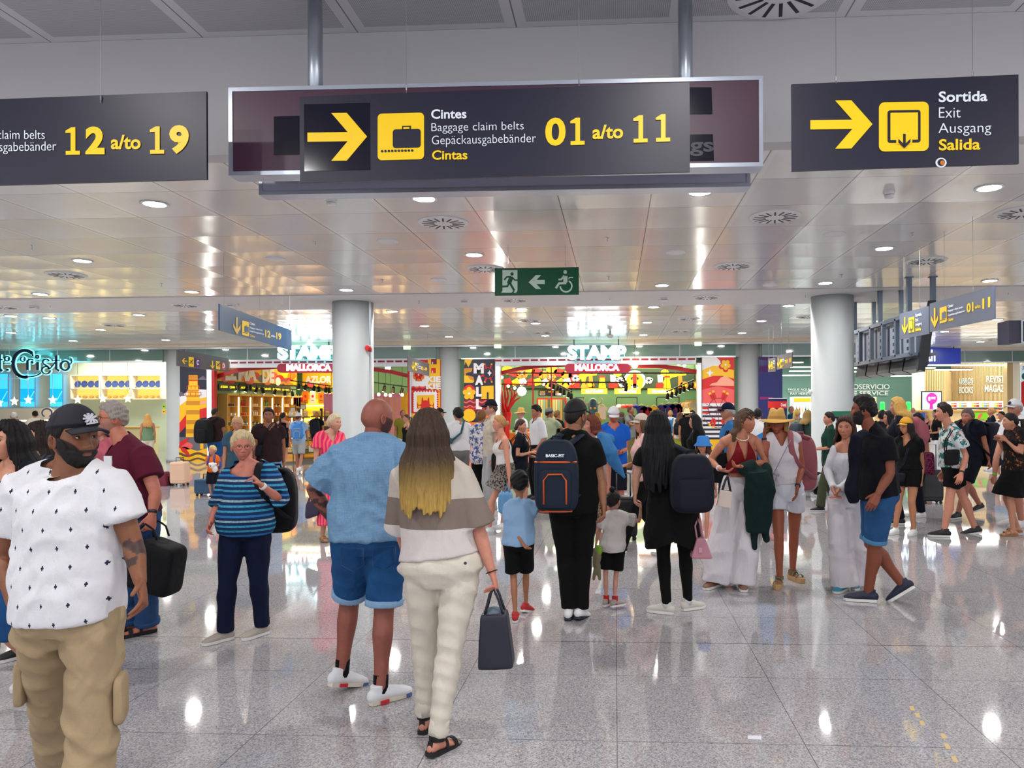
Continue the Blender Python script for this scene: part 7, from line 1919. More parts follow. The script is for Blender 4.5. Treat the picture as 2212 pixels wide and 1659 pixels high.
P6=Plane((0,31.15,0),(1,0,0));mb=MB();poly_on(mb,P6,[(1975,892),(2018,892),(2018,907),(1975,907)],mat('panel_blue',(30,80,190)),0,.03);mb.build('blue_panel',t);mb=MB();poly_on(mb,P6,[(2103,891),(2133,891),(2133,906),(2103,906)],mat('panel_lime',(130,210,20)),0,.03);poly_on(mb,P6,[(2110,904),(2114,895),(2122,892),(2120,898),(2116,905)],m_pinkp,.032);mb.build('green_panel',t)
t=empty('bookcase',((q3[0]+q4[0])/2,35.0,0),'long bookcase full of books and magazines under the slatted wall','bookcase');a=ony(2045,0,34.2);b=ony(2170,0,34.2)
mb=MB();mb.box((a[0],34.3,0),(b[0],34.7,2.0),mat('bookcase_white',(224,220,210)));mb.build('carcass',t)
for k,h in enumerate((.9,1.18,1.46,1.74)):mb=MB();mb.box((a[0],33.95,h-.02),(b[0],34.3,h),m_white);mb.build('shelf',t)
for k,h in enumerate((1.18,1.46,1.74)):
 for i in range(22):product('book',(m_orange,m_redp,m_whitep,jar_m[0],m_yellow,jar_m[7])[(i*(k+2)//3)%6],(a[0]+.12+(b[0]-a[0]-.24)*i/21,34.05,h),'%s book on the %s shelf of the bookshop bookcase'%(ORD[i]if i<20 else('last but one','last')[i-20],('lower','middle','upper')[k]),'books on the bookcase')
for i,x in enumerate((1906,1962)):
 q=ony(x,872,31.5);mb=MB();mb.lathe((q[0],q[1],zt_),[(.09,0),(.10,.02),(.10,.3),(.06,.36)],mat('bright_green',(30,200,90),emit=(30,200,90),es=.4),16);tag(mb.build('green_beacon'),'bright green rounded beacon on the bookshop counter, %s'%('left one' if i==0 else 'right one'),'beacon')
# exit lamps behind the transom glass
for i,(x,y)in enumerate(((879,751),(1075,748),(1508,743))):
 q=ony(x,y,YF-.3);t=empty('emergency_light',q,'small lit emergency box above the shop fronts, '+('right of the left near column','above the MALL mural','above the right door jamb')[i],'light');mb=MB();mb.box(q+(-.11,-.03,-.06),q+(.11,.05,.06),em('pale_green_glow',(222,244,206),.9));mb.build('lens',t);mb=MB();mb.bar(q,(q[0],q[1],3.95),.015,.015,m_white,up=(0,1,0));mb.build('hanger',t)
q=onz(1318,716,3.95);t=empty('dome_camera',q,'small dome camera on the ceiling above the right STAMP sign','camera');mb=MB();mb.lathe(q+(0,0,-.2),[(.05,0),(.09,.05),(.09,.1),(.03,.12),(.03,.2)],m_white,16);mb.build('dome',t,True)
# litter on the floor
q=onz(1630,1594,0);mb=MB();mb.obox(q+(0,0,.002),(.035,.0,0),(.004,.022,0),(0,0,.001),mat('paper_scrap',(214,214,226),rough=.8));tag(mb.build('paper_scrap'),'small white paper scrap lying on the polished floor','paper')
q=onz(1983,1555,0);mb=MB()
for(px,py)in((1970,1530),(1982,1545),(1992,1562),(2038,1590),(2046,1612),(2062,1640)):c_=onz(px,py,0);mb.obox(c_+(0,0,.0006),(.012,0,0),(.006,.03,0),(0,0,.0004),mat('worn_yellow_paint',(206,176,120),rough=.6))
tag(mb.build('paint_marks'),'worn yellow paint marks on the floor at lower right','floor marking')
# ================================================================ the crowd
LT,MD,TN,DK=(206,144,118),(184,124,98),(152,98,72),(120,74,52)
BLK,DBR,BRN,BLD,GRY,WHT_=(18,15,16),(36,26,22),(78,52,36),(196,160,100),(150,146,142),(206,200,190)
fb=fabric
f_black=fb('black_cloth',(7,7,9));f_navy=fb('navy_cloth',(12,15,30));f_white=fb('white_cloth',(226,226,230));f_cream=fb('cream_cloth',(222,212,196))
f_denim=fb('denim',(20,62,112),'denim',(40,96,152));f_ddenim=fb('dark_denim',(10,17,42),'denim',(16,26,60));f_ldenim=fb('light_denim',(88,140,188),'denim',(130,176,214))
f_grey=fb('grey_cloth',(112,112,110));f_lgrey=fb('light_grey_cloth',(172,174,176));f_brown=fb('dark_brown_cloth',(44,26,28));f_sky=fb('pale_blue_cloth',(150,186,224))
f_bag=mat('black_nylon',(9,10,15),rough=.75,spec=.25,bump=(14,.3,.02));f_nbag=mat('navy_nylon',(12,17,32),rough=.75,spec=.25,bump=(14,.3,.02))
m_sole=mat('rubber_white',(224,222,218),rough=.5);m_wsh=mat('white_shoe',(228,228,230),rough=.6,bump=(30,.2,.005));m_bsh=mat('black_shoe',(24,24,28),rough=.6);m_nsh=mat('navy_shoe',(18,26,52),rough=.6)
m_gsh=mat('grey_shoe',(168,160,150),rough=.7);m_brsh=mat('brown_shoe',(120,84,66),rough=.6);m_metal=mat('thin_metal',(60,56,56),rough=.3,metal=.8)
W_SNK=dict(kind='sneaker',mat=m_wsh,sole=m_sole);B_SNK=dict(kind='sneaker',mat=m_bsh,sole=m_sole)

# ---- 1 man in white printed tee, nearest, left
f_pr=ticks('white_print_cloth',(232,232,238),(40,44,66));f_khaki=fb('khaki_cloth',(176,154,122))
m_cap1=mat('navy_cap_cloth',(14,16,30),rough=.8,bump=(60,.1,.003))
def cargo(root,J):
 mb=[]
 for s_,t0 in(('L',.78),('R',.78)):
  q=J['h'+s_]*(1-t0)+J['k'+s_]*t0+J['L']*(.095 if s_=='L' else-.095)
  v,f=superbox(q,(.022,.075,.095),(J['L'],J['F'],J['U']),.5,4);obj('cargo_pocket',folds(v,np.array(f),.004,20,4),np.array(f),f_khaki,root,None,True)
 w=J['waist']-J['U']*.06+J['F']*.16
r1,J1=person('person','man in white printed tee, beige cargo trousers and dark cap, nearest on the left',150,2.95,1.72,-12,34,skin=(138,88,62),hair=('short',(20,16,16),{'th':.008}),beard=((16,12,12),.95),build=1.06,
 joints=dict(head=(160,950),neck=(146,1022),hip=(150,1330),sL=(240,1046,.02),sR=(52,1052,0),eL=(288,1178,.02),wL=(303,1258,-.05),eR=(8,1200,.05),wR=(30,1308,-.05),aL=(192,1822,-.12),aR=(128,1632,.48),cL=.5,cR=.5),lips=(150,90,80),
 top=dict(kind='tee',mat=f_pr,gap=.018,hem=.505,boxy=.85,sleeve=.30,sgap=.02,sflare=.026,fold=1.3),bottom=dict(kind='trousers',mat=f_khaki,gap=.022,w=.092,waist=.57,fold=2.0,freq=15),
 shoes=dict(kind='sneaker',mat=m_wsh,sole=m_sole),hat=dict(kind='cap',mat=m_cap1,logo=mat('cap_emblem',(200,200,210))),foot_hd=(-15,5),footlift=(0,.35),tattoo=[('eL',0,0,0)]and[(('eL','wL'),-.05,.6,.07)],extras=(cargo,),gaze=12)

# ---- 2 two women at the far left edge
person('person','woman with long black wavy hair and black top, cut by the left edge',14,4.3,1.66,-60,fem=True,skin=LT,hair=('long',BLK,{'len':.26,'r':.032}),joints=dict(head=(22,955),neck=(30,1010)),
 top=dict(kind='scoop',mat=f_navy,sleeve=.27),bottom=dict(kind='shorts',mat=f_denim,len=.55,gap=.03,w=.09),shoes=W_SNK,walk=.5,glasses=None)
person('person','dark-haired woman in striped dark top between the left edge woman and the capped man',92,5.3,1.64,-75,fem=True,skin=LT,hair=('long',DBR,{'len':.24}),joints=dict(head=(88,948)),top=dict(kind='tee',mat=fb('navy_white_lines',(24,26,40),'vstripes',(70,74,90),scale=.03)),
 bottom=dict(kind='trousers',mat=f_navy),shoes=B_SNK,walk=.3)
# ---- 3 man in burgundy polo with big black bag
f_burg=fb('burgundy_cloth',(92,22,46));f_jean=fb('blue_jeans',(34,62,104),'denim',(52,88,134))
def badge(root,J):
 c=J['chest']+J['F']*.155+J['L']*.055+J['U']*.075;mb=MB();mb.obox(c,J['L']*.032+J['F']*-.012,J['F']*.004,J['U']*.042,m_white);mb.build('paper_badge',root)
r3,J3=person('person','grey-haired man with glasses in burgundy polo and jeans, walking left with a black bag',285,5.5,1.79,-68,-82,skin=(194,120,98),hair=('short',(150,140,134),{'th':.010}),beard=((170,150,140),.35),build=1.12,belly=.05,
 joints=dict(head=(242,906),neck=(268,958),hip=(296,1110),sL=(308,982,-.14),sR=(262,978,.14),eL=(336,1066,-.2),wL=(328,1114,-.25),wR=(262,1110,.2),fL=(318,1368),fR=(284,1364),cL=1.1),
 top=dict(kind='shirt',mat=f_burg,gap=.018,hem=.51,boxy=.8,collar=True,sleeve=.30,sflare=.025),bottom=dict(kind='trousers',mat=f_jean,gap=.018,w=.075,cuff=f_jean),shoes=dict(kind='sandal',mat=mat('sandal_strap',(20,18,20),rough=.7)),glasses=m_metal,extras=(badge,watch('L',m_metal)),foot_hd=(-75,-80),lod=0)
px_bag('holdall','large black travel holdall carried by the man in burgundy polo','bag',5.25,[(322,1150),(389,1192),(380,1283),(268,1262)],.26,f_bag,handle=[(318,1165),(316,1140),(328,1128),(345,1140),(352,1162)],e=.3)
# ---- 4 woman with blue striped top
f_str=fb('blue_striped_knit',(22,52,92),'stripes',(70,168,208),scale=.036,col3=(160,190,206))
m_gl=mat('rose_frame',(120,70,76),rough=.4)
r4,J4=person('person','older woman with short blond hair and glasses in blue striped top and navy trousers',530,5.5,1.58,-14,4,fem=True,skin=(200,124,106),hair=('short',(198,176,136),{'th':.017}),build=1.16,belly=.07,
 joints=dict(head=(524,966),neck=(541,1012),hip=(530,1150),sR=(497,1026,-.02),sL=(583,1022,.02),eR=(471,1092,0),wR=(455,1130,-.12),eL=(606,1080,-.08),wL=(562,1046,-.24),dL=((-.55,.3,.75),),fR=(487,1384),fL=(566,1372),cL=1.0),
 top=dict(kind='scoop',mat=f_str,gap=.026,hem=.50,boxy=.85,sleeve=.55,sgap=.02,sflare=.02,fold=.9),bottom=dict(kind='trousers',mat=f_ddenim,gap=.015,w=.066,waist=.58),shoes=dict(kind='sneaker',mat=m_gsh,sole=m_sole),glasses=m_gl,foot_hd=(-55,-65),lips=(178,96,92),extras=(watch('L',mat('white_watch',(220,216,210))),),gaze=4,pitch=-4)
mb=MB();q=P(443,1152,5.38);mb.obox(q,(.012,.012,.03),(.03,-.02,0),(0,.004,.0),mat('phone_case',(150,148,168),rough=.4));o=mb.build('phone');tag(o,'pale phone in the lowered hand of the woman in blue stripes','phone')
backpack('black backpack slung on the left shoulder of the woman in blue stripes',J4,f_bag,(.31,.50,.20),side=.14,up=-.02,one='L')
# ---- 5 bald man from behind
f_chamb=fb('chambray_slub',(82,126,168),'heather',(150,184,212));f_sock=fb('black_sock',(16,16,20))
m_nmd=mat('white_knit_shoe',(224,226,230),rough=.7,bump=(80,.15,.003));m_ired=mat('insert_red',(196,32,44));m_iblue=mat('insert_blue',(70,96,140))
def jpockets(root,J):
 for sg in(1,-1):
  c=J['hip']-J['F']*(.196)+J['L']*sg*.088-J['U']*.085;a,b=J['L']*.062,J['U']*.062
  mb=MB();pts=[c-a+b,c+a+b,c+a-b*.6,c-b*1.1,c-a-b*.6,c-a+b];pts=[p_+J['F']*(abs(np.dot(p_-J['hip'],J['L']))**2*2.2)for p_ in pts]
  mb.tube(pts,.0028,mat('denim_seam',(24,58,100)),6);mb.build('back_pocket_seam',root,True)
r5,J5=person('person','bald man seen from behind in light blue shirt and denim shorts',798,4.42,1.80,176,118,skin=(150,88,74),hair=('bald',(60,40,34)),beard=((52,36,32),.85),build=1.20,belly=.05,
 joints=dict(head=(815,904),neck=(802,958),hip=(800,1170),sL=(735,990,.0),sR=(876,988,.0),eL=(676,1058,.06),wL=(722,1130,.12),eR=(886,1090,.1),wR=(880,1170,.15),fL=(738,1492,.03),fR=(822,1518)),
 top=dict(kind='shirt',mat=f_chamb,gap=.022,hem=.505,boxy=.95,collar=True,sleeve=.38,sgap=.024,sflare=.035,fold=1.5,freq=22),bottom=dict(kind='shorts',mat=f_denim,len=.44,gap=.03,w=.104,waist=.575,cuff=fb('turned_denim',(140,176,212)),belt=mat('black_leather',(18,18,20),rough=.4),fold=1.4),
 shoes=dict(kind='sneaker',mat=m_nmd,sole=mat('cream_rubber',(216,206,192)),sock=f_sock,sock_h=.075,patches=[(-.02,.03,m_ired),(.14,.175,m_iblue)]),foot_hd=(125,118),footlift=(.25,0),tattoo=[(('eL','wL'),-.1,.95,.08)],extras=(jpockets,))
# ---- 6 blond woman from behind
f_sweat=bands('colour_block_knit',[(0,(216,208,206)),(1.105,(132,118,110)),(1.255,(196,186,176))])
f_beige=fb('cream_stretch',(222,214,200))
def cuffs(root,J):
 for s_ in 'LR':
  A,K=J['a'+s_],J['k'+s_];d=nrm(K-A);v,f=loft([A+d*.01,A+d*.09],[(.046,.048),(.050,.052)],18,J['L'],cap='flat');obj('ankle_cuff',v,f,f_beige,root,None,True)
def bracelet(root,J):
 d=nrm(J['wR']-J['eR']);mb=MB();mb.lathe(J['wR']-d*.01,[(.030,0),(.033,.002),(.030,.005)],m_black,18,axis=d);mb.build('bracelet',root)
def ppocket(root,J):
 mb=MB();c=J['hip']-J['F']*.150-J['L']*.135+J['U']*.055;mb.lathe(c,[(.008,0),(.006,.006)],m_dark,12,axis=-J['F']);mb.build('button',root)
r6,J6=person('person','woman with long brown to blond hair seen from behind, colour-block knit and cream trousers',948,3.82,1.70,172,176,fem=True,skin=(204,138,118),build=1.20,hipw=1.12,
 hair=('long',(74,56,44),{'len':.31,'r':.034,'from':50,'mat':hair_mat('ombre_hair',(66,50,40),(196,160,84),(1.22,1.46))}),
 joints=dict(head=(925,938),neck=(932,1002),hip=(955,1225),sL=(875,1028,.0),sR=(992,1026,.0),eL=(868,1140,.14),wL=(880,1210,.22),eR=(1032,1138,.0),wR=(1063,1238,-.05),fL=(918,1578),fR=(945,1628),cR=1.2),
 top=dict(kind='scoop',mat=f_sweat,gap=.022,hem=.555,boxy=.8,sleeve=.50,sgap=.022,sflare=.04,fold=.8),bottom=dict(kind='trousers',mat=f_beige,gap=.010,w=.05,waist=.63,fold=1.0,freq=30),
 shoes=dict(kind='strap_sandal',mat=mat('sandal_suede',(18,17,20),rough=.8)),foot_hd=(165,140),footlift=(0,.12),extras=(cuffs,bracelet,ppocket))
def tote_extra(t,q,n,ux,uy):
 mb=MB();c=q[0]*.5+q[1]*.5;mb.sphere(c+n*.0+(0,0,-.01),.05,mat('grey_scarf',(96,112,124),rough=.9),16,(1.1,.9,.7));mb.build('scarf',t,True)
px_bag('tote_bag','black square tote bag in the right hand of the blond woman','bag',3.8,[(1040,1322),(1096,1320),(1112,1437),(1034,1442)],.13,mat('tote_leather',(24,28,44),rough=.45,bump=(120,.1,.002)),handle=[(1048,1328),(1060,1280),(1068,1268),(1078,1290),(1090,1326)],e=.16,extra=tote_extra)
# ---- 7 boy
m_rsh=mat('red_grey_shoe',(110,56,62),rough=.7)
person('person','small boy from behind in pale blue polo and black shorts',1120,6.0,1.20,172,178,skin=(176,120,88),hair=('short',(16,14,18),{'th':.014}),child=True,build=1.0,hs=.98,
 joints=dict(head=(1122,1046),hip=(1120,1198),neck=(1122,1088),sL=(1098,1098),sR=(1148,1098),eL=(1106,1138,-.04),wL=(1128,1172,-.12),eR=(1170,1104,0),wR=(1196,1108,0),fL=(1113,1342),fR=(1136,1322),cL=.5),
 top=dict(kind='shirt',mat=f_sky,gap=.018,hem=.50,boxy=1,collar=True,sleeve=.32,sflare=.02),bottom=dict(kind='shorts',mat=f_black,len=.42,gap=.02,w=.10),shoes=dict(kind='sneaker',mat=mat('red_shoe',(176,36,44),rough=.7),sole=m_sole),foot_hd=(178,150),footlift=(0,.3))
# ---- 8 man with black cap and backpack
m_slb=mat('slate_nylon',(24,36,52),rough=.75,spec=.25,bump=(14,.3,.02));m_or=mat('orange_zip',(206,84,28),rough=.5)
r8,J8=person('person','man in black tee, black joggers and black cap from behind, wearing the slate backpack',1240,5.95,1.80,176,140,skin=(158,108,82),hair=('buzz',(30,24,24)),beard=((36,28,26),.5),build=1.06,
 joints=dict(head=(1244,901),neck=(1238,944),hip=(1238,1100),sL=(1200,962),sR=(1278,962),eL=(1184,1040,.02),wL=(1200,1100,.03),eR=(1299,1040,.0),wR=(1303,1092,-.06),fL=(1229,1337),fR=(1254,1337)),
 top=dict(kind='tee',mat=f_black,gap=.018,hem=.49,boxy=.9,sleeve=.30,sflare=.02),bottom=dict(kind='trousers',mat=f_black,gap=.02,w=.078,taper=-.2),shoes=dict(kind='sneaker',mat=m_wsh,sole=mat('dark_sole',(30,34,48))),hat=dict(kind='cap',mat=mat('black_cap_cloth',(12,13,17),rough=.8)),foot_hd=(172,160),footlift=(.1,.25))
backpack('slate grey backpack with orange zips and white lettering on the capped man',J8,m_slb,(.34,.56,.22),side=.11,up=-.01,trim=m_or,text=('BASIC-FIT',m_wtxt))
# ---- 9 little girl
f_cr2=fb('cream_tee_cloth',(212,204,200))
person('person','little girl with topknot from behind in cream tee and black shorts',1325,6.35,1.02,176,150,skin=(198,146,126),hair=('topknot',(26,20,22)),child=True,build=1.0,hs=.96,fem=True,
 joints=dict(head=(1325,1084),neck=(1328,1116),hip=(1324,1205),sL=(1304,1124),sR=(1357,1122),eL=(1292,1150),wL=(1288,1172),eR=(1382,1126,-.02),wR=(1384,1098,0),dR=((.0,.1,1),),kL=(1308,1250),aL=(1310,1296),kR=(1330,1252),aR=(1328,1298,-.05)),
 top=dict(kind='tee',mat=f_cr2,gap=.022,hem=.47,boxy=1,sleeve=.32,sflare=.02),bottom=dict(kind='shorts',mat=f_black,len=.36,gap=.02,w=.10),shoes=dict(kind='sneaker',mat=mat('mauve_green_shoe',(150,140,132),rough=.7),sole=m_sole,sock=fb('red_sock',(176,36,44)),sock_h=.04),foot_hd=(150,130))
mb=MB();q=P(1290,1215,6.3)
t=empty('plush_toy',q-np.array((0,0,.18)),'green and brown plush toy dangling from the little girl','toy')
v,f=remesh([loft([q+(0,0,.12),q+(0,0,.05),q-(0.01,0,.02)],[(.025,.02),(.04,.035),(.03,.03)]),loft([q+(-.01,0,-.02),q+(-.03,0,-.14)],[(.02,.02),(.014,.014)]),loft([q+(.01,0,-.02),q+(.02,0,-.14)],[(.02,.02),(.014,.014)])],.006,2)
obj('toy_body',v,f,mat('plush_brown',(120,110,84),rough=.95),t,None,True)
mb=MB();mb.sphere(q+np.array((.01,0,.10)),.035,mat('plush_green',(120,160,52),rough=.95),12,(1,.8,1.4));mb.build('hood',t,True)
# ---- 10 woman with long black hair from behind
r10,J10=person('person','woman with very long black hair from behind in black tunic and leggings',1448,6.1,1.68,186,190,fem=True,skin=(196,146,122),hair=('long',(12,10,14),{'len':.42,'r':.036,'from':45}),build=1.10,
 joints=dict(head=(1420,921),neck=(1428,962),hip=(1452,1090),sL=(1392,980),sR=(1462,982),eL=(1373,1034,.0),wL=(1372,1066,-.02),eR=(1490,1042,.1),wR=(1480,1090,.2),fL=(1440,1326),fR=(1486,1318)),
 top=dict(kind='tee',mat=f_black,gap=.018,hem=.52,boxy=.6,sleeve=.26),bottom=dict(kind='leggings',mat=f_black),shoes=dict(kind='sneaker',mat=mat('silver_shoe',(196,192,184),rough=.6),sole=m_sole,sock=f_white,sock_h=.06),foot_hd=(-110,125))
v,f=remesh([loft([J10['waist']+J10['U']*.05,J10['hip'],J10['hip']-J10['U']*.14,J10['hip']-J10['U']*.32],[(.17,.14),(.215,.17),(.235,.18),(.235,.17)],24,J10['L'],cap='flat')],.010,3)
q_=v-J10['g'];l_=q_@J10['L'];zc=.50+.14*np.clip(1-np.abs(l_+.0)/.2,0,1)**.5
v=folds(v,f,.010,14,5);keep=~((q_[:,2]<zc)[f].all(1));obj('tunic_skirt',v,f[keep],f_black,r10,None,True)
backpack('large navy backpack on the woman with long black hair',J10,f_nbag,(.34,.46,.26),side=-.20,up=-.04,one='R')
px_bag('handbag','pink handbag held by the woman with long black hair','bag',6.0,[(1503,1162),(1522,1160),(1538,1207),(1491,1203)],.11,mat('pink_leather',(176,120,134),rough=.45),handle=[(1505,1166),(1500,1135),(1506,1118),(1512,1135),(1518,1164)],e=.2,extra=lambda t,q,n,ux,uy:(lambda mb:(mb.obox(q[3]*.3+q[0]*.7+np.array((.04,0,-.04))+n*.06,ux*.22,uy*.26,n*.004,mat('pink_tag',(196,140,152))),mb.build('luggage_tag',t)))(MB()))
# ---- 11 red halter
f_red=fb('dark_red_rib',(120,16,26));f_wlin=fb('white_linen',(226,220,226))
def pearls(root,J):
 mb=MB();c=J['neck']+J['U']*.035
 for a in np.linspace(-150,150,30):
  ar=math.radians(a);mb.sphere(c+J['F']*(math.cos(ar)*.085+.012)+J['L']*math.sin(ar)*.070-J['U']*(.05*(math.cos(ar)+.3)),.0055,mat('pearl',(236,228,214),rough=.3),12)
 mb.build('pearl_necklace',root,True)
def braids(root,J):
 mb=MB()
 for i in range(7):
  a=math.radians(-66+i*22);pts=[J['toh'](np.array((math.sin(a)*.070*math.cos(t),.088*math.sin(t),.118*math.cos(t)*.9+.012 if False else .0))+np.array((0,0,0)))for t in(0,)]
  arc=[J['toh']((math.sin(a)*.082*(1-.25*u),math.cos(u*1.9+.45)*.105,math.cos(a)*math.sin(u*1.9+.45)*.128))for u in np.linspace(0,1,9)]
  mb.tube(arc,.006,hair_mat('braid_hair',(40,30,26)),8)
 mb.build('braids',root,True)
def earring(root,J):
 mb=MB();mb.lathe(J['toh']((.082,-.008,-.045)),[(.010,0),(.012,.004),(.010,.008)],mat('gold',(214,170,70),rough=.25,metal=1),14,axis=J['HL']);mb.lathe(J['toh']((-.082,-.008,-.045)),[(.010,0),(.012,.004),(.010,.008)],mat('gold',(214,170,70)),14,axis=J['HL']);mb.build('earrings',root)
r11,J11=person('person','young woman with braids in dark red halter top and wide white trousers',1600,7.1,1.74,16,62,fem=True,skin=(190,124,96),hair=('long',(84,62,46),{'len':.16,'r':.02,'from':95,'th':.006}),build=1.0,
 joints=dict(head=(1611,911),neck=(1600,944),hip=(1598,1055),sR=(1562,956,-.02),sL=(1636,956,.02),eR=(1534,994,0),wR=(1556,1014,-.22),dR=((.75,.5,-.25),),eL=(1654,998,.0),wL=(1602,1008,-.24),dL=((-.9,.3,.1),),fR=(1546,1268),fL=(1602,1270),cL=.5,cR=.5),lips=(190,90,96),
 top=dict(kind='halter',mat=f_red,gap=.010,hem=.632,boxy=0,sleeve=0,fold=.5),bottom=dict(kind='wide',mat=f_wlin,gap=.02,w=.135,waist=.61,len=1.0,fold=2.2),shoes=dict(kind='sneaker',mat=m_brsh,sole=m_sole,lace=mat('brown_lace',(90,60,50))),foot_hd=(8,-35),extras=(pearls,braids,earring,watch('R',mat('white_strap',(216,214,212)))))
v,f=remesh([loft([P(1602,1014,6.9),P(1625,1010,6.85),P(1655,1016,6.95)],[(.05,.06),(.07,.09),(.06,.08)]),loft([P(1635,1016,6.82),P(1640,1060,6.85),P(1637,1150,6.88)],[(.10,.07),(.15,.06),(.11,.05)],20,(1,0,0),cap='flat'),loft([P(1655,1020,6.95),P(1662,1060,6.98)],[(.05,.08),(.06,.08)],16,(1,0,0)),loft([P(1630,1150,6.9),P(1630,1182,6.9)],[(.035,.03),(.03,.03)]),loft([P(1652,1140,6.9),P(1655,1165,6.9)],[(.04,.04),(.035,.035)])],.011,3)
tag(obj('coat',folds(v,f,.010,15,9),f,fb('dark_green_cloth',(16,40,38)),None,None,True),'dark green coat draped over the arm of the woman in red halter','coat')
px_bag('handbag','black shoulder bag of the woman in red halter','bag',7.2,[(1548,978),(1574,975),(1578,1046),(1530,1040)],.14,f_bag,handle=[(1558,985),(1565,950),(1572,930),(1576,960),(1572,985)],e=.3)
px_bag('paper_bag','small glossy white gift bag with black edges held by the woman in red halter','bag',6.72,[(1556,1058),(1580,1061),(1578,1098),(1550,1092)],.06,mat('glossy_paper',(214,196,186),rough=.2),handle=[(1560,1060),(1566,1040),(1572,1026),(1574,1040),(1578,1062)],hm=m_black,e=.1,
       extra=lambda t,q,n,ux,uy:(lambda mb:([mb.bar(q[i]-n*.034,q[(i+1)%4]-n*.034,.008,.004,m_black)for i in range(4)],mb.build('edge_trim',t)))(MB()))
# ---- 12 straw hat woman
f_wblouse=fb('white_blouse',(224,218,224));m_straw=mat('straw',(196,152,78),rough=.85,bump=(90,.5,.01));f_wdenim=fb('white_denim',(222,222,232))
r12,J12=person('person','woman in straw hat, white blouse and white shorts holding her ear',1698,7.15,1.70,6,-4,fem=True,skin=(156,86,60),hair=('long',(150,114,62),{'len':.10,'from':75,'r':.024}),build=.98,
 joints=dict(head=(1678,914),neck=(1686,940),hip=(1698,1040),sR=(1660,952),sL=(1720,950),eR=(1652,988,-.06),wR=(1651,942,-.02),dR=((.02,.05,1),),eL=(1732,1008,-.02),wL=(1722,1054,-.22),dL=((-.12,.1,-1),),fR=(1684,1266),fL=(1712,1252),cR=.9,cL=.25),lips=(180,84,80),
 top=dict(kind='vneck',mat=f_wblouse,gap=.018,hem=.57,boxy=.4,sleeve=0),bottom=dict(kind='shorts',mat=f_wdenim,len=.20,gap=.02,w=.10,waist=.64),shoes=dict(kind='strap_sandal',mat=mat('olive_strap',(104,100,66)),sole=mat('cork',(176,140,96),rough=.8),sole_h=.045),
 hat=dict(kind='straw',mat=m_straw,band=mat('straw_band',(170,128,60),rough=.8)),extras=(watch('L',m_nsh),watch('R',m_nsh)),foot_hd=(35,-10))
m_pink=mat('rose_canvas',(150,84,92),rough=.8,bump=(14,.3,.02))
backpack('rose pink backpack behind the woman in the straw hat',J12,m_pink,(.32,.55,.20),side=.20,up=.0,one='L')
px_bag('crossbody_pouch','thin lilac shoulder strap and pouch across the white blouse','bag',6.95,[(1672,1018),(1684,1024),(1682,1030),(1670,1024)],.03,mat('lilac_cord',(140,130,150)),handle=[(1673,1020),(1690,985),(1708,950)],e=.4,hr=.004)
# ---- 13 girl in white
f_wtop=fb('white_top',(216,216,222))
person('person','teenage girl with long brown hair in white long-sleeved top and white trousers',1830,6.95,1.62,-6,-14,fem=True,skin=(196,132,106),hair=('long',(66,44,34),{'len':.22,'r':.02,'from':72}),build=.92,
 joints=dict(head=(1827,926),neck=(1829,962),hip=(1830,1060),sR=(1804,974),sL=(1856,972),eR=(1788,1016),wR=(1800,1056,-.2),dR=((.3,.1,-1),),eL=(1850,1026,-.1),wL=(1812,1058,-.22),dL=((-.4,.2,-1),),fR=(1822,1276),fL=(1850,1268),cL=.6,cR=.6),lips=(186,96,92),
 top=dict(kind='scoop',mat=f_wtop,gap=.012,hem=.57,boxy=.2,sleeve=.98,sgap=.010,sflare=.004),bottom=dict(kind='wide',mat=f_wlin,gap=.02,w=.125,waist=.60,fold=2.0),shoes=dict(kind='sneaker',mat=mat('blue_white_shoe',(40,140,170),rough=.6),sole=m_sole),foot_hd=(-5,-25))
# ---- 14 man in dark tee, denim shorts
f_nvy=fb('near_black_tee',(8,9,17))
r14,J14=person('person','bearded man in black tee and blue denim shorts striding left',1888,6.4,1.82,-80,-88,skin=(132,72,50),hair=('short',(22,18,20),{'th':.016}),beard=((20,16,18),.9),build=1.18,
 joints=dict(head=(1864,888),neck=(1884,932),hip=(1898,1080),sL=(1914,958,-.16),sR=(1876,954,.16),eL=(1922,1022,-.2),wL=(1896,1068,-.26),wR=(1862,1060,.15),fL=(1876,1300),aR=(1948,1260,.10),cL=.3),
 top=dict(kind='tee',mat=f_nvy,gap=.018,hem=.515,boxy=.9,sleeve=.30,sflare=.02),bottom=dict(kind='shorts',mat=fb('mid_denim',(24,62,108),'denim',(52,100,150)),len=.45,gap=.022,w=.088,cuff=fb('mid_denim_cuff',(80,130,172))),
 shoes=dict(kind='sneaker',mat=m_nsh,sole=m_sole),foot_hd=(-85,-100),footlift=(0,.65),lod=0)
v,f=remesh([loft([P(1868,936,6.2),P(1852,945,6.15),P(1847,980,6.2),P(1846,1005,6.25)],[(.04,.03),(.055,.035),(.06,.035),(.045,.03)]),loft([P(1848,995,6.25),P(1842,1035,6.25),P(1839,1060,6.25),P(1844,1082,6.3)],[(.04,.03),(.055,.04),(.06,.04),(.05,.03)])],.011,3)
tag(obj('jacket',folds(v,f,.009,16,4),f,f_navy,None,None,True),'navy jacket hanging over the shoulder of the man in denim shorts','jacket')
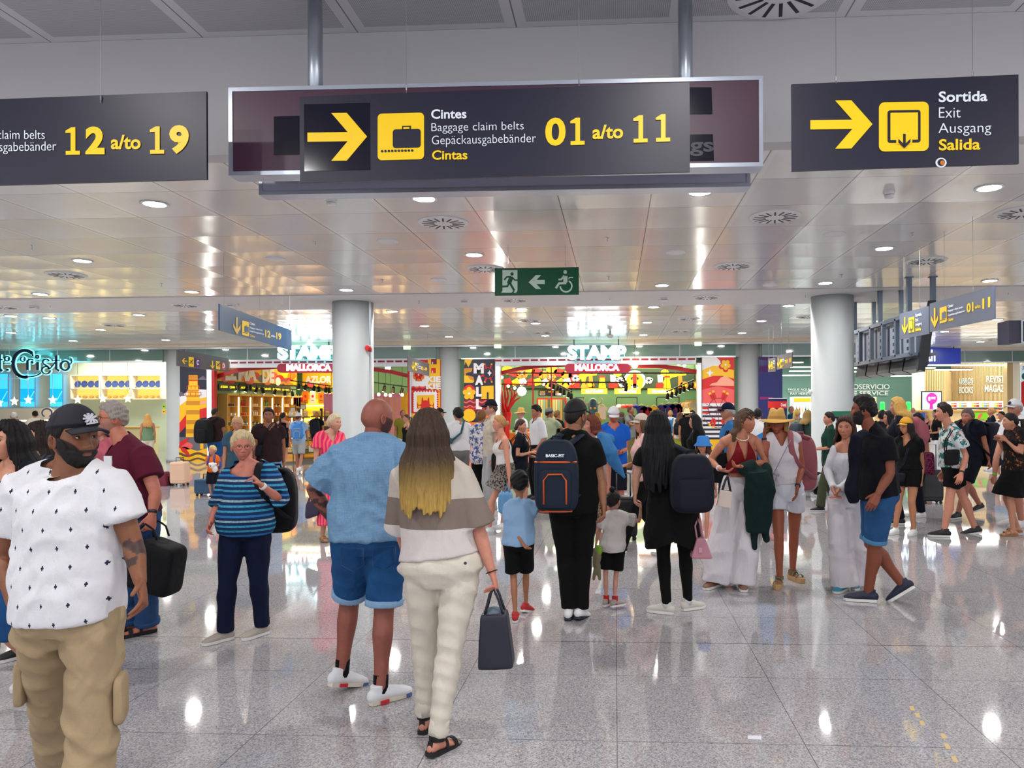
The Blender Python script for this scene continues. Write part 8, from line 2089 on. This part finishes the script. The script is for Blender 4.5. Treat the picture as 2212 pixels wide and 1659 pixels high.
# ---- 15 yellow cap woman
m_mus=mat('mustard_cloth',(206,150,36),rough=.8)
r15,J15=person('person','woman in mustard yellow cap, black top and black shorts',1960,10.0,1.60,-28,-38,fem=True,skin=(190,130,96),hair=('long',(26,20,22),{'len':.20}),hat=dict(kind='cap',mat=m_mus),build=1.06,
 joints=dict(head=(1957,922),hip=(1962,1030),neck=(1963,948),wL=(1990,1038,-.1),eL=(1992,1008,0),fR=(1934,1154),fL=(1974,1156)),walk=.0,top=dict(kind='vneck',mat=f_black,hem=.55,sleeve=.18),bottom=dict(kind='shorts',mat=f_black,len=.25,gap=.02,w=.10),shoes=W_SNK,lod=0)
px_bag('handbag','black half-moon bag with chain on the woman in the yellow cap','bag',9.75,[(1932,1022),(1956,1022),(1952,1040),(1936,1041)],.07,f_nbag,handle=[(1934,1024),(1952,1000),(1962,968)],e=.5,hr=.005)
# ---- 16 man in tropical shirt
f_trop=fb('tropical_print',(206,214,216),'floral',(34,110,108),scale=1.0,col3=(220,160,158))
r16,J16=person('person','man in green and white tropical shirt and black shorts walking left',2055,9.9,1.80,-72,-78,skin=(206,140,116),hair=('short',(36,28,28),{'th':.012}),build=1.12,
 joints=dict(head=(2038,892),hip=(2058,1038),neck=(2054,928),eL=(2086,986,-.2),wL=(2076,1024,-.3),fL=(2040,1160),aR=(2106,1140,.1)),top=dict(kind='shirt',mat=f_trop,gap=.02,hem=.50,boxy=.9,collar=True,sleeve=.32,sflare=.03),
 bottom=dict(kind='shorts',mat=f_black,len=.34,gap=.03,w=.10),shoes=B_SNK,extras=(watch('L',m_black),),lod=0,foot_hd=(-80,-85),footlift=(0,.2))
px_bag('crossbody_bag','black crossbody bag on the man in the tropical shirt','bag',9.6,[(2040,972),(2072,970),(2070,1004),(2042,1006)],.08,f_bag,handle=[(2042,974),(2044,950),(2056,930)],e=.35)
# ---- 17 big backpack man, 18, 19 at right
r17,J17=person('person','grey-haired man in dark polo carrying a big dark backpack',2092,11.6,1.80,-38,-30,skin=(176,112,92),hair=('short',(88,80,78)),build=1.12,walk=.7,top=dict(kind='shirt',mat=f_navy,collar=True),bottom=dict(kind='shorts',mat=f_navy,len=.42,gap=.03,w=.1),shoes=B_SNK,joints=dict(head=(2090,902)))
backpack('very large dark blue backpack with white emblem, right side',J17,f_nbag,(.40,.70,.30),side=.12,up=-.02)
person('person','man in white tee, white cap and lime wristband at the right edge',2196,10.6,1.86,-55,-40,skin=(196,134,108),hair=('short',GRY),hat=dict(kind='cap',mat=f_white,logo=m_nsh),top=dict(kind='tee',mat=f_white,boxy=.9),bottom=dict(kind='shorts',mat=f_ddenim,len=.45,gap=.03,w=.1),shoes=W_SNK,joints=dict(head=(2192,884),wR=(2148,1030,-.1),eR=(2152,990,0)),beard=((150,110,90),.4),build=1.1,
 extras=(watch('R',mat('lime_band',(110,220,40))),))
r19,J19=person('person','dark-haired woman in black and brown flowered top at the right edge',2192,9.9,1.70,-62,-75,fem=True,skin=(198,140,114),hair=('ponytail',(26,20,22),{'len':.2}),top=dict(kind='tee',mat=fb('dark_flower_print',(22,18,20),'floral',(34,26,26),scale=1.4,col3=(150,90,40)),hem=.48,boxy=.6),bottom=dict(kind='skirt',mat=f_black,hem=.30,w=.23),
 shoes=dict(kind='sandal',mat=mat('tan_strap',(160,116,76)),sole=mat('tan_sole',(150,108,70))),joints=dict(head=(2182,912)),arms=('strap','strap'),walk=.15)
# ---- mid-ground, left of centre
f_pinks=fb('pink_striped_cloth',(236,44,110),'vstripes',(244,120,110),scale=.045)
person('person','woman with cropped blond hair in bright pink striped dress beside the near column',712,9.7,1.68,25,48,fem=True,skin=(212,156,132),hair=('short',(206,186,152),{'th':.012}),top=dict(kind='vneck',mat=f_pinks,hem=.55,sleeve=.25,sflare=.03),bottom=dict(kind='dress',name='dress',mat=f_pinks,hem=.13,w=.21),shoes=dict(kind='sandal',mat=mat('gold_strap',(186,146,70)),sole=mat('tan_sole',(150,108,70))),
 joints=dict(head=(723,915),wL=(738,975,-.2)),walk=.1,lod=0)
px_bag('handbag','dark purple handbag carried low by the woman in the pink dress','bag',9.5,[(662,1085),(684,1078),(692,1112),(660,1122)],.09,mat('plum_bag',(44,34,62),rough=.5),e=.4,handle=[(664,1090),(676,1060),(690,1084)])
r20,J20=person('person','dark-haired man in dark brown polo and jeans in front of the bright shelves',580,11.8,1.76,8,-6,skin=TN,hair=('short',BLK),build=1.1,top=dict(kind='shirt',mat=f_brown,collar=True,boxy=.8),bottom=dict(kind='trousers',mat=f_ldenim,w=.085),shoes=B_SNK,walk=.25)
px_bag('shoulder_bag','dark blue shoulder bag at the hip of the man in brown polo','bag',11.6,[(555,962),(566,960),(564,985),(552,985)],.1,f_nbag,handle=[(560,964),(572,935),(590,912)],e=.4)
person('person','blond person with glasses behind the woman in blue stripes',513,11.5,1.62,-8,-20,fem=True,skin=LT,hair=('short',(206,168,118)),glasses=m_metal,top=dict(kind='tee',mat=fb('teal_cloth',(60,92,112))),bottom=dict(kind='trousers',mat=f_grey),shoes=B_SNK)
r22,J22=person('person','man in dark tee and blue shorts with his back half turned, by the lit doorway',464,19.2,1.80,150,130,skin=TN,hair=('buzz',DBR),top=dict(kind='tee',mat=f_brown,boxy=.9),bottom=dict(kind='shorts',mat=f_denim,len=.45,w=.1,gap=.03),shoes=B_SNK,arms=('phone','phone'))
backpack('bulky black backpack on the man by the lit doorway',J22,f_bag,(.42,.62,.32),side=.12)
# toddler
r23,J23=person('person','blond toddler in orange top clutching a white plush toy, beside a ride-on case',459,14.6,.98,-20,-50,skin=LT,hair=('short',(214,180,122)),child=True,top=dict(kind='tee',mat=fb('orange_cloth',(232,110,40)),hem=.50),bottom=dict(kind='shorts',mat=f_navy,len=.5,w=.11),shoes=dict(kind='sandal',mat=f_navy,sole=m_black),arms=('front','front'),lod=1,walk=.12)
backpack('small blue backpack on the toddler',J23,mat('blue_nylon',(38,66,160),rough=.6),(.22,.26,.12),trim=None)
t=empty('plush_toy',P(459,1010,14.35),'white plush dog held by the toddler','toy');mb=MB();q=P(459,1010,14.35);m_pw=mat('plush_white',(226,224,222),rough=.95)
mb.sphere(q+np.array((0,0,.04)),.06,m_pw);mb.sphere(q+np.array((.05,0,-.03)),.05,m_pw,12,(1,.8,1.3));mb.sphere(q+np.array((-.05,0,.07)),.025,m_pw);mb.sphere(q+np.array((.06,0,.07)),.025,m_pw);mb.build('toy_body',t,True);mb=MB();mb.sphere(q+np.array((-.01,-.055,.035)),.014,m_black);mb.build('nose',t,True)
def suitcase(label,c,sx,sy,sz,m,group=None,rot=0,handle=True,hh=.1):
 t=empty('suitcase',c,label,'suitcase',group);ca,sa=math.cos(rot),math.sin(rot);X=np.array((ca,sa,0));Y=np.array((-sa,ca,0));Z=np.array((0,0,1));c=np.array(c,dtype=float)
 v,f=superbox(c+Z*(sz/2+.05),(sx/2,sy/2,sz/2),(X,Y,Z),.2,4);a=(v-c)@Z;v=v+np.outer(np.sign((v-c)@Y)*.004*(np.sin(a*2*math.pi/.06)>0),Y)
 obj('shell',v,np.array(f),m,t,None,True)
 for i in(-1,1):
  for j in(-1,1):mb=MB();mb.lathe(c+X*i*sx*.38+Y*(j*sy*.36-.01)+Z*.028,[(.02,0),(.028,.005),(.028,.017),(.02,.022)],m_black,12,axis=Y);mb.build('wheel',t,True)
 if handle:
  mb=MB();p0=c+Z*(sz+.04);mb.tube([p0-X*.09,p0-X*.09+Z*hh,p0+X*.09+Z*hh,p0+X*.09],.010,m_dark,8);mb.build('handle',t,True)
 return t
def fp(px,D):q=P(px,885,D);q[2]=0;return q
suitcase('blue ride-on children suitcase behind the toddler',fp(448,14.9),.46,.22,.30,mat('blue_shell',(40,76,108),rough=.4))
suitcase('cream pink hard shell cabin suitcase near the left column',fp(388,17.0),.36,.24,.50,mat('cream_shell',(226,186,160),rough=.4))
px_bag('holdall','dark red soft holdall beside the cream suitcase','bag',17.0,[(344,1022),(362,1016),(368,1056),(342,1058)],.28,mat('wine_nylon',(112,20,48),rough=.6),e=.4)
px_bag('holdall','black bag squeezed between the red holdall and cream suitcase','bag',17.1,[(360,1026),(372,1026),(372,1057),(360,1058)],.28,f_bag,e=.4)
# shoppers inside / before the left shop
r24,J24=person('person','woman in sleeveless black dress entering the left souvenir shop',611,21.5,1.68,165,150,fem=True,skin=LT,hair=('ponytail',DBR),top=dict(kind='tank',mat=f_black,sleeve=0,hem=.52),bottom=dict(kind='dress',name='dress',mat=f_black,hem=.38,w=.20),shoes=W_SNK,walk=.5)
r25,J25=person('person','boy in white cap and pale blue shirt with a blue and yellow backpack',645,20.6,1.66,170,140,skin=MD,hair=('short',BRN),hat=dict(kind='cap',mat=f_white),top=dict(kind='tee',mat=f_sky,boxy=.8),bottom=dict(kind='shorts',mat=f_lgrey,len=.42,w=.1),shoes=W_SNK,walk=.65)
backpack('blue and yellow drawstring backpack on the boy in white cap',J25,mat('blue_sky_nylon',(50,130,210),rough=.6),(.30,.42,.14),trim=mat('yellow_trim',(220,180,50)))
r26,J26=person('person','person in yellow light with a navy backpack, deep in the left shop',684,25.6,1.66,165,skin=MD,hair=('short',(180,120,50)),top=dict(kind='tee',mat=f_navy),bottom=dict(kind='shorts',mat=f_navy,len=.45,w=.1),shoes=B_SNK)
backpack('navy backpack deep in the left shop',J26,f_nbag,(.32,.50,.2))
# far left shop
person('person','girl with fair ponytail at the pastry shop counter',319,22.5,1.62,180,fem=True,skin=MD,hair=('long',(186,140,80),{'len':.2}),top=dict(kind='tank',mat=fb('sage_cloth',(110,140,110)),sleeve=0),bottom=dict(kind='trousers',mat=f_cream),shoes=W_SNK)
person('person','short dark-haired shop worker behind the pastry counter',76,25.3,1.74,190,skin=MD,hair=('short',BLK),top=dict(kind='tee',mat=f_cream),bottom=dict(kind='trousers',mat=f_black),shoes=B_SNK)
person('person','grey-haired customer before the pastry counter by the left edge',30,21.0,1.70,190,skin=MD,hair=('short',GRY),top=dict(kind='shirt',mat=fb('tan_cloth',(176,150,110)),collar=True),bottom=dict(kind='trousers',mat=f_grey),shoes=B_SNK)
person('person','person in dusty pink shirt between the capped man and burgundy polo man',222,9.2,1.62,-40,fem=True,skin=(206,140,120),hair=('bob',DBR),top=dict(kind='tee',mat=fb('dusty_pink',(196,100,116))),bottom=dict(kind='trousers',mat=f_grey),shoes=W_SNK)
# behind the couple
person('person','man in olive shirt near the red flower mural',870,21.5,1.72,20,skin=TN,hair=('balding',DBR),top=dict(kind='shirt',mat=fb('olive_cloth',(110,104,30)),collar=True),bottom=dict(kind='trousers',mat=f_lgrey),shoes=B_SNK,arms=('front','down'))
person('person','woman with tied brown hair beside the man in olive shirt',879,20.0,1.60,-70,fem=True,skin=LT,hair=('ponytail',BRN),top=dict(kind='tank',mat=f_black,sleeve=0),bottom=dict(kind='trousers',mat=f_lgrey),shoes=W_SNK)
person('person','man in black cap just right of the blond hair, by the grey column',949,17.5,1.74,90,skin=MD,hair=('short',BLK),hat=dict(kind='cap',mat=f_black),top=dict(kind='tee',mat=f_navy),bottom=dict(kind='trousers',mat=f_black),shoes=B_SNK)
r30,J30=person('person','curly dark-haired man in white shirt and grey shorts from behind',990,13.2,1.74,195,200,skin=MD,hair=('curly',BLK),top=dict(kind='tee',mat=f_white,hem=.56,boxy=.7,sleeve=.4),bottom=dict(kind='shorts',mat=f_grey,len=.5,w=.1,gap=.03,belt=m_black),shoes=B_SNK,lod=1,arms=('front','front'),build=1.1)
tl=P(1002,912,13.05);px_bag('sling_bag','teal sling strap across the back of the man in white shirt','bag',13.0,[(970,945),(980,948),(976,960),(968,957)],.08,mat('teal_strap',(22,80,96)),handle=[(978,950),(996,935),(1002,910)],e=.4,hr=.016)
f_flor=fb('blue_flower_print',(206,204,208),'floral',(70,90,150),scale=1.6,col3=(150,130,90))
r31,J31=person('person','woman with clipped up hair in flowered blouse and black trousers from behind',1040,12.6,1.70,170,150,fem=True,skin=MD,hair=('bun',(110,74,44),{'at':(0,-.08,.08),'th':.02}),top=dict(kind='shirt',mat=f_flor,hem=.46,boxy=.9,sleeve=.45),bottom=dict(kind='wide',mat=f_black,w=.11),shoes=B_SNK,build=1.15,lod=1,arms=('front','down'))
r32,J32=person('person','tall man in dark cap and glasses looking left behind the leopard skirt woman',1062,12.0,1.86,-75,-88,skin=(200,150,130),hair=('short',BRN),hat=dict(kind='cap',mat=f_navy),glasses=m_metal,top=dict(kind='tee',mat=fb('stone_cloth',(196,186,170))),bottom=dict(kind='trousers',mat=f_lgrey),shoes=W_SNK,lod=1)
f_leo=fb('leopard_print',(130,122,116),'leopard',(30,28,30),scale=.8)
r33,J33=person('person','young woman with blond bun in white tank top and leopard print skirt walking left',1088,10.3,1.70,-72,-86,fem=True,skin=(216,150,124),hair=('bun',(176,134,84),{'at':(0,-.115,.005)}),top=dict(kind='tank',mat=fb('ribbed_white',(226,224,222)),hem=.57,sleeve=0,boxy=.2,gap=.01),bottom=dict(kind='skirt',mat=f_leo,hem=.355,w=.22,waist=.60),shoes=W_SNK,build=.95,lod=0,
 joints=dict(head=(1078,915),neck=(1084,945),hip=(1092,1022),eL=(1098,1010,-.2),wL=(1101,1042,-.22),kL=(1062,1085,-.1),aL=(1057,1142,-.12),kR=(1095,1085,.1),aR=(1085,1132,.1)))
px_bag('duffel_bag','light denim duffel bag hanging from the hand of the leopard skirt woman','bag',10.0,[(1076,1062),(1108,1062),(1106,1108),(1076,1110)],.2,f_ldenim,handle=[(1090,1064),(1096,1045),(1102,1064)],e=.45)
r34,J34=person('person','small woman with low dark bun and navy top, profile to the right',1124,11.4,1.56,80,75,fem=True,skin=LT,hair=('bun',(60,44,38),{'at':(0,-.10,-.03)}),top=dict(kind='tee',mat=f_navy,hem=.50),bottom=dict(kind='shorts',mat=f_navy,len=.2,w=.1),shoes=W_SNK,lod=1,arms=('front','down'),joints=dict(wR=(1148,977,-.1)))
backpack('large black backpack on the small woman with low bun',J34,f_bag,(.36,.56,.28),up=-.05)
r35,J35=person('person','dark-haired man in white shirt and black trousers looking down, hand in pocket',1160,14.2,1.80,-65,-70,skin=MD,hair=('short',BLK),top=dict(kind='shirt',mat=f_white,hem=.57,collar=True,sleeve=.5,boxy=.7),bottom=dict(kind='trousers',mat=f_black,w=.08),shoes=dict(kind='shoe',mat=m_bsh,sole=m_black),pitch=-15,arms=('pocket','down'),lod=1)
person('person','man in straw hat and white shirt behind the dark-haired man',1126,18.5,1.74,-60,skin=(206,150,130),hair=('short',GRY),hat=dict(kind='straw',mat=m_straw),top=dict(kind='shirt',mat=f_white,collar=True),bottom=dict(kind='trousers',mat=f_cream),shoes=B_SNK,lod=2)
person('person','man in green tee and grey cap by the hanging towels',1186,17.2,1.74,150,120,skin=TN,hair=('short',DBR),hat=dict(kind='cap',mat=f_grey),top=dict(kind='tee',mat=fb('pale_green_cloth',(150,160,128))),bottom=dict(kind='trousers',mat=fb('bottle_cloth',(40,60,56))),shoes=B_SNK,arms=('down','reach'))
r38,J38=person('person','person in black with a black backpack right of the green tee man',1203,19.0,1.68,130,skin=MD,hair=('short',(110,80,40)),top=dict(kind='tee',mat=f_black),bottom=dict(kind='trousers',mat=f_black),shoes=B_SNK)
backpack('black drawstring bag beside the hanging towels',J38,f_bag,(.32,.48,.2),side=-.05)
# ---- centre right
f_djack=fb('denim_jacket',(40,96,150),'denim',(70,130,180))
r39,J39=person('person','woman with short auburn hair, white top and blue jacket on her shoulder',1288,8.6,1.66,-62,-60,fem=True,skin=(204,138,118),hair=('bob',(96,44,32),{'len':.05}),top=dict(kind='tee',mat=f_white,hem=.52),bottom=dict(kind='skirt',mat=fb('brown_leopard',(140,116,92),'leopard',(44,30,26),scale=.9),hem=.28,w=.22),shoes=B_SNK,joints=dict(head=(1277,920)),lod=0,walk=.3)
v,f=remesh([loft([P(1306,950,8.4),P(1318,980,8.35),P(1334,1008,8.35),P(1348,1030,8.35)],[(.08,.05),(.09,.05),(.06,.04),(.02,.02)],16,(1,0,0)),loft([P(1298,942,8.42),P(1318,950,8.5)],[(.05,.06),(.06,.07)])],.012,3)
tag(obj('jacket',folds(v,f,.009,16,4),f,f_djack,None,None,True),'blue denim jacket hanging from the shoulder of the auburn-haired woman','jacket')
suitcase('black cabin suitcase beside the auburn-haired woman',fp(1346,9.7),.36,.24,.52,mat('black_shell',(20,20,24),rough=.4),hh=.3)
r40,J40=person('person','man in white cap and bright blue polo looking down',1325,10.8,1.74,10,5,skin=(190,110,88),hair=('short',GRY),hat=dict(kind='cap',mat=f_white),top=dict(kind='shirt',mat=fb('royal_blue_cloth',(24,92,196)),collar=True,boxy=.8),bottom=dict(kind='shorts',mat=f_navy,len=.45,w=.1),shoes=W_SNK,pitch=-22,arms=('front','front'),build=1.1,lod=1)
person('person','person in pale pink tee reaching forward, half hidden behind the long black hair',1388,8.9,1.66,-75,-60,fem=True,skin=LT,hair=('long',BRN),hat=dict(kind='cap',mat=fb('beige_cap',(190,176,160))),top=dict(kind='tee',mat=fb('pale_pink',(224,180,176))),bottom=dict(kind='trousers',mat=f_black),shoes=B_SNK,arms=('down','front'),walk=.6,lod=1)
r42,J42=person('person','small girl in blue bucket hat and white tee',1519,9.4,1.33,-15,-20,fem=True,child=True,skin=LT,hair=('bob',BRN),hat=dict(kind='bucket',mat=fb('blue_bucket',(58,124,196))),top=dict(kind='tee',mat=f_white),bottom=dict(kind='shorts',mat=fb('pale_blue_shorts',(150,170,220)),len=.25,w=.1),shoes=W_SNK,walk=.4,lod=0)
person('person','woman with long straight black hair looking left behind the bucket hat girl',1502,11.6,1.62,-85,fem=True,skin=LT,hair=('long',BLK,{'len':.4}),top=dict(kind='tee',mat=f_black),bottom=dict(kind='trousers',mat=f_black),shoes=B_SNK,lod=1)
person('person','man in navy cap and blue shirt behind the red halter woman',1574,10.6,1.78,-80,skin=MD,hair=('short',GRY),hat=dict(kind='cap',mat=f_ddenim),top=dict(kind='shirt',mat=fb('mid_blue_cloth',(48,110,170)),collar=True),bottom=dict(kind='trousers',mat=f_navy),shoes=dict(kind='sneaker',mat=m_nsh,sole=m_sole),lod=1)
person('person','dark-haired man in white shirt behind the straw hat woman',1637,14.5,1.72,185,skin=TN,hair=('balding',BLK),top=dict(kind='shirt',mat=f_white,collar=True),bottom=dict(kind='trousers',mat=f_navy),shoes=B_SNK,lod=1)
person('person','person with blue sleeve behind the red halter woman, mostly hidden',1664,9.6,1.60,170,skin=MD,hair=('short',DBR),top=dict(kind='shirt',mat=fb('azure_cloth',(36,120,190)),collar=True),bottom=dict(kind='trousers',mat=f_black),shoes=B_SNK,lod=1)
# ---- right, around the near column
f_bott=fb('forest_green_cloth',(24,60,50));f_olv=fb('olive_trouser',(72,78,58))
person('person','dark-haired woman in forest green shirt in front of the right near column',1792,12.3,1.66,-80,fem=True,skin=LT,hair=('ponytail',(36,22,24),{'len':.16}),top=dict(kind='shirt',mat=f_bott,hem=.44,sleeve=.5,boxy=.8),bottom=dict(kind='trousers',mat=f_olv,w=.075),shoes=B_SNK,arms=('front','front'),lod=1,walk=.35)
r49,J49=person('person','person in white tee sitting on the floor at the foot of the right near column',1748,14.3,1.70,60,90,skin=MD,hair=('short',BRN),top=dict(kind='tee',mat=f_white),bottom=dict(kind='shorts',mat=f_lgrey,len=.5),shoes=W_SNK,sit=True,arms=('front','front'),lod=1)
px_bag('backpack','black bag on the floor behind the sitting person','backpack',14.2,[(1762,1018),(1776,1022),(1778,1068),(1758,1070)],.25,f_bag,e=.4)
r50,J50=person('person','woman with blond hair up, pale top and green backpack left of the near column',1722,19.0,1.70,175,150,fem=True,skin=LT,hair=('ponytail',(216,176,96),{'len':.25}),top=dict(kind='tank',mat=f_cream,sleeve=0),bottom=dict(kind='trousers',mat=f_lgrey),shoes=W_SNK)
backpack('sage green backpack left of the right near column',J50,mat('sage_nylon',(96,118,100),rough=.7),(.28,.42,.16))
r51,J51=person('person','light brown-haired person in green jacket with dark backpack left of the near column',1744,16.5,1.66,130,fem=True,skin=LT,hair=('bob',(150,120,70)),top=dict(kind='tee',mat=fb('green_jacket',(56,78,70)),sleeve=.9),bottom=dict(kind='trousers',mat=f_black),shoes=B_SNK)
backpack('dark teal backpack left of the right near column',J51,mat('teal_nylon',(24,44,56),rough=.7),(.34,.5,.22),side=.1)
person('person','bald customer in blue tee near the shop fridges',1710,24.5,1.80,-70,skin=LT,hair=('bald',BRN),top=dict(kind='tee',mat=fb('cyan_cloth',(30,110,160))),bottom=dict(kind='trousers',mat=f_navy),shoes=B_SNK)
# ---- right shop crowd
person('person','blond woman with long hair in profile, towering behind the yellow cap',1940,10.9,1.86,-80,fem=True,skin=LT,hair=('long',(184,144,76),{'len':.10,'r':.03}),top=dict(kind='tee',mat=f_navy),bottom=dict(kind='trousers',mat=f_navy),shoes=B_SNK,lod=1)
r55,J55=person('person','dark-haired woman behind the yellow cap, with dusty pink scarf',1922,11.8,1.66,-70,fem=True,skin=MD,hair=('long',BLK,{'len':.22}),top=dict(kind='tee',mat=f_black),bottom=dict(kind='trousers',mat=f_black),shoes=B_SNK,lod=1)
v,f=remesh([loft([P(1978,910,11),P(1990,925,11),P(1994,945,11),P(1992,962,11)],[(.08,.06),(.11,.07),(.10,.07),(.05,.04)])],.014,2);tag(obj('scarf',folds(v,f,.012,20,2),f,fb('rose_scarf',(170,96,110)),None,None,True),'dusty pink scarf hanging right of the yellow cap','scarf')
person('person','man in dark clothes hidden behind the yellow cap woman',1984,11.6,1.62,-60,skin=MD,hair=('short',BLK),top=dict(kind='tee',mat=f_navy),bottom=dict(kind='trousers',mat=f_navy),shoes=W_SNK,lod=1)
person('person','dark-haired person between the denim shorts man and yellow cap',1906,14.5,1.66,180,skin=MD,hair=('short',BLK),top=dict(kind='tee',mat=f_navy),bottom=dict(kind='trousers',mat=f_black),shoes=B_SNK)
px_bag('suitcase_cover','maroon patterned rucksack behind the yellow cap woman','bag',11.0,[(1998,972),(2014,980),(2016,1022),(1998,1030)],.2,fb('maroon_print',(60,20,44),'leopard',(150,50,90),scale=1),e=.5)
suitcase('black suitcase with pulled-out handle left of the tropical shirt',fp(2010,13.2),.36,.24,.56,mat('black_shell',(20,20,24)),hh=.45)
person('person','bald man in pale blue tee at the bookshop counter',1972,27.0,1.74,150,skin=LT,hair=('bald',BRN),top=dict(kind='tee',mat=fb('ice_blue_cloth',(180,210,226))),bottom=dict(kind='trousers',mat=f_navy),shoes=B_SNK)
person('person','blond woman in black and cream dress at the bookshop entrance',2006,21.5,1.64,-60,fem=True,skin=LT,hair=('long',(206,170,96),{'len':.25}),top=dict(kind='tank',mat=f_black,sleeve=0),bottom=dict(kind='skirt',mat=f_cream,hem=.2,w=.2),shoes=W_SNK,arms=('front','front'))
person('person','person in white trousers and red patterned bag at the bookshop entrance',2024,19.5,1.66,-70,fem=True,skin=MD,hair=('bob',BLK),top=dict(kind='tee',mat=f_black),bottom=dict(kind='wide',mat=f_white,w=.1),shoes=W_SNK,arms=('front','front'))
person('person','blond woman in navy tee facing the bookshop counter',2142,20.0,1.72,-75,fem=True,skin=LT,hair=('bun',(186,146,84)),top=dict(kind='tee',mat=f_navy,hem=.48),bottom=dict(kind='skirt',mat=f_navy,hem=.33,w=.2),shoes=W_SNK,arms=('front','front'))
person('person','dark-haired woman in white top in front of the bookshop counter, right',2164,17.8,1.62,-40,fem=True,skin=LT,hair=('bun',BLK),top=dict(kind='tee',mat=f_white),bottom=dict(kind='shorts',mat=f_ldenim,len=.25),shoes=W_SNK,arms=('phone','phone'))
# ---- inside the right souvenir shop
r60,J60=person('person','balding man in grey tee and khaki trousers with dark backpack inside the shop',1362,20.5,1.80,55,80,skin=TN,hair=('balding',BRN),top=dict(kind='tee',mat=fb('mid_grey_tee',(120,124,122))),bottom=dict(kind='trousers',mat=fb('khaki_trouser',(110,100,60))),shoes=B_SNK,arms=('down','reach'))
backpack('dark olive backpack on the balding man inside the shop',J60,mat('olive_nylon',(46,50,36),rough=.7),(.34,.56,.26))
person('person','child in red tee inside the shop behind the balding man',1384,22.5,1.45,-30,skin=LT,hair=('short',BRN),child=True,top=dict(kind='tee',mat=fb('bright_red_tee',(200,30,44))),bottom=dict(kind='shorts',mat=fb('orange_shorts',(200,110,50)),len=.5),shoes=W_SNK)
person('person','person in cream top beside the dark backpack inside the shop',1343,22.5,1.62,170,fem=True,skin=LT,hair=('short',BRN),top=dict(kind='tee',mat=f_cream),bottom=dict(kind='trousers',mat=f_navy),shoes=W_SNK)
r63,J63=person('person','person with denim backpack in front of the football shirts',1448,24.0,1.66,175,skin=LT,hair=('short',(170,130,80)),top=dict(kind='tee',mat=f_white),bottom=dict(kind='trousers',mat=f_navy),shoes=W_SNK)
backpack('denim backpack in front of the football shirts',J63,f_djack,(.28,.42,.16))
r64,J64=person('person','woman in yellow-green skirt with black backpack by the shirt rail',1468,22.5,1.60,170,fem=True,skin=LT,hair=('bob',BRN),top=dict(kind='tee',mat=f_cream),bottom=dict(kind='skirt',mat=fb('lime_skirt',(150,160,60)),hem=.12,w=.2),shoes=B_SNK)
backpack('small black backpack on the woman in yellow-green skirt',J64,f_bag,(.28,.38,.18))
r65,J65=person('person','person in cream hat and black clothes by the shirt rail',1484,21.5,1.70,170,skin=MD,hair=('short',BLK),hat=dict(kind='straw',mat=mat('cream_straw',(226,214,160),rough=.8)),top=dict(kind='tee',mat=f_black),bottom=dict(kind='trousers',mat=f_black),shoes=B_SNK)
person('person','woman in brown trousers at the right jamb of the shop door',1496,22.5,1.66,-60,fem=True,skin=DK,hair=('long',BLK,{'len':.3}),top=dict(kind='tee',mat=fb('rust_cloth',(150,96,70))),bottom=dict(kind='trousers',mat=fb('brown_trouser',(120,76,40))),shoes=B_SNK)
person('person','shopper in red and green top bending inside the shop',1290,26.5,1.60,-90,fem=True,skin=LT,hair=('long',(190,150,60),{'len':.15}),top=dict(kind='tee',mat=fb('olive_top',(150,140,50))),bottom=dict(kind='trousers',mat=f_navy),shoes=B_SNK)
